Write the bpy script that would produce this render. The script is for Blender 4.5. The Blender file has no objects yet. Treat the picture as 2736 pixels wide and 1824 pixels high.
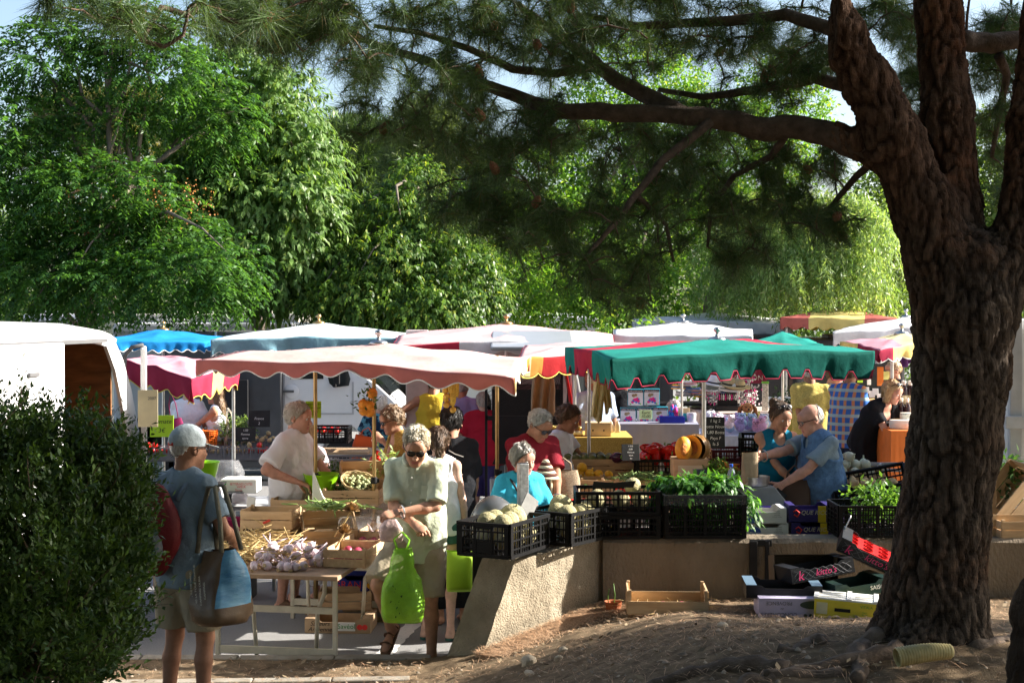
import bpy,math,random
import numpy as np
from mathutils import Vector,Matrix,Euler,noise as mnoise
random.seed(7);RNG=np.random.default_rng(7)
SC=bpy.context.scene;COL=SC.collection
PI=math.pi;R=math.radians
V=Vector
FPX,CX,CY,EYE=3800.0,1368.0,912.0,2.5
PITCH=math.atan(72/FPX)
def W(px,py,y):
 """world point that stands at distance y and shows at photo pixel (px, py)"""
 r,u=(px-CX)/FPX,-(py-CY)/FPX
 d=V((r,math.cos(PITCH)+u*math.sin(PITCH),u*math.cos(PITCH)-math.sin(PITCH)))
 return V((0,0,EYE))+d*(y/d.y)
def XY(px,y):return(px-CX)/FPX*y
MATS={}
def _mix(nt,a,b,fac):
 n=nt.nodes.new('ShaderNodeMix');n.data_type='RGBA'
 for sock,val in((n.inputs[6],a),(n.inputs[7],b),(n.inputs[0],fac)):
  if hasattr(val,'links'):nt.links.new(val,sock)
  elif isinstance(val,(int,float)):sock.default_value=val
  else:sock.default_value=(*val[:3],1)
 return n.outputs[2]
def _noise(nt,scale,detail=4,vec=None,rough=.55):
 n=nt.nodes.new('ShaderNodeTexNoise');n.inputs['Scale'].default_value=scale
 n.inputs['Detail'].default_value=detail;n.inputs['Roughness'].default_value=rough
 if vec is not None:nt.links.new(vec,n.inputs['Vector'])
 return n.outputs['Fac']
def _ramp(nt,fac,stops,interp='LINEAR'):
 n=nt.nodes.new('ShaderNodeValToRGB');cr=n.color_ramp;cr.interpolation=interp
 while len(cr.elements)<len(stops):cr.elements.new(.5)
 for e,(p,c)in zip(cr.elements,stops):
  e.position=p;e.color=(*(c if hasattr(c,'__len__')else(c,c,c)),1)
 nt.links.new(fac,n.inputs[0]);return n.outputs[0]
def _coord(nt,stretch=None,kind='Object'):
 t=nt.nodes.new('ShaderNodeTexCoord');o=t.outputs[kind]
 if stretch:
  m=nt.nodes.new('ShaderNodeMapping');m.inputs['Scale'].default_value=stretch
  nt.links.new(o,m.inputs[0]);o=m.outputs[0]
 return o
def clamp(c):return tuple(max(0,min(1,x))for x in c)
def M(name,col=(.5,.5,.5),rough=.6,var=.15,scale=6,bump=0,bscale=60,metal=0,trans=0,spec=.3,rnd=0,stretch=None,col2=None,sheen=0,alpha=1,tcol=None,attr=None,thr=None):
 if name in MATS:return MATS[name]
 m=bpy.data.materials.new(name);m.use_nodes=True;nt=m.node_tree;L=nt.links.new
 b=nt.nodes['Principled BSDF'];out=nt.nodes['Material Output']
 b.inputs['Roughness'].default_value=rough;b.inputs['Metallic'].default_value=metal
 b.inputs['Specular IOR Level'].default_value=spec
 if sheen:b.inputs['Sheen Weight'].default_value=sheen
 co=_coord(nt,stretch)
 if attr:
  a=nt.nodes.new('ShaderNodeAttribute');a.attribute_name=attr;c=a.outputs['Color']
 else:
  c2=col2 or clamp([x*(1-var)for x in col]);c1=col if col2 else clamp([x*(1+var)for x in col])
  f=_noise(nt,scale,5,co)
  lo,hi=thr or(.3,.7)
  f=_ramp(nt,f,[(lo,0.),(hi,1.)])
  c=_mix(nt,c2,c1,f)
 if rnd:
  oi=nt.nodes.new('ShaderNodeObjectInfo');h=nt.nodes.new('ShaderNodeHueSaturation')
  mr=nt.nodes.new('ShaderNodeMapRange');L(oi.outputs['Random'],mr.inputs[0])
  mr.inputs[3].default_value=1-rnd;mr.inputs[4].default_value=1+rnd
  L(mr.outputs[0],h.inputs['Value']);L(c,h.inputs['Color']);c=h.outputs[0]
 L(c,b.inputs['Base Color'])
 if bump:
  bn=nt.nodes.new('ShaderNodeBump');bn.inputs['Strength'].default_value=min(1,bump);bn.inputs['Distance'].default_value=.01*max(1,bump)
  L(_noise(nt,bscale,6,co),bn.inputs['Height']);L(bn.outputs[0],b.inputs['Normal'])
 if trans:
  t=nt.nodes.new('ShaderNodeBsdfTranslucent')
  if tcol:t.inputs[0].default_value=(*tcol,1)
  elif attr:
   g=nt.nodes.new('ShaderNodeMix');g.data_type='RGBA';g.blend_type='MULTIPLY';g.inputs[0].default_value=1
   L(c,g.inputs[6]);g.inputs[7].default_value=(1.9,1.8,.75,1);L(g.outputs[2],t.inputs[0])
  else:L(c,t.inputs[0])
  mx=nt.nodes.new('ShaderNodeMixShader');mx.inputs[0].default_value=trans
  L(b.outputs[0],mx.inputs[1]);L(t.outputs[0],mx.inputs[2]);L(mx.outputs[0],out.inputs[0])
 if alpha<1:
  tr=nt.nodes.new('ShaderNodeBsdfTransparent');mx=nt.nodes.new('ShaderNodeMixShader')
  mx.inputs[0].default_value=alpha;L(tr.outputs[0],mx.inputs[1]);L(b.outputs[0],mx.inputs[2]);L(mx.outputs[0],out.inputs[0])
 MATS[name]=m;return m
def tag(o,label=None,cat=None,group=None,kind=None):
 if label:o['label']=label
 if cat:o['category']=cat
 if group:o['group']=group
 if kind:o['kind']=kind
 return o
def link(o,parent=None,on=True):
 if on:COL.objects.link(o)
 if parent:o.parent=parent
 return o
def thing(name,label,cat,loc=(0,0,0),rz=0,group=None,on=True):
 o=bpy.data.objects.new(name,None);o.empty_display_size=.1
 if on:COL.objects.link(o)
 o.location=loc;o.rotation_euler=rz if hasattr(rz,'__len__')else(0,0,rz)
 return tag(o,label,cat,group)
KIDS={}
def clone(o,loc=None,rot=None,label=None,group=None,scale=None,parent=None):
 c=o.copy();COL.objects.link(c);c.parent=parent
 if loc is not None:c.location=loc
 if rot is not None:c.rotation_euler=rot if hasattr(rot,'__len__')else(0,0,rot)
 if scale is not None:c.scale=scale if hasattr(scale,'__len__')else(scale,)*3
 if label:c['label']=label
 if group:c['group']=group
 for ch in KIDS.get(o.name,()):
  d=clone(ch,parent=c)
 return c
def mesh_obj(name,verts,faces,mats,parent=None,smooth=False,mi=None,on=True,cols=None):
 me=bpy.data.meshes.new(name)
 if isinstance(verts,np.ndarray)and isinstance(faces,np.ndarray):
  n,k=faces.shape
  me.vertices.add(len(verts));me.vertices.foreach_set('co',np.ascontiguousarray(verts,np.float32).ravel())
  me.loops.add(n*k);me.loops.foreach_set('vertex_index',np.ascontiguousarray(faces,np.int32).ravel())
  me.polygons.add(n);me.polygons.foreach_set('loop_start',np.arange(0,n*k,k,dtype=np.int32))
  me.update(calc_edges=True)
 else:
  me.from_pydata([tuple(v)for v in verts],[],[tuple(f)for f in faces])
 for m in(mats if isinstance(mats,(list,tuple))else[mats]):me.materials.append(m)
 if mi is not None:me.polygons.foreach_set('material_index',np.asarray(mi,np.int32))
 if smooth:me.polygons.foreach_set('use_smooth',np.ones(len(me.polygons),bool))
 if cols is not None:
  a=me.attributes.new('col','FLOAT_COLOR','FACE')
  a.data.foreach_set('color',np.ascontiguousarray(np.c_[cols,np.ones(len(cols))],np.float32).ravel())
 me.validate(clean_customdata=False)
 o=bpy.data.objects.new(name,me);link(o,parent,on)
 if parent is not None:KIDS.setdefault(parent.name,[]).append(o)
 return o
def bevel(o,w=.004,seg=2):
 b=o.modifiers.new('bevel','BEVEL');b.width=w;b.segments=seg;b.limit_method='ANGLE';b.angle_limit=R(40);return o
def solid(o,t=.004,off=0):
 s=o.modifiers.new('solid','SOLIDIFY');s.thickness=t;s.offset=off;return o
class MB:
 def __init__(s):s.v=[];s.f=[];s.m=[]
 def add(s,vs,fs,m=0,T=None):
  n=len(s.v);s.v+=[T@V(v)if T else V(v)for v in vs]
  s.f+=[tuple(i+n for i in f)for f in fs];s.m+=[m]*len(fs);return s
 def box(s,c,d,rot=None,m=0,taper=1):
  x,y,z=(q/2 for q in d)
  vs=[V((sx*x*(taper if sz>0 else 1),sy*y*(taper if sz>0 else 1),sz*z))for sz in(-1,1)for sx,sy in((-1,-1),(1,-1),(1,1),(-1,1))]
  Rm=Euler(rot).to_matrix()if rot else Matrix.Identity(3)
  return s.add([Rm@v+V(c)for v in vs],[(3,2,1,0),(4,5,6,7),(0,1,5,4),(1,2,6,5),(2,3,7,6),(3,0,4,7)],m)
 def bar(s,a,b,w,h=None,m=0):
  a,b=V(a),V(b);d=b-a;h=h or w
  q=d.to_track_quat('Z','Y').to_matrix()
  vs=[q@V((sx*w/2,sy*h/2,0))+p for p in(a,b)for sx,sy in((-1,-1),(1,-1),(1,1),(-1,1))]
  return s.add(vs,[(3,2,1,0),(4,5,6,7),(0,1,5,4),(1,2,6,5),(2,3,7,6),(3,0,4,7)],m)
 def tube(s,pts,rad,seg=8,m=0,cap=True):
  pts=[V(p)for p in pts];n=len(pts);rad=rad if hasattr(rad,'__len__')else[rad]*n
  vs=[];up=None
  for i,p in enumerate(pts):
   d=(pts[min(i+1,n-1)]-pts[max(i-1,0)]).normalized()
   if up is None:up=d.orthogonal().normalized()
   up=(up-d*up.dot(d)).normalized();w=d.cross(up)
   vs+=[p+(up*math.cos(a)+w*math.sin(a))*rad[i]for a in(2*PI*k/seg for k in range(seg))]
  fs=[(i*seg+k,i*seg+(k+1)%seg,(i+1)*seg+(k+1)%seg,(i+1)*seg+k)for i in range(n-1)for k in range(seg)]
  if cap:fs+=[tuple(range(seg))[::-1],tuple(range((n-1)*seg,n*seg))]
  return s.add(vs,fs,m)
 def lathe(s,prof,c=(0,0,0),seg=16,m=0,axis=None,sc=(1,1),T=None):
  c=V(c);vs=[];n=len(prof)
  for r,z in prof:vs+=[V((r*math.cos(2*PI*k/seg)*sc[0],r*math.sin(2*PI*k/seg)*sc[1],z))for k in range(seg)]
  if axis:q=V(axis).to_track_quat('Z','Y').to_matrix();vs=[q@v for v in vs]
  vs=[v+c for v in vs]
  fs=[(i*seg+k,i*seg+(k+1)%seg,(i+1)*seg+(k+1)%seg,(i+1)*seg+k)for i in range(n-1)for k in range(seg)]
  if prof[0][0]>1e-4:fs.append(tuple(range(seg))[::-1])
  if prof[-1][0]>1e-4:fs.append(tuple(range((n-1)*seg,n*seg)))
  return s.add(vs,fs,m,T)
 def ball(s,c,r,seg=12,rings=8,m=0,T=None,fn=None):
  r=r if hasattr(r,'__len__')else(r,r,r);vs=[]
  for i in range(rings+1):
   th=PI*i/rings
   for k in range(seg):
    a=2*PI*k/seg;d=V((math.sin(th)*math.cos(a),math.sin(th)*math.sin(a),-math.cos(th)))
    q=fn(d,a,th)if fn else 1
    vs.append(V((d.x*r[0]*q,d.y*r[1]*q,d.z*r[2]*q))+V(c))
  fs=[(i*seg+k,i*seg+(k+1)%seg,(i+1)*seg+(k+1)%seg,(i+1)*seg+k)for i in range(rings)for k in range(seg)]
  return s.add(vs,fs,m,T)
 def plate(s,outline,y0,y1,m=0,T=None):
  """outline in (x, z), extruded from y0 to y1"""
  n=len(outline);vs=[V((x,y0,z))for x,z in outline]+[V((x,y1,z))for x,z in outline]
  fs=[tuple(range(n)),tuple(range(n,2*n))[::-1]]+[(i,i+n,(i+1)%n+n,(i+1)%n)for i in range(n)]
  return s.add(vs,fs,m,T)
 def build(s,name,mats,parent=None,smooth=False,bev=0,on=True,auto=None):
  o=mesh_obj(name,s.v,s.f,mats,parent,smooth or bool(auto),s.m,on)
  if auto:
   me=o.data
   try:me.set_sharp_from_angle(angle=R(auto))
   except Exception:pass
  if bev:bevel(o,bev)
  return o
TXT={}
def lettering(parent,s,loc,rot,size,mat,align='CENTER',shear=0,on=True,name='lettering'):
 key=(s,align,shear)
 if key not in TXT:
  cu=bpy.data.curves.new('lettering','FONT');cu.body=s;cu.align_x=align;cu.align_y='CENTER';cu.shear=shear;cu.resolution_u=3
  o=bpy.data.objects.new('tmp',cu);me=o.to_mesh();TXT[key]=([tuple(v.co)for v in me.vertices],[tuple(p.vertices)for p in me.polygons]);o.to_mesh_clear();bpy.data.objects.remove(o)
 vs,fs=TXT[key]
 if not vs:return None
 o=mesh_obj(name,[(x*size,y*size,0)for x,y,z in vs],fs,mat,parent,on=on)
 o.location=loc;o.rotation_euler=rot;return o
def hsh(*a):
 h=np.zeros(np.broadcast(*a).shape,np.uint32)
 for i,x in enumerate(a):h=(h^(x.astype(np.int64).astype(np.uint32)*np.uint32((0x9E3779B1,0x85EBCA77,0xC2B2AE3D,0x27D4EB2F)[i])))*np.uint32(0x2C1B3C6D);h^=h>>np.uint32(15)
 return(h&np.uint32(0xFFFF)).astype(np.float64)/65535.
def vnoise(p):
 """value noise, p (...,3), range 0..1"""
 i=np.floor(p);f=p-i;f=f*f*(3-2*f);i=i.astype(np.int64);o=0
 for dx in(0,1):
  for dy in(0,1):
   for dz in(0,1):
    w=(f[...,0]if dx else 1-f[...,0])*(f[...,1]if dy else 1-f[...,1])*(f[...,2]if dz else 1-f[...,2])
    o=o+w*hsh(i[...,0]+dx,i[...,1]+dy,i[...,2]+dz)
 return o
def fbm(p,n=4):return sum(vnoise(p*2**k+17.3*k)*.5**k for k in range(n))/sum(.5**k for k in range(n))
def voro(p):
 """cell borders: F2 - F1 and cell value"""
 i=np.floor(p).astype(np.int64);f1=np.full(p.shape[:-1],9.);f2=f1.copy();cv=f1*0
 for dx in(-1,0,1):
  for dy in(-1,0,1):
   for dz in(-1,0,1):
    c=i+np.array([dx,dy,dz]);a=(c[...,0],c[...,1],c[...,2])
    q=c+np.stack([hsh(*a),hsh(*a,np.int64(3)+0*a[0]),hsh(*a,np.int64(8)+0*a[0])],-1)
    d=np.linalg.norm(p-q,axis=-1);m=d<f1
    f2=np.where(m,f1,np.minimum(f2,d));cv=np.where(m,hsh(*a,np.int64(5)+0*a[0]),cv);f1=np.where(m,d,f1)
 return f2-f1,cv
SUN_AZ,SUN_EL=R(8),R(29)
SUNV=V((math.cos(SUN_EL)*math.cos(SUN_AZ),math.cos(SUN_EL)*math.sin(SUN_AZ),math.sin(SUN_EL)))
w=bpy.data.worlds.new('World');SC.world=w;w.use_nodes=True
sk=w.node_tree.nodes.new('ShaderNodeTexSky');sk.sky_type='NISHITA';sk.sun_disc=False
sk.sun_elevation=SUN_EL;sk.sun_rotation=PI/2-SUN_AZ;sk.air_density=1.0;sk.dust_density=2.2;sk.ozone_density=1.0
bg=w.node_tree.nodes['Background'];w.node_tree.links.new(sk.outputs[0],bg.inputs[0]);bg.inputs[1].default_value=.085
sl=bpy.data.lights.new('sun','SUN');sl.energy=5;sl.angle=R(.53);sl.color=(1,.94,.85)
so=bpy.data.objects.new('sun',sl);COL.objects.link(so);so.rotation_euler=SUNV.to_track_quat('Z','Y').to_euler();so.location=SUNV*40
cd=bpy.data.cameras.new('camera');cd.lens=50;cd.sensor_width=36;cd.clip_end=600;cd.clip_start=.05
co=bpy.data.objects.new('camera',cd);COL.objects.link(co);co.location=(0,0,EYE);co.rotation_euler=(PI/2-PITCH,0,0);SC.camera=co
SC.view_settings.view_transform='Standard';SC.view_settings.look='None';SC.view_settings.exposure=1.72;SC.view_settings.gamma=1
SC.cycles.use_denoising=True;SC.cycles.max_bounces=8;SC.cycles.transparent_max_bounces=16
SC.cycles.sample_clamp_indirect=6
def sst(a,b,x):t=np.clip((x-a)/(b-a),0,1);return t*t*(3-2*t)
def hD(x,y):
 x=np.asarray(x,float);y=np.asarray(y,float)
 r=.44+.40*sst(10.4,6.6,y);l=.13+.7*sst(7.9,3.6,y)
 t=sst(-.9,1.3,x);return l*(1-t)+r*t
def asphalt():
 m=M('asphalt',(.25,.245,.24),.85,.2,90,.55,260);me=MB()
 xs=[-300,-40,-8,8,40,300];ys=[9.72,14,24,50,400]
 vs=[(x,y,0)for y in ys for x in xs];n=len(xs)
 fs=[(j*n+i,j*n+i+1,(j+1)*n+i+1,(j+1)*n+i)for j in range(len(ys)-1)for i in range(n-1)]
 vs2=[(-300,-300,-.6),(300,-300,-.6),(300,9.73,-.6),(-300,9.73,-.6)]
 o=mesh_obj('asphalt_ground',vs+vs2,fs+[tuple(len(vs)+k for k in range(4))],m);tag(o,kind='structure')
asphalt()
def strip(name,a,b,wd,z,mat,jag=.012):
 a,b=V((*a,z)),V((*b,z));d=(b-a);L=d.length;d.normalize();s=V((-d.y,d.x,0));n=max(4,int(L/.06));vs=[]
 for i in range(n+1):
  p=a+d*(L*i/n);vs+=[p-s*(wd/2+random.uniform(-jag,jag)),p+s*(wd/2+random.uniform(-jag,jag))]
 o=mesh_obj(name,vs,[(2*i,2*i+2,2*i+3,2*i+1)for i in range(n)],mat);return tag(o,kind='structure')
WP=M('road_paint',(.82,.81,.77),.7,.0,30,.1,200,col2=(.42,.41,.39),thr=(.28,.42))
strip('painted_line',(-1.02,9.9),(-.55,13.2),.13,.004,WP)
def bank():
 ax=np.unique(np.r_[np.linspace(-12,-3.6,18),np.linspace(-3.6,4.4,330),np.linspace(4.4,14,18)])
 t=np.unique(np.r_[np.linspace(0,.62,24),np.linspace(.62,1,200)])
 X,T=np.meshgrid(ax,t);ym=np.interp(X,[.15,.72],[9.74,10.34]);Y=-6+T*(ym+6)
 p=np.stack([X,Y,0*X],-1)
 Z=hD(X,Y)+.05*(fbm(p*1.1,3)-.5)+.035*(fbm(p*5,4)-.5)+.016*(fbm(p*22,3)-.5)
 near=np.clip((ym-Y)/.25,0,1);Z=np.where(X<.2,np.minimum(Z,.1+near*.5),Z)
 d=np.hypot(X-2.08,(Y-7.0));Z+=.10*np.exp(-(d/.75)**2)
 v=np.stack([X,Y,Z],-1).reshape(-1,3);n=len(ax);k=np.arange((len(t)-1)*n).reshape(-1,n)[:,:-1].ravel()
 f=np.stack([k,k+1,k+n+1,k+n],-1)
 m=M('dry_soil',(.27,.195,.12),.95,.3,9,1.5,140,col2=(.105,.073,.045),spec=.1)
 o=mesh_obj('dirt_bank',v,f,m,smooth=True);tag(o,kind='structure')
 global BANK;BANK=(ax,t)
bank()
def zB(x,y):return float(hD(x,y))+.10*math.exp(-((x-2.08)**2+(y-7)**2)/.5625)
STONE=M('kerb_concrete',(.36,.33,.28),.9,.3,9,.9,130,col2=(.24,.20,.15))
def kerb(name,a,b,wd,z0,z1,lab):
 mb=MB();a,b=V(a),V(b);n=5;
 for i in range(n):
  p,q=a.lerp(b,i/n),a.lerp(b,(i+1)/n);d=(q-p);ang=math.atan2(d.y,d.x)
  mb.box(((p.x+q.x)/2,(p.y+q.y)/2,(z0+z1)/2),(d.length-.008,wd,z1-z0+random.uniform(-.004,.004)),(0,0,ang))
 o=mb.build(name,STONE,bev=.008);tag(o,kind='structure')
kerb('kerb',(-3.9,9.80,0),(-.56,9.80,0),.13,-.05,.135,'')
kerb('step_edge',(-3.2,9.06,0),(-.66,9.20,0),.10,.0,.145,'')
WALLM=M('rough_render',(.42,.355,.26),.95,.25,4.5,1.6,75,spec=.1,col2=(.25,.21,.15))
def main_wall():
 t=thing('retaining_wall','low rendered retaining wall carrying the black crates and fruit boxes','wall',(.66,10.3,0))
 mb=MB();n=60;L=9.0;vs=[]
 for i in range(n+1):
  x=L*i/n;j=.006*math.sin(x*3.1)+random.uniform(-.004,.004)
  vs+=[(x,j,-.05),(x,j-.004,.845+random.uniform(-.006,.006)),(x,.02,.872),(x,.21,.874),(x,.225,.84),(x,.225,-.05)]
 fs=[(i*6+k,i*6+k+6,i*6+k+7,i*6+k+1)for i in range(n)for k in range(5)]+[(0,1,2,3,4,5),tuple(n*6+k for k in(5,4,3,2,1,0))]
 mb.add(vs,fs);mb.build('masonry',M('weathered_shaded_render',(.30,.25,.19),.95,.3,2.5,1.6,46,spec=.08,col2=(.17,.135,.10),stretch=(1,1,.5)),t)  # weathered blotches, with tree shade on the wall darkened into the base colour
 d=MB();d.box((1.09,-.016,.66),(.055,.03,.40));d.box((1.19,-.016,.66),(.03,.03,.40));d.box((1.145,-.012,.845),(.16,.02,.05))
 d.build('drain_channel',M('black_rubber',(.018,.018,.02),.6,.2),t,bev=.004)
main_wall()
def wing_wall():
 t=thing('wing_wall','sunlit splayed end of the wall with sloping nose under the melon crates','wall',(0,0,0))
 a,b=V((-.295,9.47,0)),V((.67,10.36,0));u=(b-a).normalized();nl=V((-u.y,u.x,0));th=.23;L=(b-a).length
 n,mth=70,8;vs=[];prof=[]
 nz=26
 def pt(s,z,side):
  zz=z;start=max(0,.40*(zz/.86)**1.05)
  zz*=1-.07*(1-s);q=a+u*(start+(L-start)*s)+nl*(th*side);q.z=-.06+zz
  return q
 mb=MB()
 for side in(0,1):
  g=[[pt(i/n,.93*j/nz,side)for i in range(n+1)]for j in range(nz+1)]
  if side==1:
   for row in g:
    for i in range(n+1):
     k=max(0,1-i/9);row[i]=row[i]-u*.10*k
  for j in range(nz+1):
   for i in range(n+1):
    p=np.array(g[j][i]);e=(fbm(p*26,3)-.5)*.016+(fbm(p*5,2)-.5)*.02;g[j][i]=g[j][i]+nl*e*(1 if side else-1)
  vv=[q for row in g for q in row];w1=n+1
  mb.add(vv,[((j*w1+i,j*w1+i+1,(j+1)*w1+i+1,(j+1)*w1+i)if side==0 else(j*w1+i,(j+1)*w1+i,(j+1)*w1+i+1,j*w1+i+1))for j in range(nz)for i in range(n)])
  if side==0:g0=g
 edge0=[row[0]for row in g0]+g0[-1][1:];edge1=[row[0]for row in g]+g[-1][1:]
 vv=[]
 for p,q in zip(edge0,edge1):
  for k in range(mth+1):
   r=p.lerp(q,k/mth)
   if 0<k<mth:r=r+V((-.7,-.7,.4)).normalized()*float((fbm(np.array(r)*24,3)-.5)*.014)
   vv.append(r)
 mb.add(vv,[(i*(mth+1)+k,(i+1)*(mth+1)+k,(i+1)*(mth+1)+k+1,i*(mth+1)+k+1)for i in range(len(edge0)-1)for k in range(mth)])
 mb.build('masonry',WALLM,t)
wing_wall()
def scatter_xy(n,x0,x1,y0,y1):
 x=RNG.uniform(x0,x1,n);y=RNG.uniform(y0,y1,n);ok=(y<np.interp(x,[.1,.7],[9.70,10.27]));ok&=~((x>-.6)&(x<.75)&(y>9.46+(x+.2)*.95));return x[ok],y[ok]
def loose():
 x,y=scatter_xy(5200,-3,4.4,6.2,10.28);n=len(x);s=.003+.013*RNG.random(n)**5;z=hD(x,y)+.10*np.exp(-((x-2.08)**2+(y-7)**2)/.5625)+.004
 base=np.array([[1,0,-.2],[-.2,1,-.2],[-.9,-.1,-.2],[.1,-1,-.2],[.15,.1,.6],[-.3,.2,.5]])
 F=np.array([[0,1,4],[1,2,5],[1,5,4],[2,3,5],[3,0,4],[3,4,5]])
 v=np.stack([x,y,z],-1)[:,None,:]+base[None]*s[:,None,None]*(1+.5*RNG.random((n,6,3)))
 f=(F[None]+6*np.arange(n)[:,None,None]).reshape(-1,3);c=np.repeat(np.array([.36,.29,.21])[None]*(.45+.8*RNG.random((n,1))**2),6,0)
 o=mesh_obj('gravel',v.reshape(-1,3),f,M('stone_bits',rough=.9,attr='col'),cols=c);tag(o,kind='stuff')
 x,y=scatter_xy(13000,-2.6,4.2,6.0,10.28)
 u=RNG.random(9000);off=np.abs(RNG.normal(0,.13,9000));x2=-.25+.95*u+.7*off;y2=9.42+.86*u-.71*off
 x2b=RNG.uniform(.5,1.3,2500);y2b=10.27-np.abs(RNG.normal(0,.2,2500))
 x=np.r_[x,x2,x2b];y=np.r_[y,y2,y2b];n=len(x);lift=np.r_[np.zeros(n-11500),RNG.random(9000)*.05*np.exp(-off/.12),RNG.random(2500)*.02]
 a=RNG.uniform(0,PI,n);L=RNG.uniform(.04,.12,n)/2;d=np.stack([np.cos(a),np.sin(a),RNG.normal(0,.22,n)],-1)*L[:,None]
 p=np.stack([x,y,hD(x,y)+.10*np.exp(-((x-2.08)**2+(y-7)**2)/.5625)+.012+lift],-1);sd=np.stack([-np.sin(a),np.cos(a),0*a],-1)*.0016
 up=np.array([0,0,.004]);v=np.stack([p-d,p+sd+up,p+d,p-sd+up],1).reshape(-1,3);f=np.arange(4*n).reshape(-1,4)
 c=np.array([[.46,.27,.15]])*(.55+.75*RNG.random((n,1)))+RNG.random((n,1))*np.array([[.12,.11,.08]])
 o=mesh_obj('fallen_needles',v,f,M('dry_needles',rough=.8,attr='col'),cols=c);tag(o,kind='stuff')
 x,y=scatter_xy(1300,-3,4.2,6.4,10.25);n=len(x);a=RNG.uniform(0,2*PI,n);L=RNG.uniform(.012,.03,n)
 d=np.stack([np.cos(a),np.sin(a),RNG.normal(0,.25,n)],-1)*L[:,None];sd=np.stack([-np.sin(a),np.cos(a),RNG.normal(0,.3,n)],-1)*(L*.45)[:,None]
 p=np.stack([x,y,hD(x,y)+.10*np.exp(-((x-2.08)**2+(y-7)**2)/.5625)+.02],-1)
 v=np.stack([p-d,p+sd,p+d,p-sd],1).reshape(-1,3);c=np.array([[.27,.20,.12]])*(.3+1.0*RNG.random((n,1)))
 o=mesh_obj('leaf_litter',v,np.arange(4*n).reshape(-1,4),M('dry_needles'),cols=c);tag(o,kind='stuff')
loose()
ROCK=M('limestone_rock',(.48,.40,.29),.9,.25,9,.8,60)
def rock(px,py,y,s,lab,seed):
 g=W(px,py,y);mb=MB()
 def fn(d,a,th):p=np.array([d.x,d.y,d.z])*1.7+seed*9.1;return .75+.6*float(fbm(p,2))+.15*round(float(vnoise(p*1.3))*3)/3
 mb.ball((0,0,0),s,14,9,fn=fn);o=mb.build('rock',ROCK,auto=32);o.location=(g.x,y,zB(g.x,y)+s[2]*.5)
 o.rotation_euler=(0,0,seed*1.3);tag(o,lab,'rock','loose rocks on the dirt')
rock(1412,1768,8.75,(.055,.045,.04),'largest pale rock on the dirt before the splayed wall',1)
rock(1505,1755,8.8,(.027,.025,.026),'small upright pale rock right of the largest rock',2)
rock(1492,1782,8.6,(.026,.02,.018),'small grey stone lying just below the upright pale rock',3)
rock(1414,1806,8.45,(.036,.025,.016),'flat dark stone at the photo bottom below the largest rock',4)
rock(1930,1728,8.3,(.03,.028,.02),'round grey stone in the shade left of the pine roots',5)
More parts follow.
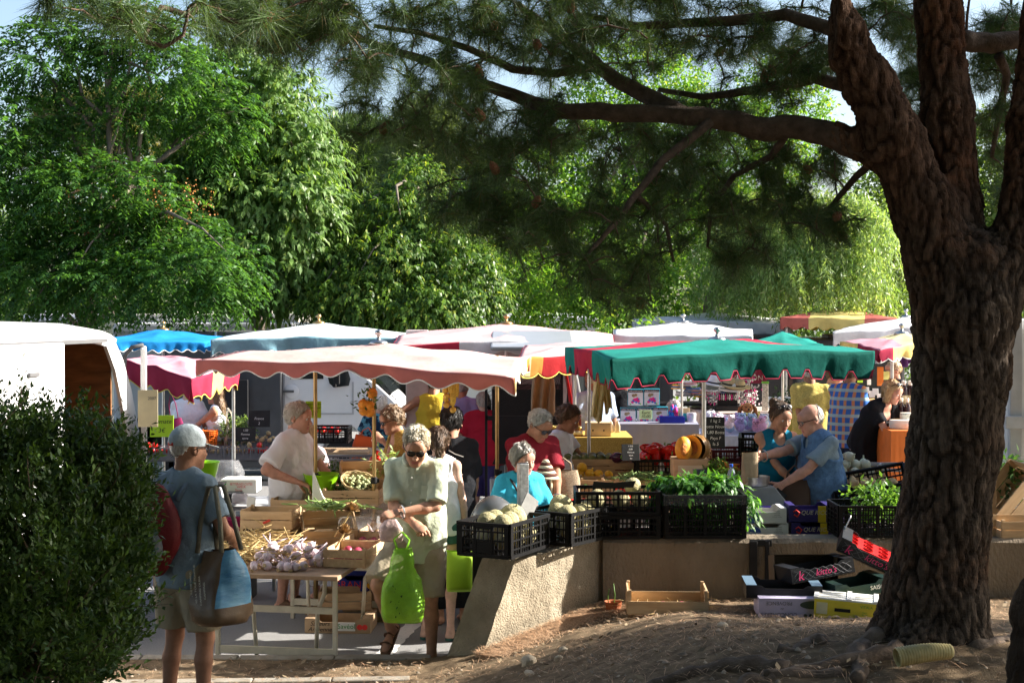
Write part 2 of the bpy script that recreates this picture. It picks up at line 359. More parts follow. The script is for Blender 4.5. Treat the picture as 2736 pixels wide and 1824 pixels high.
class Field:
 def __init__(s,lo,hi,h):
  s.h=h;s.lo=np.array(lo,float);s.n=np.ceil((np.array(hi)-s.lo)/h).astype(int)+1
  s.d=np.full(s.n,9.,np.float32)
 def sub(s,lo,hi):
  a=np.clip(np.floor((np.array(lo)-s.lo)/s.h).astype(int),0,s.n);b=np.clip(np.ceil((np.array(hi)-s.lo)/s.h).astype(int)+1,0,s.n)
  if np.any(b<=a):return None,None
  sl=tuple(slice(i,j)for i,j in zip(a,b))
  g=[np.arange(i,j,dtype=np.float32)*s.h+l for i,j,l in zip(a,b,s.lo)]
  return sl,(g[0][:,None,None],g[1][None,:,None],g[2][None,None,:])
 def put(s,sl,d,k):
  o=s.d[sl]
  if k<=0:s.d[sl]=np.minimum(o,d);return
  h=np.clip(.5+.5*(o-d)/k,0,1);s.d[sl]=o+(d-o)*h-k*h*(1-h)
 def cone(s,a,b,ra,rb,k=.02,flat=None,side=None,cut=False,cuta=False):
  """tapered capsule; flat=(fx, fy) squashes the section along side and its normal; cut ends it flat at b"""
  a=np.array(a,np.float32);b=np.array(b,np.float32);ab=b-a;L=float(np.linalg.norm(ab))+1e-6;ax=ab/L
  fm=max(flat)if flat else 1;r=max(ra,rb)*fm+.05;sl,g=s.sub(np.minimum(a,b)-r,np.maximum(a,b)+r)
  if sl is None:return
  x,y,z=(g[i]-a[i]for i in range(3));t0=(x*ax[0]+y*ax[1]+z*ax[2])/L;t=np.clip(t0,0,1)
  rr=ra+(rb-ra)*t
  if flat:
   sv=np.array(side,float);sv=sv-ax*sv.dot(ax);sv/=np.linalg.norm(sv);nv=np.cross(ax,sv)
   u=(x*sv[0]+y*sv[1]+z*sv[2])/flat[0];v=(x*nv[0]+y*nv[1]+z*nv[2])/flat[1];e=(t0-t)*L
   d=(np.sqrt(u*u+v*v+e*e)-rr)*min(min(flat),1)
  else:
   tx,ty,tz=x-t*ab[0],y-t*ab[1],z-t*ab[2];d=np.sqrt(tx*tx+ty*ty+tz*tz)-rr
  if cut:d=np.maximum(d,(t0-1)*L)
  if cuta:d=np.maximum(d,-t0*L)
  s.put(sl,d.astype(np.float32),k)
 def ell(s,c,r,k=.02,rot=None,sub=False):
  c=np.array(c,float);r=np.array(r,float);m=max(r)+.05;sl,g=s.sub(c-m,c+m)
  if sl is None:return
  x,y,z=(g[i]-c[i]for i in range(3))
  if rot is not None:
   Q=np.array(rot);x,y,z=(Q[0,i]*x+Q[1,i]*y+Q[2,i]*z for i in range(3))
  k0=np.sqrt((x/r[0])**2+(y/r[1])**2+(z/r[2])**2);k1=np.sqrt((x/r[0]**2)**2+(y/r[1]**2)**2+(z/r[2]**2)**2)+1e-6
  d=(k0*(k0-1)/k1).astype(np.float32)
  if sub:s.d[sl]=np.maximum(s.d[sl],-d)
  else:s.put(sl,d,k)
 def plane(s,p,n):
  """keep the side that n points away from"""
  sl,g=s.sub(s.lo,s.lo+s.n*s.h);n=np.array(n,float);n/=np.linalg.norm(n)
  s.d=np.maximum(s.d,((g[0]-p[0])*n[0]+(g[1]-p[1])*n[1]+(g[2]-p[2])*n[2]).astype(np.float32))
 def folds(s,amp,freq,seed=0,stretch=(1,1,1)):
  sl,g=s.sub(s.lo,s.lo+s.n*s.h);rs=np.random.default_rng(seed);e=0
  for i in range(6):
   q=rs.normal(size=3)*np.array(stretch);q=q/np.linalg.norm(q)*freq*(.6+.35*i);e=e+np.sin(g[0]*q[0]+g[1]*q[1]+g[2]*q[2]+rs.uniform(0,6))/(1+.35*i)
  s.d=s.d+(amp*e/2.2).astype(np.float32)
 def mesh(s):
  d=s.d;d=np.pad(d,1,constant_values=1.);lo=s.lo-s.h;S=d<0
  c=np.zeros(np.array(d.shape)-1,np.uint8);n=c.shape
  for i in(0,1):
   for j in(0,1):
    for k in(0,1):c+=S[i:i+n[0],j:j+n[1],k:k+n[2]]
  I=np.argwhere((c>0)&(c<8));idx=np.full(n,-1,np.int64);idx[tuple(I.T)]=np.arange(len(I))
  acc=np.zeros((len(I),3));cnt=np.zeros(len(I))
  corner=[(i,j,k)for i in(0,1)for j in(0,1)for k in(0,1)]
  for a in corner:
   for ax in range(3):
    if a[ax]:continue
    b=list(a);b[ax]=1
    va=d[tuple((I+a).T)];vb=d[tuple((I+b).T)];m=(va<0)!=(vb<0);t=np.where(m,va/np.where(m,va-vb,1),0)
    p=np.array(a,float)[None]+0*acc;p[:,ax]+=t;acc+=p*m[:,None];cnt+=m
  v=(I+acc/np.maximum(cnt,1)[:,None])*s.h+lo;F=[]
  for ax in range(3):
   u,w_=(ax+1)%3,(ax+2)%3;q=[slice(None)]*3;r=[slice(None)]*3;q[ax]=slice(0,-1);r[ax]=slice(1,None)
   A,B=S[tuple(q)],S[tuple(r)]
   for flip in(0,1):
    E=np.argwhere((~A&B)if flip else(A&~B));E=E[np.all(E>=1,1)|True]
    ok=(E[:,u]>0)&(E[:,w_]>0);E=E[ok]
    f=[]
    for du,dw in((-1,-1),(0,-1),(0,0),(-1,0)):
     e=E.copy();e[:,u]+=du;e[:,w_]+=dw;e=np.minimum(e,np.array(n)-1);f.append(idx[tuple(e.T)])
    f=np.stack(f,1);F.append(f[:,::-1]if flip else f)
  F=np.concatenate(F);F=F[np.all(F>=0,1)]
  return v,F
def smooth_v(v,f,it=1,w_=.5):
 for _ in range(it):
  acc=np.zeros_like(v);c=np.zeros(len(v))
  for i in range(4):
   a,b=f[:,i],f[:,(i+1)%4];np.add.at(acc,a,v[b]);np.add.at(acc,b,v[a]);np.add.at(c,a,1);np.add.at(c,b,1)
  v=v*(1-w_)+acc/np.maximum(c,1)[:,None]*w_
 return v
def vnorm(v,f):
 n=np.cross(v[f[:,2]]-v[f[:,0]],v[f[:,3]]-v[f[:,1]]);o=np.zeros_like(v)
 for i in range(4):np.add.at(o,f[:,i],n)
 return o/(np.linalg.norm(o,axis=1,keepdims=True)+1e-9)
def nrm(a):return a/(np.linalg.norm(a,axis=-1,keepdims=True)+1e-9)
def leaves(p,d,up,L,Wd,fold=.15):
 """one folded quad per leaf: p base, d direction, up the upper side"""
 d=nrm(d);s=nrm(np.cross(d,up));n=np.cross(s,d);L=np.broadcast_to(L,p.shape[:1])[:,None];Wd=np.broadcast_to(Wd,p.shape[:1])[:,None]
 m=p+d*L*.45;return np.stack([p,m+s*Wd/2+n*Wd*fold,p+d*L,m-s*Wd/2+n*Wd*fold],1)
def rdir(n):return nrm(RNG.normal(size=(n,3)))
def spray(c,out,kind,size=1.):
 """leaf sprays at points c that grow along out; gives quads (n,4,3) and the spray each leaf belongs to"""
 n=len(c);dn=np.array([0,0,-1.])
 if kind=='pinnate':
  m=14;ax=nrm(out+.35*rdir(n));t=np.linspace(.12,1,m//2).repeat(2)[None,:,None];sg=np.where(np.arange(m)%2,1,-1)[None,:,None]
  Lr=.34*size*RNG.uniform(.7,1.2,(n,1,1));sag=.55*Lr
  p=c[:,None]+ax[:,None]*Lr*t+dn*sag*t**2
  axd=nrm(ax[:,None]*Lr+2*dn*sag*t);sd=nrm(np.cross(axd,np.array([0,0,1.])))*sg
  d=axd*.55+sd*.8+dn*.35+.2*RNG.normal(size=p.shape);up=np.broadcast_to([0,0,1.],p.shape)+.4*RNG.normal(size=p.shape);L,Wd=.105*size,.042*size
 elif kind=='drop':
  m=9;ax=nrm(out+.4*rdir(n));t=np.linspace(0,1,m)[None,:,None];Lr=.30*size
  p=c[:,None]+ax[:,None]*Lr*t+dn*.4*Lr*t**2;d=dn*1.0+ax[:,None]*.55+.38*RNG.normal(size=p.shape);up=ax[:,None]+np.array([0,0,.8])+.35*RNG.normal(size=p.shape);L,Wd=.15*size,.055*size
 elif kind=='weep':
  m=26;Ls=size*RNG.uniform(.6,1.5,(n,1,1));t=np.linspace(0,1,m)[None,:,None];ax=out*np.array([1,1,.2])
  p=c[:,None]+ax[:,None]*.28*np.sqrt(t)+dn*Ls*t**1.25+.02*RNG.normal(size=(n,m,3));d=dn*.9+.55*RNG.normal(size=p.shape);up=ax[:,None]+.5*RNG.normal(size=p.shape);L,Wd=.115,.022
 elif kind=='needle':
  m=16;ax=nrm(out+.3*rdir(n)+np.array([0,0,.3]));p=np.repeat(c[:,None],m,1)+ax[:,None]*RNG.uniform(0,.22,(n,m,1))*size;d=ax[:,None]+.75*RNG.normal(size=p.shape);up=RNG.normal(size=p.shape);L,Wd=.17*size,.02*size
 else:
  m=9;ax=nrm(out+.5*rdir(n));p=c[:,None]+ax[:,None]*RNG.uniform(0,.25,(n,m,1))*size+.06*size*RNG.normal(size=(n,m,3));d=ax[:,None]*.6+dn*.25+.7*RNG.normal(size=p.shape);up=np.broadcast_to([0,0,1.],p.shape)+.6*RNG.normal(size=p.shape)+ax[:,None]*.5;L,Wd=.115*size,.05*size
 P=p.reshape(-1,3);D=d.reshape(-1,3);U=np.broadcast_to(up,p.shape).reshape(-1,3)
 return leaves(P,D,U,L*RNG.uniform(.75,1.25,len(P)),Wd*RNG.uniform(.8,1.2,len(P))),np.repeat(np.arange(n),m)
def lobes_pts(lobes,n,inner=.5,lump=.35,front=.75):
 vol=np.array([l[3]*l[4]for l in lobes],float);cnt=np.maximum(4,(n*vol/vol.sum()).astype(int));P=[];O=[]
 for(cx,cy,cz,rx,rz,ry),k in zip(lobes,cnt):
  u=rdir(k);u[:,1]=np.where((u[:,1]>0)&(RNG.random(k)<front),-u[:,1],u[:,1])
  r=1-(1-inner)*RNG.random(k)**1.6
  r*=1-lump+2*lump*fbm(u*2.3+cx*3.7+cz,2)
  P.append(np.array([cx,cy,cz])+u*r[:,None]*np.array([rx,ry,rz]));O.append(nrm(u/np.array([rx,ry,rz])+np.array([0,0,.25/max(rx,rz)])))
 return np.concatenate(P),np.concatenate(O)
def pxl(px,py,rx,ry,y,dy=None):
 c=W(px,py,y);s=y/FPX;return(c.x,y,c.z,rx*s,ry*s,dy or rx*s)
BARK_G=M('grey_bark',(.17,.14,.11),.9,.35,9,.8,40,stretch=(1,1,.25))
def leafmat(name):return M(name,rough=.42,attr='col',trans=.42,spec=.35)
def tree(name,label,lobes,n,kind,size,cols,trunk,mat,group='trees behind the market',inner=.5,lump=.35,front=.75,limbs=14,hl=None,nlimb_r=.05,cut=None):
 t=thing(name,label,'tree',trunk[0],0,group);o3=np.array(trunk[0])
 P,O=lobes_pts(lobes,n,inner,lump,front)
 if cut is not None:k=cut(P);P,O=P[k],O[k]
 q,own=spray(P,O,kind,size);base=np.array(cols[0])[None]+(np.array(cols[1])-np.array(cols[0]))[None]*RNG.random((len(P),1))**1.2
 c=base[own]*(.75+.5*RNG.random((len(own),1)))
 if hl is not None:k=RNG.random(len(own))<hl[1];c[k]=np.array(hl[0])*(.6+.6*RNG.random((k.sum(),1)))
 mesh_obj('crown',(q.reshape(-1,3)-o3),np.arange(len(q)*4).reshape(-1,4),leafmat(mat),t,cols=c)
 mb=MB();pts=[V(p)-V(trunk[0])for p in trunk];r0=trunk_r(trunk);mb.tube(pts,np.linspace(r0,r0*.55,len(pts)),10)
 for i in range(limbs):
  e=V(P[random.randrange(len(P))]-o3);j=random.randrange(1,len(pts));a=pts[j];b=a.lerp(e,.55)+V((random.uniform(-.3,.3),random.uniform(-.3,.3),random.uniform(.1,.5)))
  mb.tube([a,a.lerp(b,.5)+V((random.uniform(-.1,.1),0,.08)),b,b.lerp(e,.6)+V((0,0,.1)),e],[nlimb_r,nlimb_r*.75,nlimb_r*.5,nlimb_r*.3,.008],6)
 mb.build('trunk',BARK_G,t,smooth=True);return t
def trunk_r(tr):return .13
def trees_behind():
 A=lambda px,py,y:tuple(W(px,py,y))
 tr=[(XY(255,23)-.2,23,0),A(235,900,23),A(250,760,23),A(300,640,23),A(360,480,23)]
 lob=[pxl(*q)for q in[(120,170,150,90,23,.9),(300,90,190,80,23.5,1),(420,180,150,120,23.2,.9),(60,330,130,80,22.8,.9),(120,430,160,110,23,1),(330,330,140,60,23.4,.9),(60,560,150,120,22.6,1),(220,520,150,90,22.2,.8),(370,510,110,70,22,.7),(140,680,170,90,22.6,.9),(330,640,150,90,22.2,.8),(470,610,110,70,22.2,.7),(110,750,150,90,22,.8),(300,760,120,80,21.6,.8),(470,740,130,90,21.4,.8),(590,715,110,90,21.2,.7),(600,790,60,50,21.2,.5),(600,330,90,120,23.6,.7)]]
 t=tree('chinaberry_tree','tall dark green tree with feathery leaves and bare forking limbs at left',lob,5600,'pinnate',.92,((.03,.085,.02),(.085,.20,.035)),tr,'leaf_chinaberry',limbs=26,inner=.35,lump=.45)
 mb=MB();o=V(tr[0])
 for path,r in[([(300,640),(295,480),(290,300),(285,200),(280,120)],.06),([(295,330),(330,260),(345,190),(350,120)],.04),([(290,320),(220,260),(205,180),(150,120)],.035),([(250,340),(180,270),(140,215),(90,150)],.04),([(250,700),(245,480),(250,340)],.06),([(290,250),(300,160),(300,90)],.025),([(350,170),(420,200),(470,170)],.025),([(250,760),(150,700),(60,640),(0,620)],.04),([(300,640),(420,590),(480,560)],.04)]:
  P=[W(a,b,22.7)-o for a,b in path];mb.tube(P,np.linspace(r,r*.45,len(P)),7)
 mb.build('limb',BARK_G,t,smooth=True)
 c=np.array([W(random.uniform(180,560),random.uniform(500,640),random.uniform(21.3,22.3))for _ in range(26)]);P=(c[:,None]+RNG.normal(0,.07,(26,26,3))*np.array([1,1,1.3])).reshape(-1,3)
 q=leaves(P,rdir(len(P)),rdir(len(P)),.03,.03);B_=mesh_obj('berry_bunches',q.reshape(-1,3)-np.array(o),np.arange(len(q)*4).reshape(-1,4),M('orange_berries',rough=.5,attr='col'),t,cols=np.array([[.42,.17,.04]])*(.5+.7*RNG.random((len(P),1))));B_['kind']='stuff'
 lob=[pxl(*q)for q in[(620,220,120,110,25.5,.9),(560,330,140,110,25.2,.9),(740,300,110,120,25.2,.9),(650,420,180,110,24.8,1),(800,420,100,120,24.6,.8),(540,480,150,80,24.4,.8),(700,540,190,90,24.2,.9),(820,570,90,110,24,.8),(640,640,160,80,24,.8),(770,700,100,100,24,.7),(500,560,120,80,24,.8),(710,760,100,50,24,.6)]]
 tree('hackberry_tree','light green tree of hanging pointed leaves left of the distant round pine',lob,5200,'drop',1.,((.075,.15,.035),(.17,.28,.075)),[(XY(690,25),25,0),A(690,760,25),A(680,560,25),A(670,380,25.2),A(650,250,25.5)],'leaf_hackberry',hl=((.28,.38,.14),.12))
 lob=[pxl(*q)for q in[(1110,520,70,90,25,.7),(1090,610,110,110,24.6,.9),(960,620,90,90,24.8,.8),(920,720,110,110,24.2,.9),(1060,740,150,110,23.8,.9),(1200,660,110,120,24.4,.9),(960,800,120,80,23.4,.7),(1130,830,160,80,23.2,.8),(1240,770,120,110,23.8,.8),(870,830,70,60,23.4,.6)]]
 tree('camphor_tree','bushy yellow green tree with a pointed top in the middle',lob,5200,'drop',.72,((.045,.105,.02),(.13,.23,.04)),[(XY(1080,24.6),24.6,0),A(1085,800,24.6),A(1100,640,24.6),A(1110,500,25)],'leaf_camphor',hl=((.30,.36,.07),.10))
 lob=[pxl(*q)for q in[(1330,600,120,140,27,.9),(1450,500,150,140,27.5,1),(1620,420,170,150,28,1.1),(1800,380,150,150,28,1),(1990,430,150,170,27.4,1),(1390,760,130,100,25.6,.9),(1540,650,160,130,26.6,1),(1730,620,170,130,26.6,1),(1930,620,150,120,26.6,.9),(1520,800,150,70,25,.8),(1650,760,120,100,24.6,.8),(1660,840,80,40,22.2,.5),(1750,760,100,80,25,.7),(2080,330,120,160,28,1),(1700,240,200,120,29,1.1)]]
 tree('ash_tree','bright green backlit leafy tree behind the hanging pine boughs',lob,7200,'gen',.92,((.07,.16,.02),(.17,.34,.045)),[(XY(1640,27),27,0),A(1640,760,27),A(1660,560,27.4),A(1700,330,28.4)],'leaf_ash',hl=((.30,.42,.07),.15))
 lob=[pxl(*q)for q in[(2180,560,150,70,23.6,.9),(2290,600,90,70,23.4,.8),(2030,640,130,70,24,.8),(2130,690,150,50,23.2,.7),(2270,720,90,50,23,.6),(1960,720,90,50,24,.6),(2150,640,170,90,24.6,.6),(2030,560,120,60,24.4,.7)]]
 tree('pepper_tree','pale weeping pepper tree trailing over the far canopies beside the pine trunk',lob,1900,'weep',.62,((.12,.21,.06),(.25,.36,.13)),[(XY(1880,25),25,0),A(1895,820,25),A(1930,700,25),A(2010,620,24.6),A(2120,560,24.2)],'leaf_pepper',hl=((.38,.46,.22),.12),front=.5)
 lob=[pxl(*q)for q in[(2370,700,90,150,28,.9),(2380,560,120,120,29,.9),(2560,560,190,180,30,1.2),(2700,640,120,150,29,1),(2330,840,80,60,27,.6),(2650,450,160,150,30,1.1)]]
 tree('laurel_tree','dense olive green tree showing through the fork of the pine',lob,3400,'gen',1.,((.06,.11,.025),(.16,.24,.06)),[(XY(2450,29),29,0),A(2450,760,29),A(2500,560,29.5),A(2560,480,30)],'leaf_laurel')
 lob=[pxl(*q)for q in[(950,470,140,110,40,2.2),(1040,450,90,80,41,1.6),(880,470,90,90,40,1.6),(960,400,100,60,40.5,1.6),(980,560,130,60,39,1.5)]]
 tree('stone_pine','distant round headed pine against the sky gap',lob,3600,'needle',1.6,((.03,.065,.02),(.075,.125,.04)),[(XY(970,40),40,0),A(965,700,40),A(960,560,40),A(955,470,40)],'leaf_stone_pine',lump=.22,limbs=8)
 lob=[pxl(*q)for q in[(340,320,130,60,42,1.8),(230,320,110,55,43,1.6),(340,380,120,60,41,1.6),(180,400,120,60,43,1.5)]]
 tree('stone_pine','distant flat topped pine with brownish tips behind the forking left tree',lob,1500,'needle',1.7,((.06,.09,.03),(.17,.15,.06)),[(XY(300,42),42,0),A(300,700,42),A(300,520,42),A(300,400,42)],'leaf_stone_pine_far',limbs=6)
 lob=[pxl(*q)for q in[(1120,420,90,120,34,1.2),(1150,340,70,70,34.5,1),(1230,480,120,120,34,1.3),(1110,520,80,80,33.6,1)]]
 tree('aleppo_pine','thin greyish pine right of the distant round pine',lob,1500,'needle',1.3,((.06,.09,.04),(.12,.17,.07)),[(XY(1170,34),34,0),A(1170,700,34),A(1165,520,34),A(1150,360,34.4)],'leaf_aleppo',limbs=10,inner=.2)
 lob=[(x,random.uniform(50,54),random.uniform(2,4),3.4,random.uniform(3,4.6),2.5)for x in np.arange(-26,28,2.6)]+[(x,random.uniform(36,39),random.uniform(1,2.4),2.4,random.uniform(1.6,2.6),2)for x in np.arange(-18,20,1.9)]+[(x,random.uniform(33,35),random.uniform(3.2,4.2),2.1,1.9,1.6)for x in list(np.arange(-15,-5.5,1.7))+list(np.arange(-2,14,1.9))]
 P,O=lobes_pts(lob,17000,.6,.3);q,own=spray(P,O,'gen',1.7);b=np.array([[.05,.09,.022]])+np.array([[.07,.11,.03]])*RNG.random((len(P),1))
 o=mesh_obj('far_woodland',q.reshape(-1,3),np.arange(len(q)*4).reshape(-1,4),leafmat('leaf_far'),cols=b[own]*(.7+.6*RNG.random((len(own),1))));tag(o,'dark mass of woodland far behind the market trees','woodland',kind='stuff')
trees_behind()
PINE_BARK=M('pine_bark',rough=.95,attr='col',spec=.08,bump=2.2,bscale=75,stretch=(1,1,.4))
def pine():
 B=V((XY(2490,7),7.0,.78));o3=np.array(B)
 t=thing('pine_tree','huge old pine with furrowed bark trunk forking at right','tree',B)
 def pth(l,y0=7.0):return[(np.array(W(a,b,y0+(q[0]if q else 0))),r*(y0)/FPX)for a,b,r,*q in l]
 T=pth([(2478,1830,215),(2482,1745,170),(2498,1600,136),(2520,1400,119),(2548,1200,121),(2568,1000,125),(2575,850,132),(2580,730,122)])
 LA=pth([(2530,760,105),(2470,560,84),(2395,380,74),(2320,220,66),(2240,80,58,-.1),(2190,-60,50,-.2),(2140,-260,42,-.3)])
 LB=pth([(2570,760,95,.1),(2550,560,72,.15),(2530,300,68,.2),(2508,40,62,.25),(2490,-260,52,.3)])
 LC=pth([(2630,800,100),(2700,690,72),(2738,520,56),(2742,330,48,.1),(2775,60,44,.2),(2800,-260,36,.3)])
 BD=pth([(2345,410,44,.05),(2230,362,37,.1),(2120,338,34,.2),(2045,350,35,.25),(1950,322,30,.3),(1800,305,26,.4)])
 flare=[pth([(2380,1700,40,-.08),(2330,1770,46,-.15)]),pth([(2560,1690,50,-.1),(2610,1760,55,-.12)]),pth([(2440,1720,50,-.22),(2420,1800,46,-.32)])]
 f=Field(np.array([1.55,6.35,.62]),np.array([2.9,7.75,4.75]),.012)
 for L in[T,LA,LB,LC]+flare+[BD[:2]]:
  for(a,ra),(b,rb)in zip(L,L[1:]):f.cone(a,b,ra*.97,rb*.97,.055)
 v,F=f.mesh();v=smooth_v(v,F,2);n=vnorm(v,F)
 wp=v+.11*(np.stack([fbm(v*5+k*31,3)for k in range(3)],-1)-.5)
 e,cv=voro(wp*np.array([19,19,2.7]));e2,cv2=voro((wp+.012*fbm(v*40,2)[:,None])*np.array([46,46,15])+5)
 fur=1-np.clip(e/.13,0,1);fur2=1-np.clip(e2/.10,0,1);fine=fbm(v*np.array([70,70,30]),3);mid=fbm(v*np.array([26,26,9]),3)
 v=v-n*(.015*fur**.8+.004*fur2-.006*(cv-.5)-.006*np.round(cv2*3)/3-.012*(fine-.5)-.018*(mid-.5))[:,None]
 c=np.array([[.088,.068,.053]])*(.85+.25*cv[:,None])*(1-.85*fur[:,None])*(1-.5*fur2[:,None])*(.65+.8*cv2[:,None])*(.45+1.1*fine[:,None])*(.6+.8*mid[:,None])
 red=np.clip((fbm(v*3.1,2)-.5)*5,0,1)[:,None]*(.35+.65*(cv2[:,None]>.6));c=c*(1-red)+c*np.array([[1.15,.92,.80]])*red
 up=sst(2.7,3.3,v[:,2])[:,None];c=c*(1+up*np.array([[.3,.02,-.1]]))
 c=c[F].mean(1)
 mesh_obj('trunk',v-o3,F,PINE_BARK,t,smooth=True,cols=c)
 mb=MB()
 for P,r in[([(2350,1740,6.9),(2310,1690,6.85),(2290,1720,6.7),(2300,1790,6.5),(2290,1860,6.3)],.07),([(2400,1745,6.7),(2300,1770,6.6),(2150,1765,6.6),(2060,1790,6.5),(2000,1800,6.5),(1960,1850,6.4)],.05),([(2210,1735,7.0),(2160,1745,7.0),(2130,1770,6.9),(2080,1790,6.9)],.055),([(2180,1735,7.0),(2230,1760,7.0),(2320,1770,6.9)],.03),([(2100,1805,6.6),(2000,1780,6.7),(1900,1785,6.8),(1800,1800,6.8),(1700,1830,6.8)],.06),([(2250,1800,6.5),(2130,1820,6.5),(2040,1840,6.5)],.045),([(2600,1720,6.7),(2680,1720,6.9),(2740,1700,7.1)],.05)]:
  Q=[]
  for a,b,y in P:
   p=W(a,b,y);p.z=zB(p.x,y)+random.uniform(-.04,.005);Q.append(p-B)
  QQ=[Q[0].lerp(Q[0],0)]
  for a,b in zip(Q,Q[1:]):QQ+=[a.lerp(b,k/4)+V((0,random.uniform(-.012,.012),random.uniform(-.008,.01)))for k in range(1,5)]
  mb.tube(QQ,[r*(1-.55*i/len(QQ))*random.uniform(.85,1.15)for i in range(len(QQ))],9)
 mb.build('root',M('root_bark',(.13,.095,.07),.9,.35,14,.8,60),t,smooth=True)
 boughs=[BD+pth([(1640,300,27,.5),(1500,296,23,.6),(1400,265,20,.7),(1280,222,17,.7),(1150,165,14,.7),(1050,135,11,.7),(930,90,8,.6)]),pth([(1830,308,26,.4),(1720,252,24,.6),(1640,210,22,.7),(1590,170,20,.8),(1540,130,17,.9),(1470,80,14,1),(1380,10,11,1)]),pth([(1600,180,15,.8),(1480,196,13,.8),(1370,185,12,.7),(1250,130,10,.6),(1130,90,8,.5),(1000,70,6,.4)]),pth([(1900,325,14,.3),(1770,430,12,.2),(1700,520,10,.1),(1640,600,8,0),(1560,690,5,-.1)]),pth([(2110,345,12,.2),(2060,420,10,.3),(1960,470,8,.4),(1900,560,6,.4),(1890,660,4,.4)]),pth([(2330,250,20,.1),(2180,210,17,.4),(2020,240,14,.6),(1880,260,10,.8),(1760,240,7,.9)]),pth([(2250,90,20,0),(2100,40,17,.3),(1900,60,14,.5),(1700,70,11,.6),(1560,40,8,.6)]),pth([(2560,110,30,.3),(2650,118,28,.4),(2740,100,26,.5),(2860,60,20,.6)]),pth([(2670,150,14,.4),(2690,200,12,.5),(2670,300,9,.6),(2650,420,6,.7)]),pth([(2190,-60,30,-.2),(1700,-120,24,-.6),(1200,-100,18,-1),(800,-60,13,-1.4),(560,-20,10,-1.7),(500,40,8,-1.9)]),pth([(560,-20,8,-1.7),(590,50,6,-1.8),(640,60,5,-1.8),(700,20,4,-1.8)]),pth([(500,40,6,-1.9),(430,20,5,-2),(380,110,5,-2.1),(440,125,4,-2.1),(490,95,3.5,-2.1),(505,20,3,-2.1)]),pth([(2360,400,14,.1),(2290,470,10,.2),(2230,540,7,.3),(2180,600,4,.3)]),pth([(1500,296,12,.6),(1420,380,9,.6),(1330,440,7,.5),(1240,480,4,.5)]),pth([(1700,520,8,.1),(1780,600,6,.2),(1800,700,4,.2)])]
 mb=MB();skel=[]
 for L in boughs:
  P,r=[],[]
  for(a,ra),(b,rb)in zip(L,L[1:]):
   for k in range(4):
    P.append(V(a).lerp(V(b),k/4)+V((random.uniform(-1,1),random.uniform(-1,1),random.uniform(-1,1)))*ra*.12);r.append(ra+(rb-ra)*k/4)
  P.append(V(L[-1][0]));r.append(L[-1][1]);mb.tube([p-B for p in P],r,10);skel+=[np.array(p)for p in P]
 mb.build('bough',M('bough_bark',(.10,.072,.055),.95,.4,18,1,70),t,smooth=True)
 blobs=[(760,50,260,115,6.4,.7,105),(330,20,260,70,4.9,.3,16),(640,10,130,60,5.2,.3,12),(1170,250,140,150,7.2,.6,70),(1320,470,190,140,7.4,.6,60),(1560,80,450,140,7.7,.9,185),(1200,40,220,60,7.4,.5,36),(2450,20,150,60,8,.5,22),(1560,650,230,140,7.2,.6,62),(1640,760,130,70,7.1,.4,18),(1860,570,230,150,7.5,.6,60),(2160,580,160,90,7.3,.5,30),(2210,600,60,60,7.2,.3,14),(2080,140,220,150,7.8,.8,105),(2700,250,110,260,8,.8,70),(1720,430,280,120,7.9,.8,56),(1450,330,220,90,7.8,.7,60),(2110,440,160,90,7.7,.6,42),(980,170,110,80,6.9,.5,34),(2400,60,150,120,8.2,.6,40),(1500,-210,900,130,7.2,1.4,130),(2300,-260,500,180,7.4,1.5,90),(2720,480,60,120,8.4,.5,16),(1230,560,130,70,7.2,.4,26),(2430,230,70,150,8.3,.4,34),(2650,130,90,110,8.2,.5,34),(1980,690,110,60,7.3,.4,18),(1420,600,120,90,7,.4,24),(1000,330,120,70,7,.4,16),(1900,330,160,120,8.2,.6,40),(2150,-480,420,200,9.0,.7,110),(1750,-330,300,150,8.9,.6,60)]
 tg=[]
 for px,py,rx,ry,y,dy,n in blobs:
  for _ in range(n):
   u=rdir(1)[0]*random.random()**.4;c=np.array(W(px+u[0]*rx,py+u[2]*ry,y));c[1]+=0
   q=W(px+u[0]*rx,py+u[2]*ry,y+u[1]*dy);tg.append(np.array(q))
 S=np.array(skel);tg=np.array(tg);D=np.full(len(tg),1e9)
 for i in range(0,len(tg),200):D[i:i+200]=np.linalg.norm(tg[i:i+200,None]-S[None],axis=-1).min(1)
 order=np.argsort(D);mb=MB();tips=[];Sl=S
 for i in order:
  g=tg[i];j=np.argmin(np.linalg.norm(Sl-g,axis=1));a=Sl[j];d=g-a;L=np.linalg.norm(d)
  if L<.05:continue
  P=[a+d*k/5+np.array([0,0,.10*L*math.sin(PI*k/5)-.05*L*(k/5)**2])+RNG.normal(0,.018*L,3)*(k not in(0,))for k in range(6)]
  mb.tube([V(p-o3)for p in P],np.linspace(min(.012,.004+.01*L),.0028,6),5,cap=False);Sl=np.concatenate([Sl,np.array(P[2:])])
  for k,w_ in((5,1),(4,1),(3,.7)):
   if RNG.random()<w_:tips.append((P[k],P[k]-P[k-1]))
 mb.build('twig',M('twig_bark',(.13,.09,.065),.95,.3),t,smooth=True)
 p=np.array([a for a,b in tips]);d=nrm(np.array([b for a,b in tips])+.05*RNG.normal(size=p.shape));rep=2
 h_=RNG.random(len(p))<.35;p=np.concatenate([p,p[h_]+.05*rdir(h_.sum())]);d=np.concatenate([d,nrm(d[h_]+.9*rdir(h_.sum()))])
 n,m=len(p),40;nd=nrm(d[:,None]*RNG.uniform(.1,1.1,(n,m,1))+.62*RNG.normal(size=(n,m,3))+np.array([0,0,-.12]))
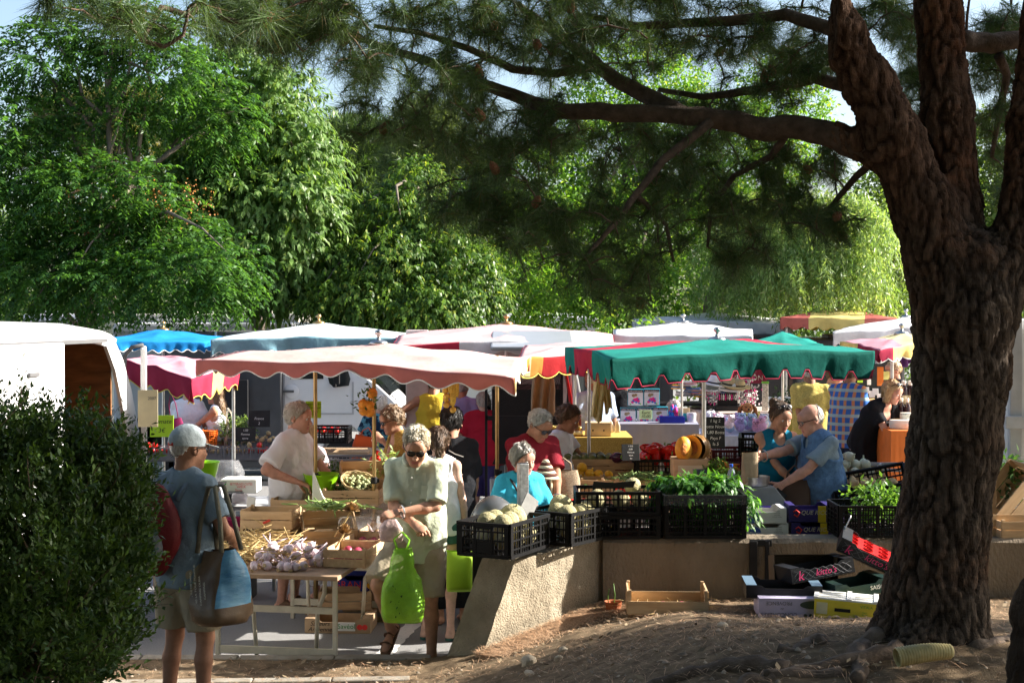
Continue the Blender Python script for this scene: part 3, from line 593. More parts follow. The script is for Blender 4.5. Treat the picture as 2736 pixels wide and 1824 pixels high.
 b=p[:,None]-d[:,None]*RNG.uniform(0,.07,(n,m,1));L=RNG.uniform(.09,.16,(n,m,1));s=nrm(np.cross(nd,RNG.normal(size=nd.shape)))*.0013
 tip=b+nd*L+np.array([0,0,-.012]);vv=np.stack([b-s,b+s,tip],2).reshape(-1,3)-o3;cc=np.repeat(np.array([[.042,.080,.030]])+RNG.random((n,1))*np.array([[.045,.065,.022]]),m,0)*RNG.uniform(.7,1.3,(n*m,1))
 k=RNG.random(n*m)<.03;cc[k]=[.16,.11,.05]
 mesh_obj('crown',vv,np.arange(n*m*3).reshape(-1,3),M('pine_needles',rough=.5,attr='col',trans=.28,spec=.35),t,cols=cc)
 cm=M('pine_cone',(.23,.10,.055),.8,.3,40,1,120);pr=None;ks=RNG.choice(len(tips),70,replace=False)
 for i in ks:
  if tips[i][0][2]>4.1:continue
  if pr is None:
   q=MB();q.lathe([(.0,-.035),(.016,-.03),(.024,-.012),(.021,.012),(.012,.032),(0,.045)],seg=9);pr=q.build('cone',cm,t,smooth=True);c=pr;
  else:c=pr.copy();COL.objects.link(c);c.parent=t
  c.location=V(tips[i][0])-B;c.rotation_euler=(random.uniform(-1,1),random.uniform(-1,1),0)
 B2=V((XY(2760,5.2),5.2,.8));t2=thing('pine_tree','dark leaning pine trunk cut off by the bottom right corner','tree',B2)
 f=Field(np.array([1.5,4.8,.5]),np.array([2.8,5.7,5.2]),.022);pp=[(2785,1900,110),(2805,1650,90),(2850,1400,80),(2900,1100,78),(2900,700,76),(2940,300,70)]
 for(a,b,r),(c_,d_,r2)in zip(pp,pp[1:]):f.cone(W(a,b,5.2),W(c_,d_,5.2),r*5.2/FPX,r2*5.2/FPX,.05)
 v,F=f.mesh();v=smooth_v(v,F,2);n=vnorm(v,F);e,cv=voro((v+.04*fbm(v*6,2)[:,None])*np.array([14,14,5]));fur=1-np.clip(e/.25,0,1)
 v=v-n*(.02*fur-.01*cv)[:,None];c=(np.array([[.08,.06,.045]])*(.6+.7*cv[:,None])*(1-.65*fur[:,None]))[F].mean(1)
 mesh_obj('trunk',v-np.array(B2),F,PINE_BARK,t2,smooth=True,cols=c)
pine()
def shade_pine(x,y,z,lobes,n,lab,sz=1.5):
 B=(x,y,zB(x,y)-.1);t=thing('pine_tree',lab,'tree',B,0,'pines on the bank');P,O=lobes_pts(lobes,n,.2,.4,.0);q,own=spray(P,O,'needle',sz)
 mesh_obj('crown',q.reshape(-1,3)-np.array(B),np.arange(len(q)*4).reshape(-1,4),M('pine_needles'),t,cols=np.array([[.05,.085,.028]])*(.7+.8*RNG.random((len(q),1))))
 mb=MB();mb.tube([(0,0,-.2),(.05,0,1.5),(-.05,.1,z*.6),(0,0,z)],[.24,.2,.16,.06],12)
 for i in range(10):
  e=V(P[random.randrange(len(P))])-V(B);a=V((0,0,z*random.uniform(.5,.9)));mb.tube([a,a.lerp(e,.5)+V((0,0,.2)),e],[.07,.04,.015],6)
 mb.build('trunk',M('bough_bark'),t,smooth=True)
def sky_blocking_pines():
 for x,y,z,lob,lab in((2.5,-3.5,6.5,[(2.5,1.5,7.6,4.2,1.3,3.6),(5.5,-2.5,5.2,3,3,2.2),(1.0,6.2,7.4,3.4,1.0,2.2),(1.5,-4.5,4.2,3,3.4,1.5)],'tall unseen pine added behind the camera to block sky light over the bank'),(-5.2,-1.5,6.5,[(-4.5,3.2,7.2,3.4,1.5,3.4),(-5,-3.5,4.8,3.6,3.6,1.8),(-8,2,5,2,3.2,4),(-4.6,7.2,6.9,2.8,1,1.8)],'broad unseen pine added behind the camera at left to block sky light')):shade_pine(x,y,z,lob,4200,lab,2.6)  # unseen pines added overhead and behind the camera to cut sky fill
def hedge():
 B=V((-2.2,6.4,.2));t=thing('hedge','big dark shrub of narrow leaves filling the lower left corner','shrub',B);o3=np.array(B)
 lob=[pxl(*q)for q in[(110,1370,250,240,6.6,.5),(280,1370,110,190,6.7,.35),(320,1290,70,120,6.8,.3),(70,1560,240,260,6.2,.5),(250,1560,150,190,6.5,.35),(190,1230,140,120,6.8,.4),(40,1200,140,110,6.7,.4),(320,1480,70,110,6.7,.25),(60,1750,260,150,5.9,.45),(-150,1400,200,300,6.3,.6),(270,1700,110,80,6.4,.25)]]
 P,O=lobes_pts(lob,4300,.4,.22,.4)
 m=16;n=len(P);d=nrm(O*.7+np.array([0,0,.75])+.35*RNG.normal(size=P.shape));Ls=RNG.uniform(.06,.16,(n,1,1));tt=np.linspace(0,1,m)[None,:,None]
 wp=RNG.random(n)<.035;Ls[wp]*=2.4
 p=P[:,None]+d[:,None]*Ls*tt+.012*RNG.normal(size=(n,m,3));sd=nrm(np.cross(d,rdir(n)))[:,None]*np.where(np.arange(m)%2,1,-1)[None,:,None]
 ld=d[:,None]*.75+sd*.75+.25*RNG.normal(size=p.shape);up=np.broadcast_to(d[:,None]+np.array([0,0,.3]),p.shape)+.3*RNG.normal(size=p.shape)
 q=leaves(p.reshape(-1,3),ld.reshape(-1,3),up.reshape(-1,3),RNG.uniform(.022,.048,n*m),RNG.uniform(.011,.019,n*m))
 c=np.repeat(np.array([[.028,.060,.014]])+RNG.random((n,1))**2*np.array([[.07,.11,.02]]),m,0)*RNG.uniform(.7,1.3,(n*m,1))
 mesh_obj('crown',q.reshape(-1,3)-o3,np.arange(len(q)*4).reshape(-1,4),M('leaf_hedge',rough=.45,attr='col',trans=.25,spec=.25),t,cols=c)
 mb=MB();rt=[W(100,1850,6.2),W(240,1830,6.5),W(0,1850,6.0),W(-120,1850,6.2)]
 for i in range(150):
  e=V(P[random.randrange(n)]);a=random.choice(rt);mb.tube([a-B,a.lerp(e,.5)+V((random.uniform(-.1,.1),random.uniform(-.1,.1),0))-B,e-B],[.012,.007,.003],5,cap=False)
 for i in np.where(wp)[0]:mb.tube([V(p[i,0])-B,V(p[i,m//2])-B,V(p[i,-1])-B],[.003,.002,.001],4,cap=False)
 mb.build('stem',M('twig_bark'),t,smooth=True)
hedge()
shade_pine(6.9,7.9,5.2,[(6.6,8.8,4.6,1.5,1.9,.95),(6.6,7.3,4.8,1.5,2.1,1.1),(6.7,7.9,6.2,1.6,1.0,1.6),(6.6,5.7,4.4,1.5,1.8,1.0),(6.4,8.1,2.9,1.3,.9,1.5)],2300,'pine standing right of the frame whose crown shades the bank')
sky_blocking_pines()
SKINS={}
def skin(name,c):return M('skin_'+name,c,.6,.16,22,.25,160,spec=.25)
SK_TAN=skin('tanned',(.50,.27,.175));SK_PALE=skin('fair',(.62,.39,.30));SK_DARK=skin('brown',(.33,.165,.10));SK_RED=skin('ruddy',(.55,.29,.21))
LIP=M('lips',(.45,.16,.13),.4,.1);EYEW=M('eye_white',(.75,.73,.70),.2,0);IRIS=M('iris',(.05,.035,.03),.15,0);NAILP=M('pink_nails',(.75,.05,.25),.25,0)
BLKGL=M('dark_lens',(.012,.010,.010),.08,0,spec=.6);FRAME=M('dark_frame',(.03,.02,.018),.35,.1)
CHAIN=M('steel',(.55,.54,.52),.28,.08,20,metal=1)
def head_mesh(kind):
 """head in its own frame: origin between the ears, face towards -Y"""
 m=kind=='man' or kind=='heavy';f=Field((-.11,-.15,-.21),(.11,.125,.14),.0046)
 f.ell((0,.014,.032),(.074,.094,.088),.02);f.ell((0,-.030,-.038),(.061 if m else .053,.062,.076),.045)
 f.ell((0,-.052,-.062),(.046 if m else .041,.034,.034),.03)
 f.ell((0,-.074,-.099),(.029 if m else .021,.019,.016 if m else .012),.03)
 f.ell((.036,-.066,-.028),(.024,.02,.026),.02);f.ell((-.036,-.066,-.028),(.024,.02,.026),.02)
 if kind=='heavy':f.ell((.045,-.045,-.07),(.026,.035,.03),.03);f.ell((-.045,-.045,-.07),(.026,.035,.03),.03);f.ell((0,-.04,-.105),(.042,.035,.022),.03)
 f.cone((-.04,-.078,.022),(.04,-.078,.022),.012,.012,.02);f.ell((0,-.078,.05),(.045,.02,.03),.03)
 for sx in(-1,1):f.ell((sx*.031,-.094,.004),(.0165,.014,.0115),0,sub=True)
 f.cone((0,-.088,.012),(0,-.106,-.028),.0085,.0135,.012);f.ell((0,-.111,-.032),(.0125,.0105,.0095),.008)
 for sx in(-1,1):f.ell((sx*.011,-.100,-.035),(.008,.009,.007),.006)
 f.ell((0,-.087,-.0615),(.024,.0115,.0062),.005);f.ell((0,-.086,-.0725),(.021,.0115,.0066),.005)
 f.ell((0,-.1,-.067),(.022,.006,.0014),0,sub=True)
 for sx in(-1,1):
  f.ell((sx*.077,.012,-.004),(.010,.020,.033),.010,rot=Euler((R(-14),0,R(sx*18))).to_matrix());f.ell((sx*.084,.008,-.001),(.006,.010,.018),0,sub=True)
 f.cone((0,.018,-.05),(0,.030,-.20),.054 if m else .046,.058 if m else .049,.03)
 v,F=f.mesh();v=smooth_v(v,F,1,.4);fc=v[F].mean(1)
 mi=np.zeros(len(F),int);lip=(fc[:,1]<-.088)&(np.abs(fc[:,2]+.067)<.0115)&(np.abs(fc[:,0])<.022);mi[lip]=1
 vs,fs,ms=[v],[F],[mi];n=len(v)
 for sx in(-1,1):
  b=MB();b.ball((sx*.031,-.0835,.004),.0115,10,8);b.ball((sx*.031,-.0905,.003),.0056,8,6,1)
  q=np.array([f_ if len(f_)==4 else f_+(f_[-1],)for f_ in b.f]);vs.append(np.array(b.v));fs.append(q+n);ms.append(np.array(b.m)+2);n+=len(b.v)
 return np.concatenate(vs),np.concatenate(fs),np.concatenate(ms)
def hand_mesh(curl,thumb=.6,spread=.12,h=.0042):
 """left hand: wrist at the origin, fingers along -Z, palm facing +X... thumb towards -Y"""
 f=Field((-.075,-.075,-.205),(.085,.06,.03),h)
 f.cone((0,0,.03),(0,0,-.02),.026,.027,.01,flat=(.75,1.05),side=(1,0,0));f.cone((0,.002,-.02),(0,.002,-.078),.030,.037,.014,flat=(.45,1.08),side=(1,0,0))
 for i,(y,l,r)in enumerate(((-.030,.072,.0085),(-.010,.080,.0088),(.011,.075,.0085),(.030,.060,.0074))):
  p=np.array([.002,y,-.083+abs(y-.0)*.25]);a=.12*curl;sp=y*spread*9
  for j,q in enumerate((.46,.31,.23)):
   a2=a+curl*(.55,.95,.7)[j]*(1+.08*i);a=a2;d=np.array([math.sin(a),math.sin(sp)*(1 if j==0 else .4),-math.cos(a)]);e=p+d*l*q;f.cone(p,e,r*(1-.1*j),r*(.92-.1*j),.005);p=e
 p=np.array([.008,-.026,-.022])
 for d,l,r in(((.35+.3*thumb,-.75+.3*thumb,-.62),.044,.0125),((.3+.5*thumb,-.45+.35*thumb,-.85),.032,.0100),((.3+.5*thumb,-.1+.3*thumb,-.9),.025,.0088)):
  d=np.array(d);d/=np.linalg.norm(d);e=p+d*l;f.cone(p,e,r,r*.88,.007);p=e
 v,F=f.mesh();return v,F
HEADS={k:head_mesh(k)for k in('man','woman','heavy')}
HANDS={'relaxed':hand_mesh(.5),'open':hand_mesh(.22,.2,.2),'grip':hand_mesh(1.25,1.0),'point':hand_mesh(.75,.8)}
def rotm(yaw=0,pitch=0,roll=0):return np.array((Matrix.Rotation(R(yaw),3,'Z')@Matrix.Rotation(R(-pitch),3,'X')@Matrix.Rotation(R(roll),3,'Y')))
def ik(a,t,l1,l2,hint):
 d=t-a;L=np.linalg.norm(d);mx=(l1+l2)*.995
 if L>mx:d=d/L*mx;t=a+d;L=mx
 x=(L*L+l1*l1-l2*l2)/(2*L);h=math.sqrt(max(0,l1*l1-x*x));u=d/L;hp=np.array(hint,float);hp=hp-u*hp.dot(u);hp/=np.linalg.norm(hp)+1e-9
 return a+u*x+hp*h,t
PEOPLE={}
class Person:
 def __init__(s,key,label,px,y,head_py,yaw,ht=1.72,w=1.,sex='man',lean=0,side=0,twist=0,head=(0,0,0),arms=None,legs=None,skin=SK_TAN,belly=0,bust=0,z=None,h=None,hipw=1.,headk=1.04,stoop=None):
  s.k=k=ht/1.75;s.sex=sex;s.w=w;s.skin=skin;s.h=h or(.011 if y<12.8 else .015)
  A=np.array
  x=XY(px,y);s.root=thing('person',label,'person',(x,y,0),R(yaw));PEOPLE[key]=s
  fw=A([0,-1.,0]);up=A([0,0,1.])
  def tilt(dg,sd=0):return A([math.sin(R(sd)),-math.sin(R(dg)),math.cos(R(dg))*math.cos(R(sd))])
  legs=legs or{};s.P=P={}
  hipz=.925*k-legs.get('drop',0.)
  pel=A([legs.get('shift',0),legs.get('back',0.),hipz]);d1=tilt(lean*.6,side);d2=tilt(lean,side);d3=tilt(lean*1.2,side)
  P['pel']=pel;P['waist']=pel+d1*.15*k;P['chest']=P['waist']+d2*.19*k;P['neckb']=P['chest']+d3*.20*k;s.d2=d2;s.d3=d3
  sv=A([math.cos(R(twist)),math.sin(R(twist)),0]);s.sv=sv;s.fwd=np.cross(sv,d2)
  sw=(.170 if sex!='woman' else .148)*k*(1+(w-1)*.8)
  for q,sg in(('L',1),('R',-1)):P['sh'+q]=P['neckb']-d3*.068*k+sv*sg*sw+s.fwd*(-.01)
  Hm=rotm(*head);s.Hm=Hm;P['hc']=P['neckb']+d3*.022*k+Hm@(A([0,-.022,.110])*k);s.hk=k*headk
  if head_py is not None:
   top=W(px,head_py,y).z;s.top=P['hc'][2]+.128*s.hk;s.root.location.z=(z if z is not None else 0);s.err=top-s.top-s.root.location.z
   if z is None:
    e=max(-.22,min(.22,s.err));s.legk=e
    for q in P:P[q]=P[q]+A([0,0,e])
   if abs(s.err)>.12:print('HEIGHT',key,round(s.err,3))
  arms=arms or{};l1,l2=.285*k,.255*k
  for q,sg in(('L',1),('R',-1)):
   a=arms.get(q,{});t=a.get('to');sh=P['sh'+q]
   if t is None:t=sh+A([sg*.07,-.03,-.53*k]);hint=A([sg*.3,.8,0])
   else:t=A(t,float);hint=A(a.get('hint',(sg*.6,.5,-.6)),float)
   if 'abs' in a:inv=np.linalg.inv(rotm(yaw));t=inv@(A(a['abs'])-A(s.root.location))
   P['el'+q],P['wr'+q]=ik(sh,t,l1,l2,hint);s.P['hand'+q]=a
  for q,sg in(('L',1),('R',-1)):
   P['hip'+q]=P['pel']+A([sg*.088*k*hipw,0,-.02]);g=legs.get(q,{});t=A(g.get('to',(sg*.10,.03,0)),float)
   t=A([t[0],t[1],t[2]+.075*k]);l=(P['hip'+q][2]-.075*k);LL=max(l*.505,.40*k);P['kn'+q],P['an'+q]=ik(P['hip'+q],t,LL,LL*.97,A(g.get('hint',(sg*.15,-1,0)),float))
   s.P['foot'+q]=g
  s.belly,s.bust,s.hipw=belly,bust,hipw;s.body()
 def prims_torso(s,f,o=0.,k=.05,sleeves=False):
  P,w,kk=s.P,s.w,s.k;fem=s.sex=='woman';a=lambda v:v*kk
  f.cone(P['pel']+s.d2*-.03,P['waist'],a(.118)+o,a(.108)+o,k,flat=(1.38*w*s.hipw,.98),side=s.sv)
  f.cone(P['waist'],P['chest'],a(.104 if fem else .110)+o,a(.116)+o,k,flat=(1.28*w,.98),side=s.sv)
  f.cone(P['chest'],P['neckb']-s.d3*.075*kk,a(.114)+o,a(.088)+o,k,flat=(1.42*w,.92),side=s.sv)
  for q in 'LR':f.cone(P['neckb']-s.d3*.04*kk,P['sh'+q],a(.046)+o*.8,a(.046)+o*.6,.03)
  if s.belly:f.ell(P['waist']+s.fwd*(.05+.03*s.belly)+s.d2*.0,A3(.150+.02*s.belly,.105+.03*s.belly,.15)*kk*A3(w,1,1)+o,.06,rot=np.stack([s.sv,-s.fwd,s.d2],1))
  if s.bust:
   for sg in(-1,1):f.ell(P['chest']+s.fwd*(.085*kk)+s.sv*sg*.07*kk+s.d2*.015,A3(.065,.06,.062)*s.bust+o,.04)
 def body(s):
  P,k=s.P,s.k;pts=np.array([v for n,v in P.items()if not n.startswith(('hand','foot'))]);lo,hi=pts.min(0)-.2,pts.max(0)+.12;lo[2]=max(lo[2],-.05);lo[2]=min(lo[2],-.03)
  f=Field(lo,hi,s.h);s.prims_torso(f)
  f.cone(P['neckb']-s.d3*.07,P['hc']+s.Hm@np.array([0,.025,-.08])*k,.06*k,.05*k,.03)
  fem=s.sex=='woman';am=(.9 if fem else 1.)*(1+(s.w-1)*.7)
  for q in 'LR':
   f.ell(P['sh'+q],A3(.05,.05,.05)*k*am,.03)
   f.cone(P['sh'+q],P['el'+q],.050*k*am,.038*k*am,.02);m=P['el'+q]*.7+P['wr'+q]*.3
   f.cone(P['el'+q],m,.037*k*am,.041*k*am,.015);f.cone(m,P['wr'+q],.040*k*am,.026*k*am,.015)
   f.cone(P['hip'+q],P['kn'+q],.088*k*am,.054*k*am,.03);c=P['kn'+q]*.68+P['an'+q]*.32;ax=P['an'+q]-P['kn'+q];bk=np.array([0,1.,0]);bk=bk-ax*(bk@ax)/(ax@ax)
   f.cone(P['kn'+q],c+bk*.012,.050*k*am,.053*k*am,.02);f.cone(c+bk*.012,P['an'+q],.052*k*am,.034*k*am,.02)
   g=P['foot'+q];fd=s.footdir(g);a=P['an'+q];b=a-s.fup(g)*.048*k;f.cone(a,b-fd*.035*k,.034*k,.03*k,.02);f.cone(b-fd*.03*k,b+fd*.12*k,.030*k,.024*k,.02,flat=(1.25,.8),side=np.cross(fd,s.fup(g)));
   f.cone(b+fd*.10*k-s.fup(g)*.008,b+fd*.165*k-s.fup(g)*.01,.022*k,.016*k,.015,flat=(1.9,.8),side=np.cross(fd,s.fup(g)))
  v,F=f.mesh();v=smooth_v(v,F,1,.5);V_,F_,M_=[v],[F],[np.zeros(len(F),int)];n=len(v)
  hv,hf,hm=HEADS[s.sex];hv=(s.Hm@(hv*s.hk).T).T+P['hc'];V_.append(hv);F_.append(hf+n);M_.append(hm);n+=len(hv)
  for q,sg in(('L',1),('R',-1)):
   a=P['hand'+q];v,F=HANDS[a.get('pose','relaxed')];v=v.copy()*k*(.95 if fem else 1.05)
   d=P['wr'+q]-P['el'+q];d=d/np.linalg.norm(d);d=d*.85+np.array(a.get('bend',(0,0,0)),float);d/=np.linalg.norm(d)
   pn=np.array(a.get('palm',(-sg,0,0)),float);pn=pn-d*pn.dot(d);pn/=np.linalg.norm(pn)+1e-9
   y=np.cross(-d,pn)
   if(y@np.array(a.get('thumb',s.fwd if abs(d[2])>.5 else(0,0,1.))))>0:v[:,1]*=-1;F=F[:,::-1]
   B=np.stack([pn,y,-d],1);v=(B@v.T).T+P['wr'+q]+d*.012;V_.append(v);F_.append(F+n);M_.append(np.zeros(len(F),int));n+=len(v);s.P['hc'+q]=P['wr'+q]+d*.09+pn*.03
  mesh_obj('body',np.concatenate(V_),np.concatenate(F_),[s.skin,LIP,EYEW,IRIS],s.root,True,np.concatenate(M_))
 def footdir(s,g):t=R(g.get('toe',0));p=R(g.get('pitch',0));return np.array([math.sin(t)*math.cos(p),-math.cos(t)*math.cos(p),math.sin(p)])
 def fup(s,g):t=R(g.get('toe',0));p=R(g.get('pitch',0));return np.array([-math.sin(t)*math.sin(p),math.cos(t)*math.sin(p),math.cos(p)])
 def field(s,names,pad=.25):
  pts=np.array([s.P[n]for n in names]);return Field(pts.min(0)-pad,pts.max(0)+pad,s.h)
 def shirt(s,mat,sleeve=.6,hem=-.06,loose=.016,vneck=0,name='shirt',fold=.006,neck=.060,seed=1,flare=0,nosleeve=False,open_back=0,sfl=.016):
  P,k=s.P,s.k;f=s.field(['pel','waist','chest','neckb','shL','shR','elL','elR'],.30)
  s.prims_torso(f,loose,.05)
  if hem<-.02:f.cone(P['waist'],P['pel']+s.d2*hem,(.112+.006)*k+loose,(.118+flare)*k+loose,.05,flat=(1.34*s.w*s.hipw,1.02),side=s.sv,cut=True)
  am=(.9 if s.sex=='woman' else 1.)*(1+(s.w-1)*.7)
  if not nosleeve:
   for q in 'LR':
    e=P['sh'+q]+(P['el'+q]-P['sh'+q])*min(sleeve,1)
    f.cone(P['sh'+q],e,.046*k*am+loose*.7,.042*k*am+loose*.5+sfl,.022,cut=True)
    if sleeve>1:e2=P['el'+q]+(P['wr'+q]-P['el'+q])*(sleeve-1);f.cone(P['el'+q],e2,.048*k*am+loose*.6,.04*k*am+loose*.5,.03,cut=True)
  if fold:f.folds(fold,26,seed,(1,1,.6));f.folds(fold*.5,60,seed+1,(1,1,.5))
  f.plane(P['pel']+s.d2*hem*k,-s.d2)
  if nosleeve:
   for q,sg in(('L',1),('R',-1)):f.ell(P['sh'+q]+s.sv*sg*.035+s.d3*-.03,A3(.062,.09,.11)*k,0,sub=True,rot=np.stack([s.sv,-s.fwd,s.d3],1))
  nb=P['neckb']+s.d3*.02;f.ell(nb,A3(neck,neck,.042)*k,0,sub=True)
  if vneck:f.ell(P['neckb']+s.fwd*.08*k-s.d3*.06,A3(.045+.02*vneck,.07,.05+.05*vneck)*k,0,sub=True)
  v,F=f.mesh();v=smooth_v(v,F,1,.5);return mesh_obj(name,v,F,mat,s.root,True)
 def trousers(s,mat,leg=.45,loose=.02,name='shorts',rise=.06,flare=.01,fold=.006,seed=3):
  P,k=s.P,s.k;am=(.9 if s.sex=='woman' else 1.)*(1+(s.w-1)*.7);f=s.field(['pel','waist','hipL','hipR','knL','knR','anL','anR'],.18)
  f.cone(P['pel']+s.d2*-.03,P['waist'],.118*k+loose*.6,.108*k+loose*.5,.05,flat=(1.36*s.w*s.hipw,.98),side=s.sv)
  for q in 'LR':
   if leg<=1:e=P['hip'+q]+(P['kn'+q]-P['hip'+q])*leg;r=.088+(.054-.088)*leg;f.cone(P['hip'+q],e,.088*k*am+loose,r*k*am+loose+flare,.03,cut=True)
   else:
    e=P['kn'+q]+(P['an'+q]-P['kn'+q])*(leg-1);f.cone(P['hip'+q],P['kn'+q],.088*k*am+loose,.056*k*am+loose,.03);f.cone(P['kn'+q],e,.056*k*am+loose,.046*k*am+loose+flare,.03,cut=True)
  if fold:f.folds(fold,30,seed,(1,1,.5));f.folds(fold*.5,65,seed+1,(1,1,.6))
  f.plane(P['pel']+s.d2*rise*k,s.d2);v,F=f.mesh();v=smooth_v(v,F,1,.5);return mesh_obj(name,v,F,mat,s.root,True)
 def skirt(s,mat,hem_z=.5,flare=.08,name='skirt',loose=.02,fold=.02,seed=5,top=None):
  P,k=s.P,s.k;f=Field(P['pel']-.42,P['pel']+.35,s.h);f.lo[2]=min(f.lo[2],hem_z-.05);f=Field(f.lo,P['pel']+.35,s.h);b=P['pel']*A3(1,1,0)+A3(0,0,hem_z)
  a=P['waist']if top is None else top;f.cone(P['pel'],a,.118*k+loose,.108*k+loose,.05,flat=(1.34*s.w*s.hipw,.98),side=s.sv);f.cone(P['pel'],b,.12*k+loose,(.12+flare)*k+loose,.05,flat=(1.3*s.w*s.hipw,1),side=s.sv,cut=True)
  f.folds(fold,34,seed,(1,1,.08));f.plane(b,(0,0,-1));v,F=f.mesh();return mesh_obj(name,smooth_v(v,F,1,.5),F,mat,s.root,True)
 def h2b(s,p):return s.Hm@(np.array(p)*s.hk)+s.P['hc']
 def headgear(s,mb,name,mats,smooth=True,auto=None,bev=0):
  mb.v=[V(s.h2b(v))for v in mb.v];return mb.build(name,mats,s.root,smooth,bev,auto=auto)
 def hair(s,mat,style='short',seed=0,strands=900,vol=0.,cut=None):
  long_=style in('long','pony','shoulder');f=Field((-.15,-.13,-.50 if style=='long' else-.26),(.15,.21,.18),.0065 if s.h<.013 else .009);o=(.004 if s.sex!='woman' else .007)+vol*.8
  f.ell((0,.014,.034),A3(.074,.094,.088)+o,0);f.ell((0,.03,.02),A3(.070,.080,.088)+o,.02)
  if style=='bob' or style=='shoulder':
   for sx in(-1,1):f.cone((sx*.062,.01,.03),(sx*.07,.0,-.09 if style=='bob' else-.17),.035+vol,.026+vol,.03)
   f.cone((0,.06,.02),(0,.075,-.07 if style=='bob' else-.17),.055+vol,.035,.03)
  if style=='long':
   f.cone((0,.06,.03),(0,.085,-.14),.062,.06,.03,flat=(1.15,.7),side=(1,0,0));f.cone((0,.085,-.14),(.02,.12,-.46),.062,.022,.03,flat=(1.3,.6),side=(1,0,0))
   for sx in(-1,1):f.cone((sx*.06,.015,.02),(sx*.072,.05,-.2),.026,.02,.02)
  if style=='bun':f.ell((0,.125,.075),(.042,.04,.042),.015)
  if style=='pony':f.cone((0,.115,.05),(0,.14,-.05),.03,.035,.02);f.cone((0,.14,-.05),(0,.12,-.24),.035,.012,.02)
  f.folds((.006 if s.sex=='woman' else .0035)+vol*.35,75,seed,(1,1,.45));f.folds(.003,190,seed+1,(1,1,.3))
  n={'short':(0,.8,.6),'bald':(0,.93,-.36)}.get(style,(0,.8,.6));c={'short':-.010,'bald':.028}.get(style,-.012)
  if cut is not None:c=cut
  nn=np.array(n)/np.linalg.norm(n)
  lim={'short':-.072,'bald':-.065,'bun':-.075,'pony':-.08}.get(style)
  g0,g1,g2=(np.arange(f.n[i])*f.h+f.lo[i]for i in range(3));yy=g1[None,:,None];zz=g2[None,None,:]
  line=(c-yy*nn[1]-zz*nn[2])if not(style in('bob','shoulder','long'))else np.minimum(c-yy*nn[1]-zz*nn[2],np.maximum(zz-.03,-.042-yy))
  f.d=np.maximum(f.d,np.broadcast_to(line,f.d.shape).astype(np.float32))
  if lim:f.d=np.maximum(f.d,np.broadcast_to(lim-zz,f.d.shape).astype(np.float32))if style in('short','bald')else f.d
  v,F=f.mesh();nv=vnorm(v,F)
  rs=np.random.default_rng(seed+7);k=rs.choice(len(v),strands);p,n0=v[k],nv[k];back=np.array([0,.45,-.9])if long_ or style=='bob' else np.array([0,.75,-.55])
  crown=np.array([0,.05,.12]);d=nrm((p-crown)-n0*np.sum((p-crown)*n0,-1,keepdims=True))*.8+back*.5+.22*rs.normal(size=p.shape);d=nrm(d-n0*np.sum(d*n0,-1,keepdims=True)*.95+n0*.06)
  L=rs.uniform(.012,.032,(strands,1))*(1.5 if long_ else 1.)*(1+vol*20);sd=nrm(np.cross(d,n0))*rs.uniform(.0008,.002,(strands,1));p=p+n0*.001
  q=np.stack([p-sd,p+sd,p+d*L*.6+sd*.7+n0*.004,p+d*L],1).reshape(-1,3);V_=np.concatenate([v,q]);F_=np.concatenate([F,np.arange(len(q)).reshape(-1,4)+len(v)])
  V_=(s.Hm@(V_*s.hk).T).T+s.P['hc'];return mesh_obj('hair',V_,F_,mat,s.root,True)
 def sunglasses(s,lens=None,name='sunglasses',wide=1.,up=0,w2=.024):
  mb=MB();lens=lens or BLKGL;sl=up
  for sx in(-1,1):
   out=[(.004,.012),(.012,.017),(.044,.015),(.052,.008),(.048,-.012),(.036,-.020),(.014,-.018),(.005,-.006)]
   pts=[(sx*x*wide,z+.004)for x,z in out]
   if sx<0:pts=pts[::-1]
   mb.plate(pts,-.104,-.1005,0);
   vv=mb.v[-16:]
   for i,q in enumerate(vv):mb.v[len(mb.v)-16+i]=V((q.x,q.y+abs(q.x)*.22-.004,q.z))
   o2=[(sx*x*wide,-.106+abs(x)*.22,z+.004)for x,z in out];mb.tube([V(q)for q in o2+o2[:1]],.0024,6,1)
   mb.tube([(sx*.052*wide,-.094,.012),(sx*.072,-.06,.012),(sx*.083,.0,.010),(sx*.084,.025,-.004)],.0028,6,1)
  mb.tube([(-.005,-.106,.010),(0,-.110,.013),(.005,-.106,.010)],.0028,6,1)
  if up:
   Q=Matrix.Rotation(R(-48),3,'X');mb.v=[Q@(V(v)*1.04-V((0,.01,.0)))+V((0,.022,.03))for v in mb.v]
  return s.headgear(mb,name,[lens,FRAME])
 def glasses(s,name='glasses'):return s.sunglasses(M('clear_lens',(.5,.5,.5),.05,0,alpha=.18),name)
 def brows(s,mat):
  mb=MB()
  for sx in(-1,1):mb.tube([(sx*.014,-.094,.021),(sx*.030,-.096,.026),(sx*.046,-.086,.021)],[.003,.0042,.002],6)
  return s.headgear(mb,'eyebrows',mat)
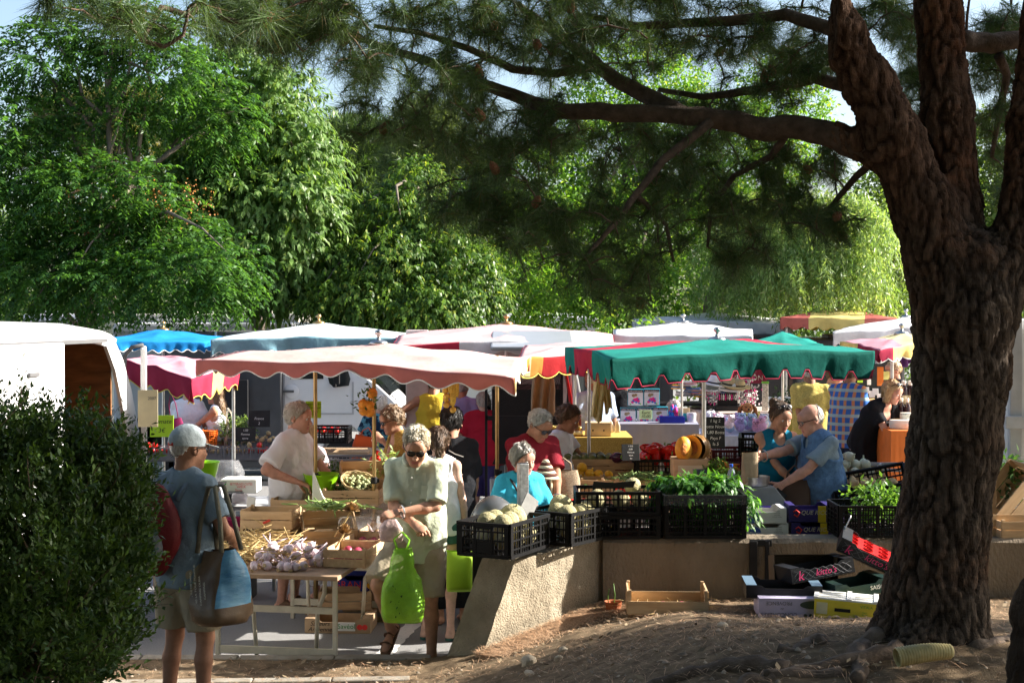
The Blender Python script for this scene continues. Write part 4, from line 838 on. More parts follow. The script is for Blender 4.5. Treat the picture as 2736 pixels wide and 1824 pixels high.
 def shoes(s,mat,kind='shoe',sole=None):
  for q in 'LR':
   P,k=s.P,s.k;g=P['foot'+q];fd,u=s.footdir(g),s.fup(g);a=P['an'+q];b=a-u*.048*k;sd=np.cross(fd,u);mb=MB();B=np.stack([sd,fd,u],1)
   o=[(-.030,-.06),(-.036,.0),(-.040,.08),(-.047,.13),(-.040,.175),(-.015,.20),(.015,.198),(.036,.17),(.044,.12),(.036,.05),(.034,-.02),(.026,-.065),(0,-.078)]
   lo,hi=(-.032,-.012);n=len(o);vs=[B@(np.array([x,y,z])*k)+b for z in(lo,hi)for x,y in o]
   mb.add([V(v)for v in vs],[tuple(range(n))[::-1],tuple(range(n,2*n))]+[(i,(i+1)%n,(i+1)%n+n,i+n)for i in range(n)])
   if kind=='sandal':
    for y0,w_ in((.115,.03),(.045,.03),(-.02,.02)):
     ring=[B@(np.array([.042*math.cos(t)*(1 if y0>.1 else .85),y0,.052*math.sin(t)*(1. if y0<.1 else .75)+(.022 if y0<.0 else 0)-.012])*k)+b for t in np.linspace(PI*-.02,PI*1.02,9)]
     for i in range(8):mb.bar(ring[i],ring[i+1],w_*k,.006,0)
    t=MB()
   elif kind=='flipflop':
    for sx in(-1,1):mb.tube([V(B@(np.array([sx*.036,.03,-.01])*k)+b),V(B@(np.array([sx*.024,.09,.022])*k)+b),V(B@(np.array([0,.135,.008])*k)+b)],.005,6)
   else:
    mb.ball((0,0,0),(1,1,1),12,8);m=len(mb.v)-12*9
    for i in range(m,len(mb.v)):v=np.array(mb.v[i]);mb.v[i]=V(B@(np.array([v[0]*.043,v[1]*.132+.062,v[2]*.048-.002+.016*(v[1]<0)])*k)+b)
   mb.build('shoe' if kind=='shoe' else kind.replace('flipflop','flip_flop'),mat,s.root,True,auto=40)
 def wpt(s,p):return s.root.matrix_basis@V(p)
def A3(*a):return np.array(a,float)
def G(px,py,z):
 """point of height z seen at photo pixel (px, py)"""
 a,b=4.,60.
 for _ in range(40):
  m=(a+b)/2
  if(W(px,py,m).z>z)==(py>840):a=m
  else:b=m
 p=W(px,py,a);p.z=z;return p
WOOD=M('crate_wood',(.62,.44,.26),.75,.16,5,.25,80,rnd=.14,stretch=(1,6,6),col2=(.46,.31,.17))
WOODD=M('old_wood',(.42,.29,.17),.8,.25,6,.4,60,rnd=.1,stretch=(1,5,5))
BLKP=M('black_plastic',(.006,.006,.0065),.5,.2,12,.1,90,spec=.18)
GRYP=M('grey_plastic',(.16,.16,.17),.5,.15,9,.1,80)
BURG=M('burgundy_plastic',(.16,.025,.035),.4,.15,9,.1,80)
CARD=M('brown_card',(.40,.28,.17),.85,.12,14,.12,200,rnd=.1)
SLATE=M('slate_board',(.022,.024,.024),.55,.35,8,.1,50);CHALK=M('chalk',(.78,.78,.74),.9,.1,60)
WHITE=M('white_paint',(.78,.78,.77),.35,.05,6);WHITEP=M('white_paper',(.80,.79,.75),.8,.04,20)
BLACK=M('matt_black',(.014,.014,.015),.6,.2);STEEL=M('brushed_steel',(.46,.46,.45),.3,.1,30,.1,200,metal=1);GALV=M('galvanised',(.40,.41,.41),.45,.3,40,.1,200,metal=.8)
BRASS=M('brass_pole',(.42,.28,.12),.35,.1,20,metal=.8);ALU=M('aluminium',(.60,.60,.58),.35,.1,20,metal=.9)
STRAWC=M('straw',(.52,.40,.20),.8,.3,30,.5,120)
PROTO={}
def proto(name,label='',cat=''):t=thing(name,label or None,cat or None,on=False);PROTO[name]=t;return t
def wood_crate(key,L,Wd,H,slats=2,mat=None,ends=0.):
 mat=mat or WOOD;t=proto('wooden_crate','','crate');PROTO[key]=t;sh=H/(slats*1.12);
 for sy in(-1,1):
  m=MB()
  for i in range(slats):m.box((0,sy*(Wd/2),sh*.56+i*H/slats),(L,.006,sh))
  m.build('side_panel',mat,t,on=False)
 for sx in(-1,1):
  m=MB()
  for i in range(slats):m.box((sx*(L/2+.001),0,sh*.56+i*H/slats+.001),(.007,Wd-.01,sh))
  for sy in(-1,1):m.box((sx*(L/2-.014),sy*(Wd/2-.014),(H+ends)/2+.004),(.022,.022,H+.012+ends))
  if ends:m.box((sx*(L/2-.004),0,H+ends/2),(.012,Wd*.96,ends))
  m.build('end_panel',mat,t,on=False)
 m=MB();n=5
 for i in range(n):m.box((0,-Wd/2+Wd*(i+.5)/n,.004),(L-.012,Wd/n*.82,.005))
 m.build('base',mat,t,on=False);return t
def plastic_crate(key,L,Wd,H,mat,bars=15,rails=4,solid=0.):
 t=proto('plastic_crate','','crate');PROTO[key]=t
 def side(l,q,sgn,axis):
  m=MB();fs=.03
  def b(u,z,du,dz,th=.008,off=0.):
   p=sgn*(q/2-off);m.box((u,p,z)if axis=='x' else(p,u,z),(du,th,dz)if axis=='x' else(th,du,dz))
  b(0,H-.012,l,.024,.020);b(0,.012,l-.01,.024,.016)
  for u in(-l/2+fs/2,l/2-fs/2):b(u,H/2,fs,H-.05,.016)
  n=4 if axis=='x' else 3
  for i in range(1,n):b(-l/2+l*i/n,H/2,.018,H-.05,.014)
  for i in range(1,rails):b(0,H*i/rails,l-.06,.010,.012,.001)
  for i in range(bars if axis=='x' else int(bars*.66)):u=-l/2+fs+(l-2*fs)*(i+.5)/(bars if axis=='x' else int(bars*.66));b(u,H/2,.0075,H-.05,.006,.002)
  if axis=='y':b(0,H*.30,l*.45,H*.34,.009);b(0,H*.86,l*.4,.014,.018)
  if solid:b(0,H*solid/2,l-.02,H*solid,.005,.003)
  m.build('long_side' if axis=='x' else 'short_side',mat,t,on=False)
 for sg in(-1,1):side(L,Wd,sg,'x');side(Wd-.022,L,sg,'y')
 m=MB()
 for i in range(9):m.box((0,-Wd/2+.02+(Wd-.04)*i/8,.012),(L-.03,.014,.008))
 for i in range(7):m.box((-L/2+.03+(L-.06)*i/6,0,.0055),(.014,Wd-.03,.004))
 m.build('base',mat,t,on=False);return t
def carton(key,L,Wd,H,mat,inner=None,flaps=True,th=.005,lid=False,notch=True):
 t=proto('cardboard_box','','box');PROTO[key]=t;inner=inner or CARD
 m=MB();m.box((0,0,th/2),(L,Wd,th));m.build('base',inner,t,on=False)
 for sy in(-1,1):
  m=MB();h=H;o=[(-L/2,0),(L/2,0),(L/2,h),(L*.30,h),(L*.24,h*.78),(-L*.24,h*.78),(-L*.30,h),(-L/2,h)]if notch else[(-L/2,0),(L/2,0),(L/2,h),(-L/2,h)]
  m.plate(o,sy*(Wd/2-th),sy*Wd/2);m.build('long_side',mat,t,on=False)
 for sx in(-1,1):
  m=MB();m.box((sx*(L/2-th/2),0,H/2),(th,Wd-2*th-.001,H));m.build('short_side',mat,t,on=False)
  if flaps:m=MB();m.box((sx*(L/2-L*.07),0,H+.0035),(L*.14,Wd-.004,th));m.build('corner_flap',mat,t,on=False)
 if lid:m=MB();m.box((0,0,H+.004),(L-.002,Wd-.002,th));m.build('lid',mat,t,on=False)
 return t
wood_crate('crate_s',.40,.29,.14);wood_crate('crate_m',.46,.31,.13);wood_crate('crate_flat',.40,.30,.095,1);wood_crate('crate_tall',.50,.32,.19,2);wood_crate('crate_bed',.545,.36,.098,1,None,.06)
wood_crate('crate_dark',.42,.30,.14,2,WOODD)
plastic_crate('blk',.60,.40,.235,BLKP);plastic_crate('blk_low',.60,.40,.17,BLKP,17,3);plastic_crate('gry',.58,.38,.20,GRYP,13,2,.4);plastic_crate('burg',.52,.36,.16,BURG,20,3);plastic_crate('blk_fine',.56,.38,.30,BLKP,26,7)
def put(key,loc,rz=0,label=None,group=None,rx=0,ry=0,scale=None):
 o=clone(PROTO[key],loc,(R(rx),R(ry),R(rz)),label,group,scale);return o
def pr(key,name,cat,build,mats,smooth=True):
 m=MB();build(m);me=bpy.data.meshes.new(name);o=m.build(name,mats,None,smooth,on=False);tag(o,None,cat);PROTO[key]=o;return o
MELON=M('netted_rind',(.47,.40,.22),.75,.25,26,1.4,80,rnd=.16,col2=(.30,.29,.14))
pr('melon','melon','melon',lambda m:(m.ball((0,0,0),(.073,.073,.067),40,16,fn=lambda d,a,th:1-.028*abs(math.cos(5*a))**6*math.sin(th)),m.tube([(0,0,.066),(.004,0,.08)],[.006,.004],6)),[MELON])
pr('garlic','garlic_bulb','garlic',lambda m:(m.ball((0,0,0),(.031,.031,.026),24,12,fn=lambda d,a,th:(1-.07*abs(math.sin(4*a))**4)*(1+.55*max(0,math.cos(PI-th))**7)),m.tube([(0,0,.035),(.006,0,.075),(.02,.004,.12)],[.0065,.005,.004],7),m.lathe([(.012,-.027),(.015,-.037),(.008,-.034)],seg=9,m=1)),[M('garlic_skin',(.74,.66,.66),.6,.12,26,.3,90,rnd=.12,col2=(.55,.38,.44)),M('garlic_root',(.45,.34,.2),.9)])
RIND_G=M('dark_green_rind',(.13,.155,.04),.4,.3,30,.1,60,rnd=.2);YEL=M('yellow_skin',(.80,.44,.03),.38,.12,9,.05,60,rnd=.08);REDP=M('red_skin',(.62,.022,.015),.18,.15,9,.05,40,rnd=.15,spec=.5)
GREENV=M('green_veg',(.13,.26,.05),.5,.3,14,.1,60,rnd=.2);ORNG=M('orange_skin',(.78,.28,.03),.45,.12,40,.25,220,rnd=.1);POT=M('potato_skin',(.50,.36,.19),.8,.2,20,.2,70,rnd=.15);PURP=M('aubergine_skin',(.05,.012,.03),.2,.2)
ONIONR=M('red_onion_skin',(.34,.05,.09),.35,.25,9,.1,50,rnd=.15,stretch=(4,4,.6));WHT_V=M('pale_veg',(.72,.72,.56),.5,.12,9,.05,40,rnd=.08)
pr('squash','round_squash','squash',lambda m:(m.ball((0,0,0),(.045,.045,.043),16,10,fn=lambda d,a,th:1-.03*abs(math.cos(4*a))**4),m.tube([(0,0,.038),(.003,0,.055)],[.009,.006],6)),[RIND_G])
pr('yellow_squash','yellow_squash','squash',lambda m:(m.ball((0,0,0),(.042,.042,.036),16,10),m.tube([(0,0,.03),(.004,0,.052)],[.012,.006],6)),[YEL])
pr('courgette','yellow_courgette','courgette',lambda m:(m.tube([(-.10,0,0),(-.085,0,0),(-.03,.004,0),(.04,.004,0),(.09,0,0),(.105,0,.002),(.122,0,.006)],[.006,.021,.025,.024,.018,.011,.009],10),),[YEL])
pr('cucumber','green_courgette','courgette',lambda m:(m.tube([(-.10,0,0),(-.085,0,0),(-.03,.004,0),(.04,.004,0),(.09,0,0),(.105,0,.002)],[.006,.02,.024,.023,.018,.009],10),),[M('courgette_green',(.045,.085,.02),.35,.3,30)])
pr('tomato','tomato','tomato',lambda m:(m.ball((0,0,0),(.038,.038,.032),14,10,fn=lambda d,a,th:1-.10*max(0,d.z)**6),m.lathe([(.004,.031),(.012,.033),(.0,.034)],seg=5,m=1)),[REDP,GREENV])
pr('pepper','red_pepper','pepper',lambda m:(m.ball((0,0,0),(.042,.042,.085),20,12,fn=lambda d,a,th:(1-.12*abs(math.cos(1.5*a))**3)*(1-.22*d.z)*(1-.1*max(0,-d.z)**4)),m.tube([(0,0,-.08),(.004,0,-.105),(.018,0,-.12)],[.008,.006,.007],6,1)),[REDP,GREENV])
pr('potato','potato','potato',lambda m:m.ball((0,0,0),(.042,.031,.028),12,8,fn=lambda d,a,th:.85+.3*float(fbm(np.array(d)*1.4+3,2))),[POT])
pr('onion','red_onion','onion',lambda m:(m.ball((0,0,0),(.036,.036,.031),14,10,fn=lambda d,a,th:1+.35*max(0,d.z)**9),m.tube([(0,0,.038),(.003,0,.056)],[.005,.003],6)),[ONIONR])
pr('turnip','white_onion','onion',lambda m:(m.ball((0,0,0),(.042,.042,.040),14,10,fn=lambda d,a,th:1+.3*max(0,d.z)**9),m.tube([(0,0,.05),(.006,0,.075)],[.008,.006],6)),[WHT_V])
pr('orange','orange','orange',lambda m:m.ball((0,0,0),.045,16,10),[ORNG])
pr('aubergine','aubergine','aubergine',lambda m:(m.ball((0,0,0),(.045,.045,.08),14,10,fn=lambda d,a,th:1-.2*d.z),m.lathe([(.02,.066),(.022,.074),(.006,.084),(.006,.10)],seg=7,m=1)),[PURP,GREENV])
pr('carrot','carrot','carrot',lambda m:(m.tube([(-.09,0,0),(-.06,.003,0),(0,0,.002),(.05,0,0),(.065,0,0)],[.002,.008,.013,.017,.010],8),m.tube([(.06,0,0),(.10,.006,.01),(.15,0,.02)],[.006,.004,.002],5,1)),[M('carrot_skin',(.72,.24,.04),.55,.15,20,.2,60,rnd=.1),GREENV])
def fill(key,n,c,rz,L,Wd,z0,r,label,group,lay=None,lift=.0,sc=(.88,1.12),tilt=0):
 """n fruits heaped in a tray of size L x Wd centred at c"""
 c=V(c);nx=max(1,int(L/(2*r)));ny=max(1,int(Wd/(2*r)));k=0;lay_n=0;cs,sn=math.cos(R(rz)),math.sin(R(rz))
 while k<n:
  inset=lay_n*r*.9;cells=[(i,j)for i in range(nx)for j in range(ny)];random.shuffle(cells)
  for i,j in cells:
   if k>=n:break
   u=(-L/2+L*(i+.5)/nx)*(1-.25*lay_n)+random.uniform(-.25,.25)*r;v=(-Wd/2+Wd*(j+.5)/ny)*(1-.25*lay_n)+random.uniform(-.25,.25)*r
   rot=(random.uniform(0,6),random.uniform(0,6),random.uniform(0,6))if lay is None else(random.uniform(-.25,.25),random.uniform(-.2,.2),R(rz+lay)+random.uniform(-.35,.35))
   p=c+V((u*cs-v*sn,u*sn+v*cs,z0+r+lay_n*r*1.45+random.uniform(-.1,.1)*r+lift*(v/Wd+.5)));clone(PROTO[key],p,rot,label,group,random.uniform(*sc));k+=1
  lay_n+=1
  if lay_n>6:break
def blob_leaves(name,label,cat,c,rad,n,kind,size,cols,mat,loc=None,kindtag='stuff',inner=.2,group=None):
 P,O=lobes_pts([(c[0],c[1],c[2],rad[0],rad[2],rad[1])],n,inner,.25,.5);q,own=spray(P,O,kind,size);b=np.array(cols[0])[None]+(np.array(cols[1])-np.array(cols[0]))[None]*RNG.random((len(P),1))
 o=mesh_obj(name,q.reshape(-1,3)-np.array(c),np.arange(len(q)*4).reshape(-1,4),leafmat(mat),cols=b[own]*(.7+.6*RNG.random((len(own),1))));o.location=c;return tag(o,label,cat,group,kindtag)
def rods(name,label,cat,c,n,L,r,spread,dirf,mat,kindtag='stuff',z=0.,curve=.2,group=None):
 """a heap of thin pods or stalks"""
 m=MB()
 for i in range(n):
  p=V(c)+V((random.gauss(0,spread[0]),random.gauss(0,spread[1]),abs(random.gauss(0,spread[2]))));d=V(dirf()).normalized();q=V((random.gauss(0,1),random.gauss(0,1),random.gauss(0,.6)))*curve*L;l=L*random.uniform(.6,1.2);m.tube([p-d*l/2,p+q*.5,p+d*l/2],[r*.7,r,r*.5],5)
 o=m.build(name,mat,None,True);return tag(o,label,cat,group,kindtag)
def slate(px,py,y,w,h,lines,label,rz=0,rx=-8,mat=None,ink=None,size=None,name='price_board',frame=0,cat='sign',z=None):
 p=W(px,py,y);mat=mat or SLATE;ink=ink or CHALK;t=thing(name,label,cat,(p.x,y,p.z-h/2 if z is None else z),(R(rx),0,R(rz)));m=MB();m.box((0,0,h/2),(w,.008,h));m.build('board',mat,t,bev=.002)
 if frame:m=MB();[m.box(c_,d_)for c_,d_ in(((0,-.001,h),(w+.02,.014,.018)),((0,-.001,0),(w+.02,.014,.018)),((-w/2,-.001,h/2),(.018,.013,h)),((w/2,-.001,h/2),(.018,.013,h)))];m.build('frame',WOODD,t)
 sz=size or h/(len(lines)+.8)
 for i,s in enumerate(lines):
  if s:lettering(t,s,(0,-.0065,h-h*(i+.7)/(len(lines)+.4)),(PI/2,0,0),sz*.8,ink,shear=.15)
 return t
def bag(name,label,cat,px,py,y,w,h,d,mat,handles=True,top=.7,loc=None,rz=0,seed=0,puff=.25,hh=.16,group=None,lean=0):
 """soft carrier bag whose top middle is at the given pixel"""
 p=W(px,py,y)if loc is None else V(loc);t=thing(name,label,cat,p,(0,R(lean),R(rz)),group);m=MB();n,rg=20,12;vs=[]
 for j in range(rg+1):
  v=j/rg;z=-h*v;k=top+(1-top)*min(1,v*2.2);dz=d*(.25+.75*math.sin(PI*min(1,v*.62+.0))**.8)*(1 if v<.93 else .75)
  for i in range(n):
   a=2*PI*i/n;cx,sx=math.cos(a),math.sin(a);e=.5;x=math.copysign(abs(cx)**e,cx)*w/2*k*(1 if v<.95 else .93);yy=math.copysign(abs(sx)**.8,sx)*dz/2
   f=.5*mnoise.noise(V((x*9+seed,yy*9,z*4+seed)))+.25*mnoise.noise(V((x*21+seed,yy*21,z*9)));vs.append(V((x*(1+puff*f),yy*(1+2*puff*f),z+.015*f)))
 fs=[(j*n+i,(j+1)*n+i,(j+1)*n+(i+1)%n,j*n+(i+1)%n)for j in range(rg)for i in range(n)]+[tuple(rg*n+i for i in range(n))[::-1]]
 m.add(vs,fs);m.build('bag_body',mat,t,True)
 if handles:
  for sy in(-1,1):
   q=MB();q.tube([(-w*top*.28,sy*d*.1,-.01),(-w*.2,sy*d*.08,hh*.55),(0,sy*.01,hh),(w*.2,sy*d*.08,hh*.55),(w*top*.28,sy*d*.1,-.01)],.006,6);q.build('handle',mat,t,True)
 return t
CREAM=M('cream_metal',(.66,.61,.48),.45,.12,9,.1,60);BOARD=M('table_board',(.46,.36,.26),.7,.2,5,.2,60,stretch=(4,1,1))
def table(label,c,L,Wd,H,rz=0,top=None,legs=None,bars=True,braces=False,th=.035,name='market_table',group=None):
 t=thing(name,label,'table',(c[0],c[1],0),R(rz),group);m=MB();m.box((0,0,H-th/2),(L,Wd,th));m.build('tabletop',top or BOARD,t,bev=.004)
 for sy in(-1,1):
  y=sy*(Wd/2-.14)
  for sx in(-1,1):m=MB();m.bar((sx*(L/2-.06),y,0),(sx*(L/2-.06),y,H-th-.001),.032);m.build('leg',legs or CREAM,t,bev=.004)
  if bars:
   m=MB();m.box((0,y,.14),(L-.15,.026,.05));m.box((0,y,H*.62),(L-.15,.026,.045));m.build('cross_bar',legs or CREAM,t)
  if braces:
   for sx in(-1,1):m=MB();m.tube([(sx*(L/2-.17),y-sy*.12,H-th-.002),(sx*(L/2-.18),y-sy*.14,H*.75),(sx*(L/2-.25),y-sy*.2,H*.55),(sx*(L/2-.27),y-sy*.22,0.01)],.016,7);m.build('brace',legs or CREAM,t,True)
 return t
def cloth_table(label,x0,x1,y0,y1,H,mat,drop=.5,name='cloth_table',cat='table',rz=0,wav=.02):
 c=V(((x0+x1)/2,(y0+y1)/2,0));t=thing(name,label,cat,c,R(rz));L,Wd=x1-x0,y1-y0;m=MB();m.box((0,0,H-.02),(L-.02,Wd-.02,.03));m.build('tabletop',WOODD,t)
 for sx in(-1,1):
  for sy in(-1,1):m=MB();m.bar((sx*(L/2-.08),sy*(Wd/2-.08),0),(sx*(L/2-.08),sy*(Wd/2-.08),H-.036),.03);m.build('leg',ALU,t)
 m=MB();n=60;per=[(-L/2+L*i/n,-Wd/2)for i in range(n)]+[(L/2,-Wd/2+Wd*i/n)for i in range(n)]+[(L/2-L*i/n,Wd/2)for i in range(n)]+[(-L/2,Wd/2-Wd*i/n)for i in range(n)];N=4*n;vs=[]
 for j in range(6):
  v=j/5
  for i,(x,y)in enumerate(per):
   f=wav*v*(math.sin(i*.55)+.7*math.sin(i*1.31+2));k=1+f/max(L,Wd)*2;vs.append((x*k+(math.copysign(.01,x)),y*k+f*.5+math.copysign(.008,y),H+.002-drop*v))
 m.add(vs,[(j*N+i,(j+1)*N+i,(j+1)*N+(i+1)%N,j*N+(i+1)%N)for j in range(5)for i in range(N)]+[tuple(range(N))]);m.build('cloth',mat,t,True,auto=50);return t
def fabric(name,col=(.5,.5,.5),trans=.3,var=.1,tcol=None):return M(name,col,.85,var*1.8,3.1,.5,17,trans=trans,sheen=.0,spec=.08,tcol=tcol)
def canopy(label,cor,rise,drop,top,val,nf=9,ns=6,poles=(),wave='wave',trim=None,name='stall_canopy',bulge=0.,vside=None,finial=True,pole_mat=None,seed=0,group='stall canopies over the market',sides='fblr',ribs=True,peak=(.5,.5),amp=.24):
 """cor: front-left, front-right, back-right, back-left eaves corners. top/val: list of (u, v)->slot functions with materials"""
 A,B,C,D=[V(q)for q in cor];o=(A+B+C+D)/4;o.z=0;t=thing(name,label,'canopy',o,0,group);n=36
 def edge(p,q,s):return p.lerp(q,s)
 def S(u,v):
  p=A.lerp(B,u).lerp(D.lerp(C,u),v);du=(u-peak[0])/(peak[0]if u<peak[0]else 1-peak[0]);dv=(v-peak[1])/(peak[1]if v<peak[1]else 1-peak[1]);m_=max(abs(du),abs(dv));h=rise*(1-m_)**1.0-.05*rise*math.sin(PI*m_)
  e=4*bulge*(u*(1-u)if abs(dv)>abs(du)else v*(1-v))*m_**2;w_=.012*math.sin(13*u+seed)*math.sin(11*v+2*seed)+.022*mnoise.noise(V((u*5+seed,v*5,1.)))-.022*abs(math.sin(math.atan2(dv,du)*4))*m_;return p+V((0,0,h+e+w_*(1-m_*.4)))-o
 mats,fn=top;vs=[S(i/n,j/n)for j in range(n+1)for i in range(n+1)];fs,mi=[],[]
 for j in range(n):
  for i in range(n):fs.append((j*(n+1)+i,j*(n+1)+i+1,(j+1)*(n+1)+i+1,(j+1)*(n+1)+i));mi.append(fn((i+.5)/n,(j+.5)/n))
 q=mesh_obj('canopy_top',vs,fs,mats,t,True,mi);solid(q,.003,-1)
 mats,fn=val;tr=[]
 for s,(f_,N)in dict(f=(lambda a:(a,0),nf),r=(lambda a:(1,a),ns),b=(lambda a:(1-a,1),nf),l=(lambda a:(0,1-a),ns)).items():
  if s not in sides:continue
  K=max(40,N*12);vs,fs,mi=[],[],[];J=7;bot=[]
  P0,P1=S(*f_(0)),S(*f_(1));out=(P1-P0).cross(V((0,0,1))).normalized()
  for i in range(K+1):
   a=i/K;p=S(*f_(a));ph=a*N*PI
   if wave=='wave':dd=drop*(1-amp*(.5-.5*math.cos(2*ph)))
   elif wave=='lobe':q_=max(0,min(1,(abs(math.sin(ph))-.3)/.4));dd=drop*(1-amp*(1-q_*q_*(3-2*q_)))
   else:dd=drop*(1-amp*(1-abs(math.sin(ph))**.8))
   dd*=1+.05*math.sin(7*a+seed)
   for j in range(J+1):
    v=j/J;rip=.03*v*mnoise.noise(V((a*11+seed,v*.8,2.)))+.016*v*math.sin(9*a*2+seed)+.012*v*math.sin(23*a+1+seed*2)-.02*v*math.sin(PI*v*.5);vs.append(p+out*(.004+rip)+V((0,0,-dd*v)))
   bot.append(vs[-1])
  for i in range(K):
   for j in range(J):k=i*(J+1)+j;fs.append((k,k+1,k+J+2,k+J+1));mi.append(fn(*f_((i+.5)/K),s))
  q=mesh_obj('valance',vs,fs,mats,t,True,mi);solid(q,.003,0)
  if trim:m=MB();m.tube(bot,.006,5);m.build('piping',trim,t,True)
 pm=pole_mat or ALU
 if ribs:
  for u,v in((0,0),(1,0),(1,1),(0,1),(.5,0),(1,.5),(.5,1),(0,.5)):
   m=MB();P=[S(peak[0]+(u-peak[0])*k*.985,peak[1]+(v-peak[1])*k*.985)-V((0,0,.03))for k in(.02,.25,.5,.75,1)];m.tube(P,.010,6);m.build('rib',WOODD,t,True)
 for u,v in poles:m=MB();p=S(u,v);m.tube([(p.x,p.y,-p.z*0),(p.x,p.y,p.z*.55),(p.x,p.y,p.z*.55+.002),(p.x,p.y,p.z-.012)],[.022,.022,.018,.018],10);m.build('pole',pm,t,True,auto=40)
 if finial:m=MB();p=S(*peak);m.lathe([(.09,-.015),(.07,.012),(.02,.025),(.014,.06),(.036,.075),(.03,.10),(.0,.112)],p,12);m.build('finial',STEEL if finial==1 else finial,t,True)
 return t
PINKTOP=fabric('faded_sunlit_red_top',(.74,.50,.46),.30);PINKVAL=fabric('faded_red_cloth',(.60,.20,.175),.25);REDIN=fabric('deep_red_cloth',(.42,.03,.035),.3);CREAMC=fabric('pale_yellow_cloth',(.80,.72,.42),.35);ORC=fabric('orange_cloth',(.72,.33,.08),.35)  # faded red top paled further to carry the sun's blown-out white
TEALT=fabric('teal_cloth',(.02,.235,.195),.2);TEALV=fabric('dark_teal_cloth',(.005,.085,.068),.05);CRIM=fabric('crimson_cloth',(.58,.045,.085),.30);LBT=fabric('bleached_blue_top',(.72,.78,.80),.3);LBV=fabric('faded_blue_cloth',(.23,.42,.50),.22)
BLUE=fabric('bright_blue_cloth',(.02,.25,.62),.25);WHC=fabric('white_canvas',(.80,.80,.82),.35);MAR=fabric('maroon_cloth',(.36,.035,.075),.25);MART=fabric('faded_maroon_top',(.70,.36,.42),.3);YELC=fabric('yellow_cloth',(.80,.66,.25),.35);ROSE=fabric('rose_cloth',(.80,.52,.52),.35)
WPIPE=M('white_piping',(.78,.77,.74),.8);RPIPE=M('crimson_piping',(.35,.02,.06),.8);YPIPE=M('yellow_piping',(.72,.56,.12),.8)
one=lambda*a:0
def stripe(*st):
 """st: (end, slot) pairs along the chosen coordinate"""
 def f(x):
  for e,s in st:
   if x<e:return s
  return st[-1][1]
 return f
def at(px,py,y):return W(px,py,y)
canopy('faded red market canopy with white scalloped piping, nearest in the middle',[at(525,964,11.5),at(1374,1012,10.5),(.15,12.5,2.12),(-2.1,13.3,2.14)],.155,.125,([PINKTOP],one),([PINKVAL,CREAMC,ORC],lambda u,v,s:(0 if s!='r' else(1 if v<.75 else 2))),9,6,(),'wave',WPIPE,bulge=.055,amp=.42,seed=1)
m_=MB()
def pole(px,py0,y,label,mat,r=.02,top=2.15):
 x=XY(px,y);t=thing('canopy_pole',label,'pole',(x,y,0),0,'poles holding up the canopies');m=MB();m.tube([(0,0,0),(0,0,1.15),(0,0,1.151),(0,0,top)],[r,r,r*.82,r*.82],10);m.build('shaft',mat,t,True,auto=40);m=MB();m.lathe([(r*1.3,1.12),(r*1.35,1.13),(r*1.3,1.17),(r*1.0,1.175)],seg=10);m.box((r*1.6,0,1.145),(.02,.012,.03));m.build('clamp',BLACK,t,auto=40);m=MB();m.box((0,0,.006),(.16,.16,.012));m.build('foot_plate',mat,t)
pole(999,990,11.6,'bronze pole carrying the faded red canopy, oranges hang beside it',BRASS);pole(842,985,11.9,'bronze pole carrying the faded red canopy, with the lime price sign in front',BRASS);pole(1328,1055,12.2,'gold pole at the right end of the faded red canopy',BRASS)
pole(1574,1000,13.0,'steel pole under the left end of the green canopy',ALU);pole(1881,990,12.1,'steel pole under the middle of the green canopy beside the slate',ALU,.024)
pole(1536,985,14.4,'thin steel pole between the yellow chair and the green canopy',ALU,.018);pole(1822,1010,15.6,'steel pole behind the toy boxes',ALU,.018,2.2)
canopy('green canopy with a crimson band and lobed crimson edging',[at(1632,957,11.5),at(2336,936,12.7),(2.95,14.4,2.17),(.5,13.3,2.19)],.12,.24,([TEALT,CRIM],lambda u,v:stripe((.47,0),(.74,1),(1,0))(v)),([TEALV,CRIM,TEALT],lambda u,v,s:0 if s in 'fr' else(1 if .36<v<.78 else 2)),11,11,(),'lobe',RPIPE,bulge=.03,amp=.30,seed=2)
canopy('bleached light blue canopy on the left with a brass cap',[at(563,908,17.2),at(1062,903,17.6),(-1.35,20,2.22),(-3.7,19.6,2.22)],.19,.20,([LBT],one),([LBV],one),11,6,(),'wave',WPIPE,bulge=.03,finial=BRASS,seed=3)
canopy('bright blue canopy behind the white van door',[at(262,912,17.6),at(548,914,18.2),(-3.9,20.2,2.16),(-5.6,19.6,2.16)],.16,.14,([BLUE],one),([BLUE],one),9,6,((.5,.5),),'wave',WPIPE,bulge=.02,finial=BRASS,seed=4)
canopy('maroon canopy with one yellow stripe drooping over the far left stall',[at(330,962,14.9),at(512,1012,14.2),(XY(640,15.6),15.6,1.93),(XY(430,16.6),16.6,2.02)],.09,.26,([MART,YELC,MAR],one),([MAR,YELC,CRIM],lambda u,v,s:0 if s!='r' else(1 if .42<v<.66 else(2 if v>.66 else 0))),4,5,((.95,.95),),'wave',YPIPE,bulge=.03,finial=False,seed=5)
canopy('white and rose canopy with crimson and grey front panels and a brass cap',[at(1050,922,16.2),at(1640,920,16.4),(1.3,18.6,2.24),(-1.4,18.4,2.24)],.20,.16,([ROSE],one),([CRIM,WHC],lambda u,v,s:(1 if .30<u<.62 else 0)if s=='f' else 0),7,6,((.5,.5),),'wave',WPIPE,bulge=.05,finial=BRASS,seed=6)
canopy('rose topped canopy with yellow, orange and deep red fringe behind the red one',[at(1386,957,13.5),at(1700,942,14.6),(1.75,16.4,2.14),(.15,15.8,2.16)],.10,.20,([ROSE],one),([CREAMC,ORC,REDIN],lambda u,v,s:stripe((.10,0),(.19,1),(1,2))(u)if s=='f' else 2),6,6,(),'tooth',YPIPE,bulge=.02,finial=False,seed=7)
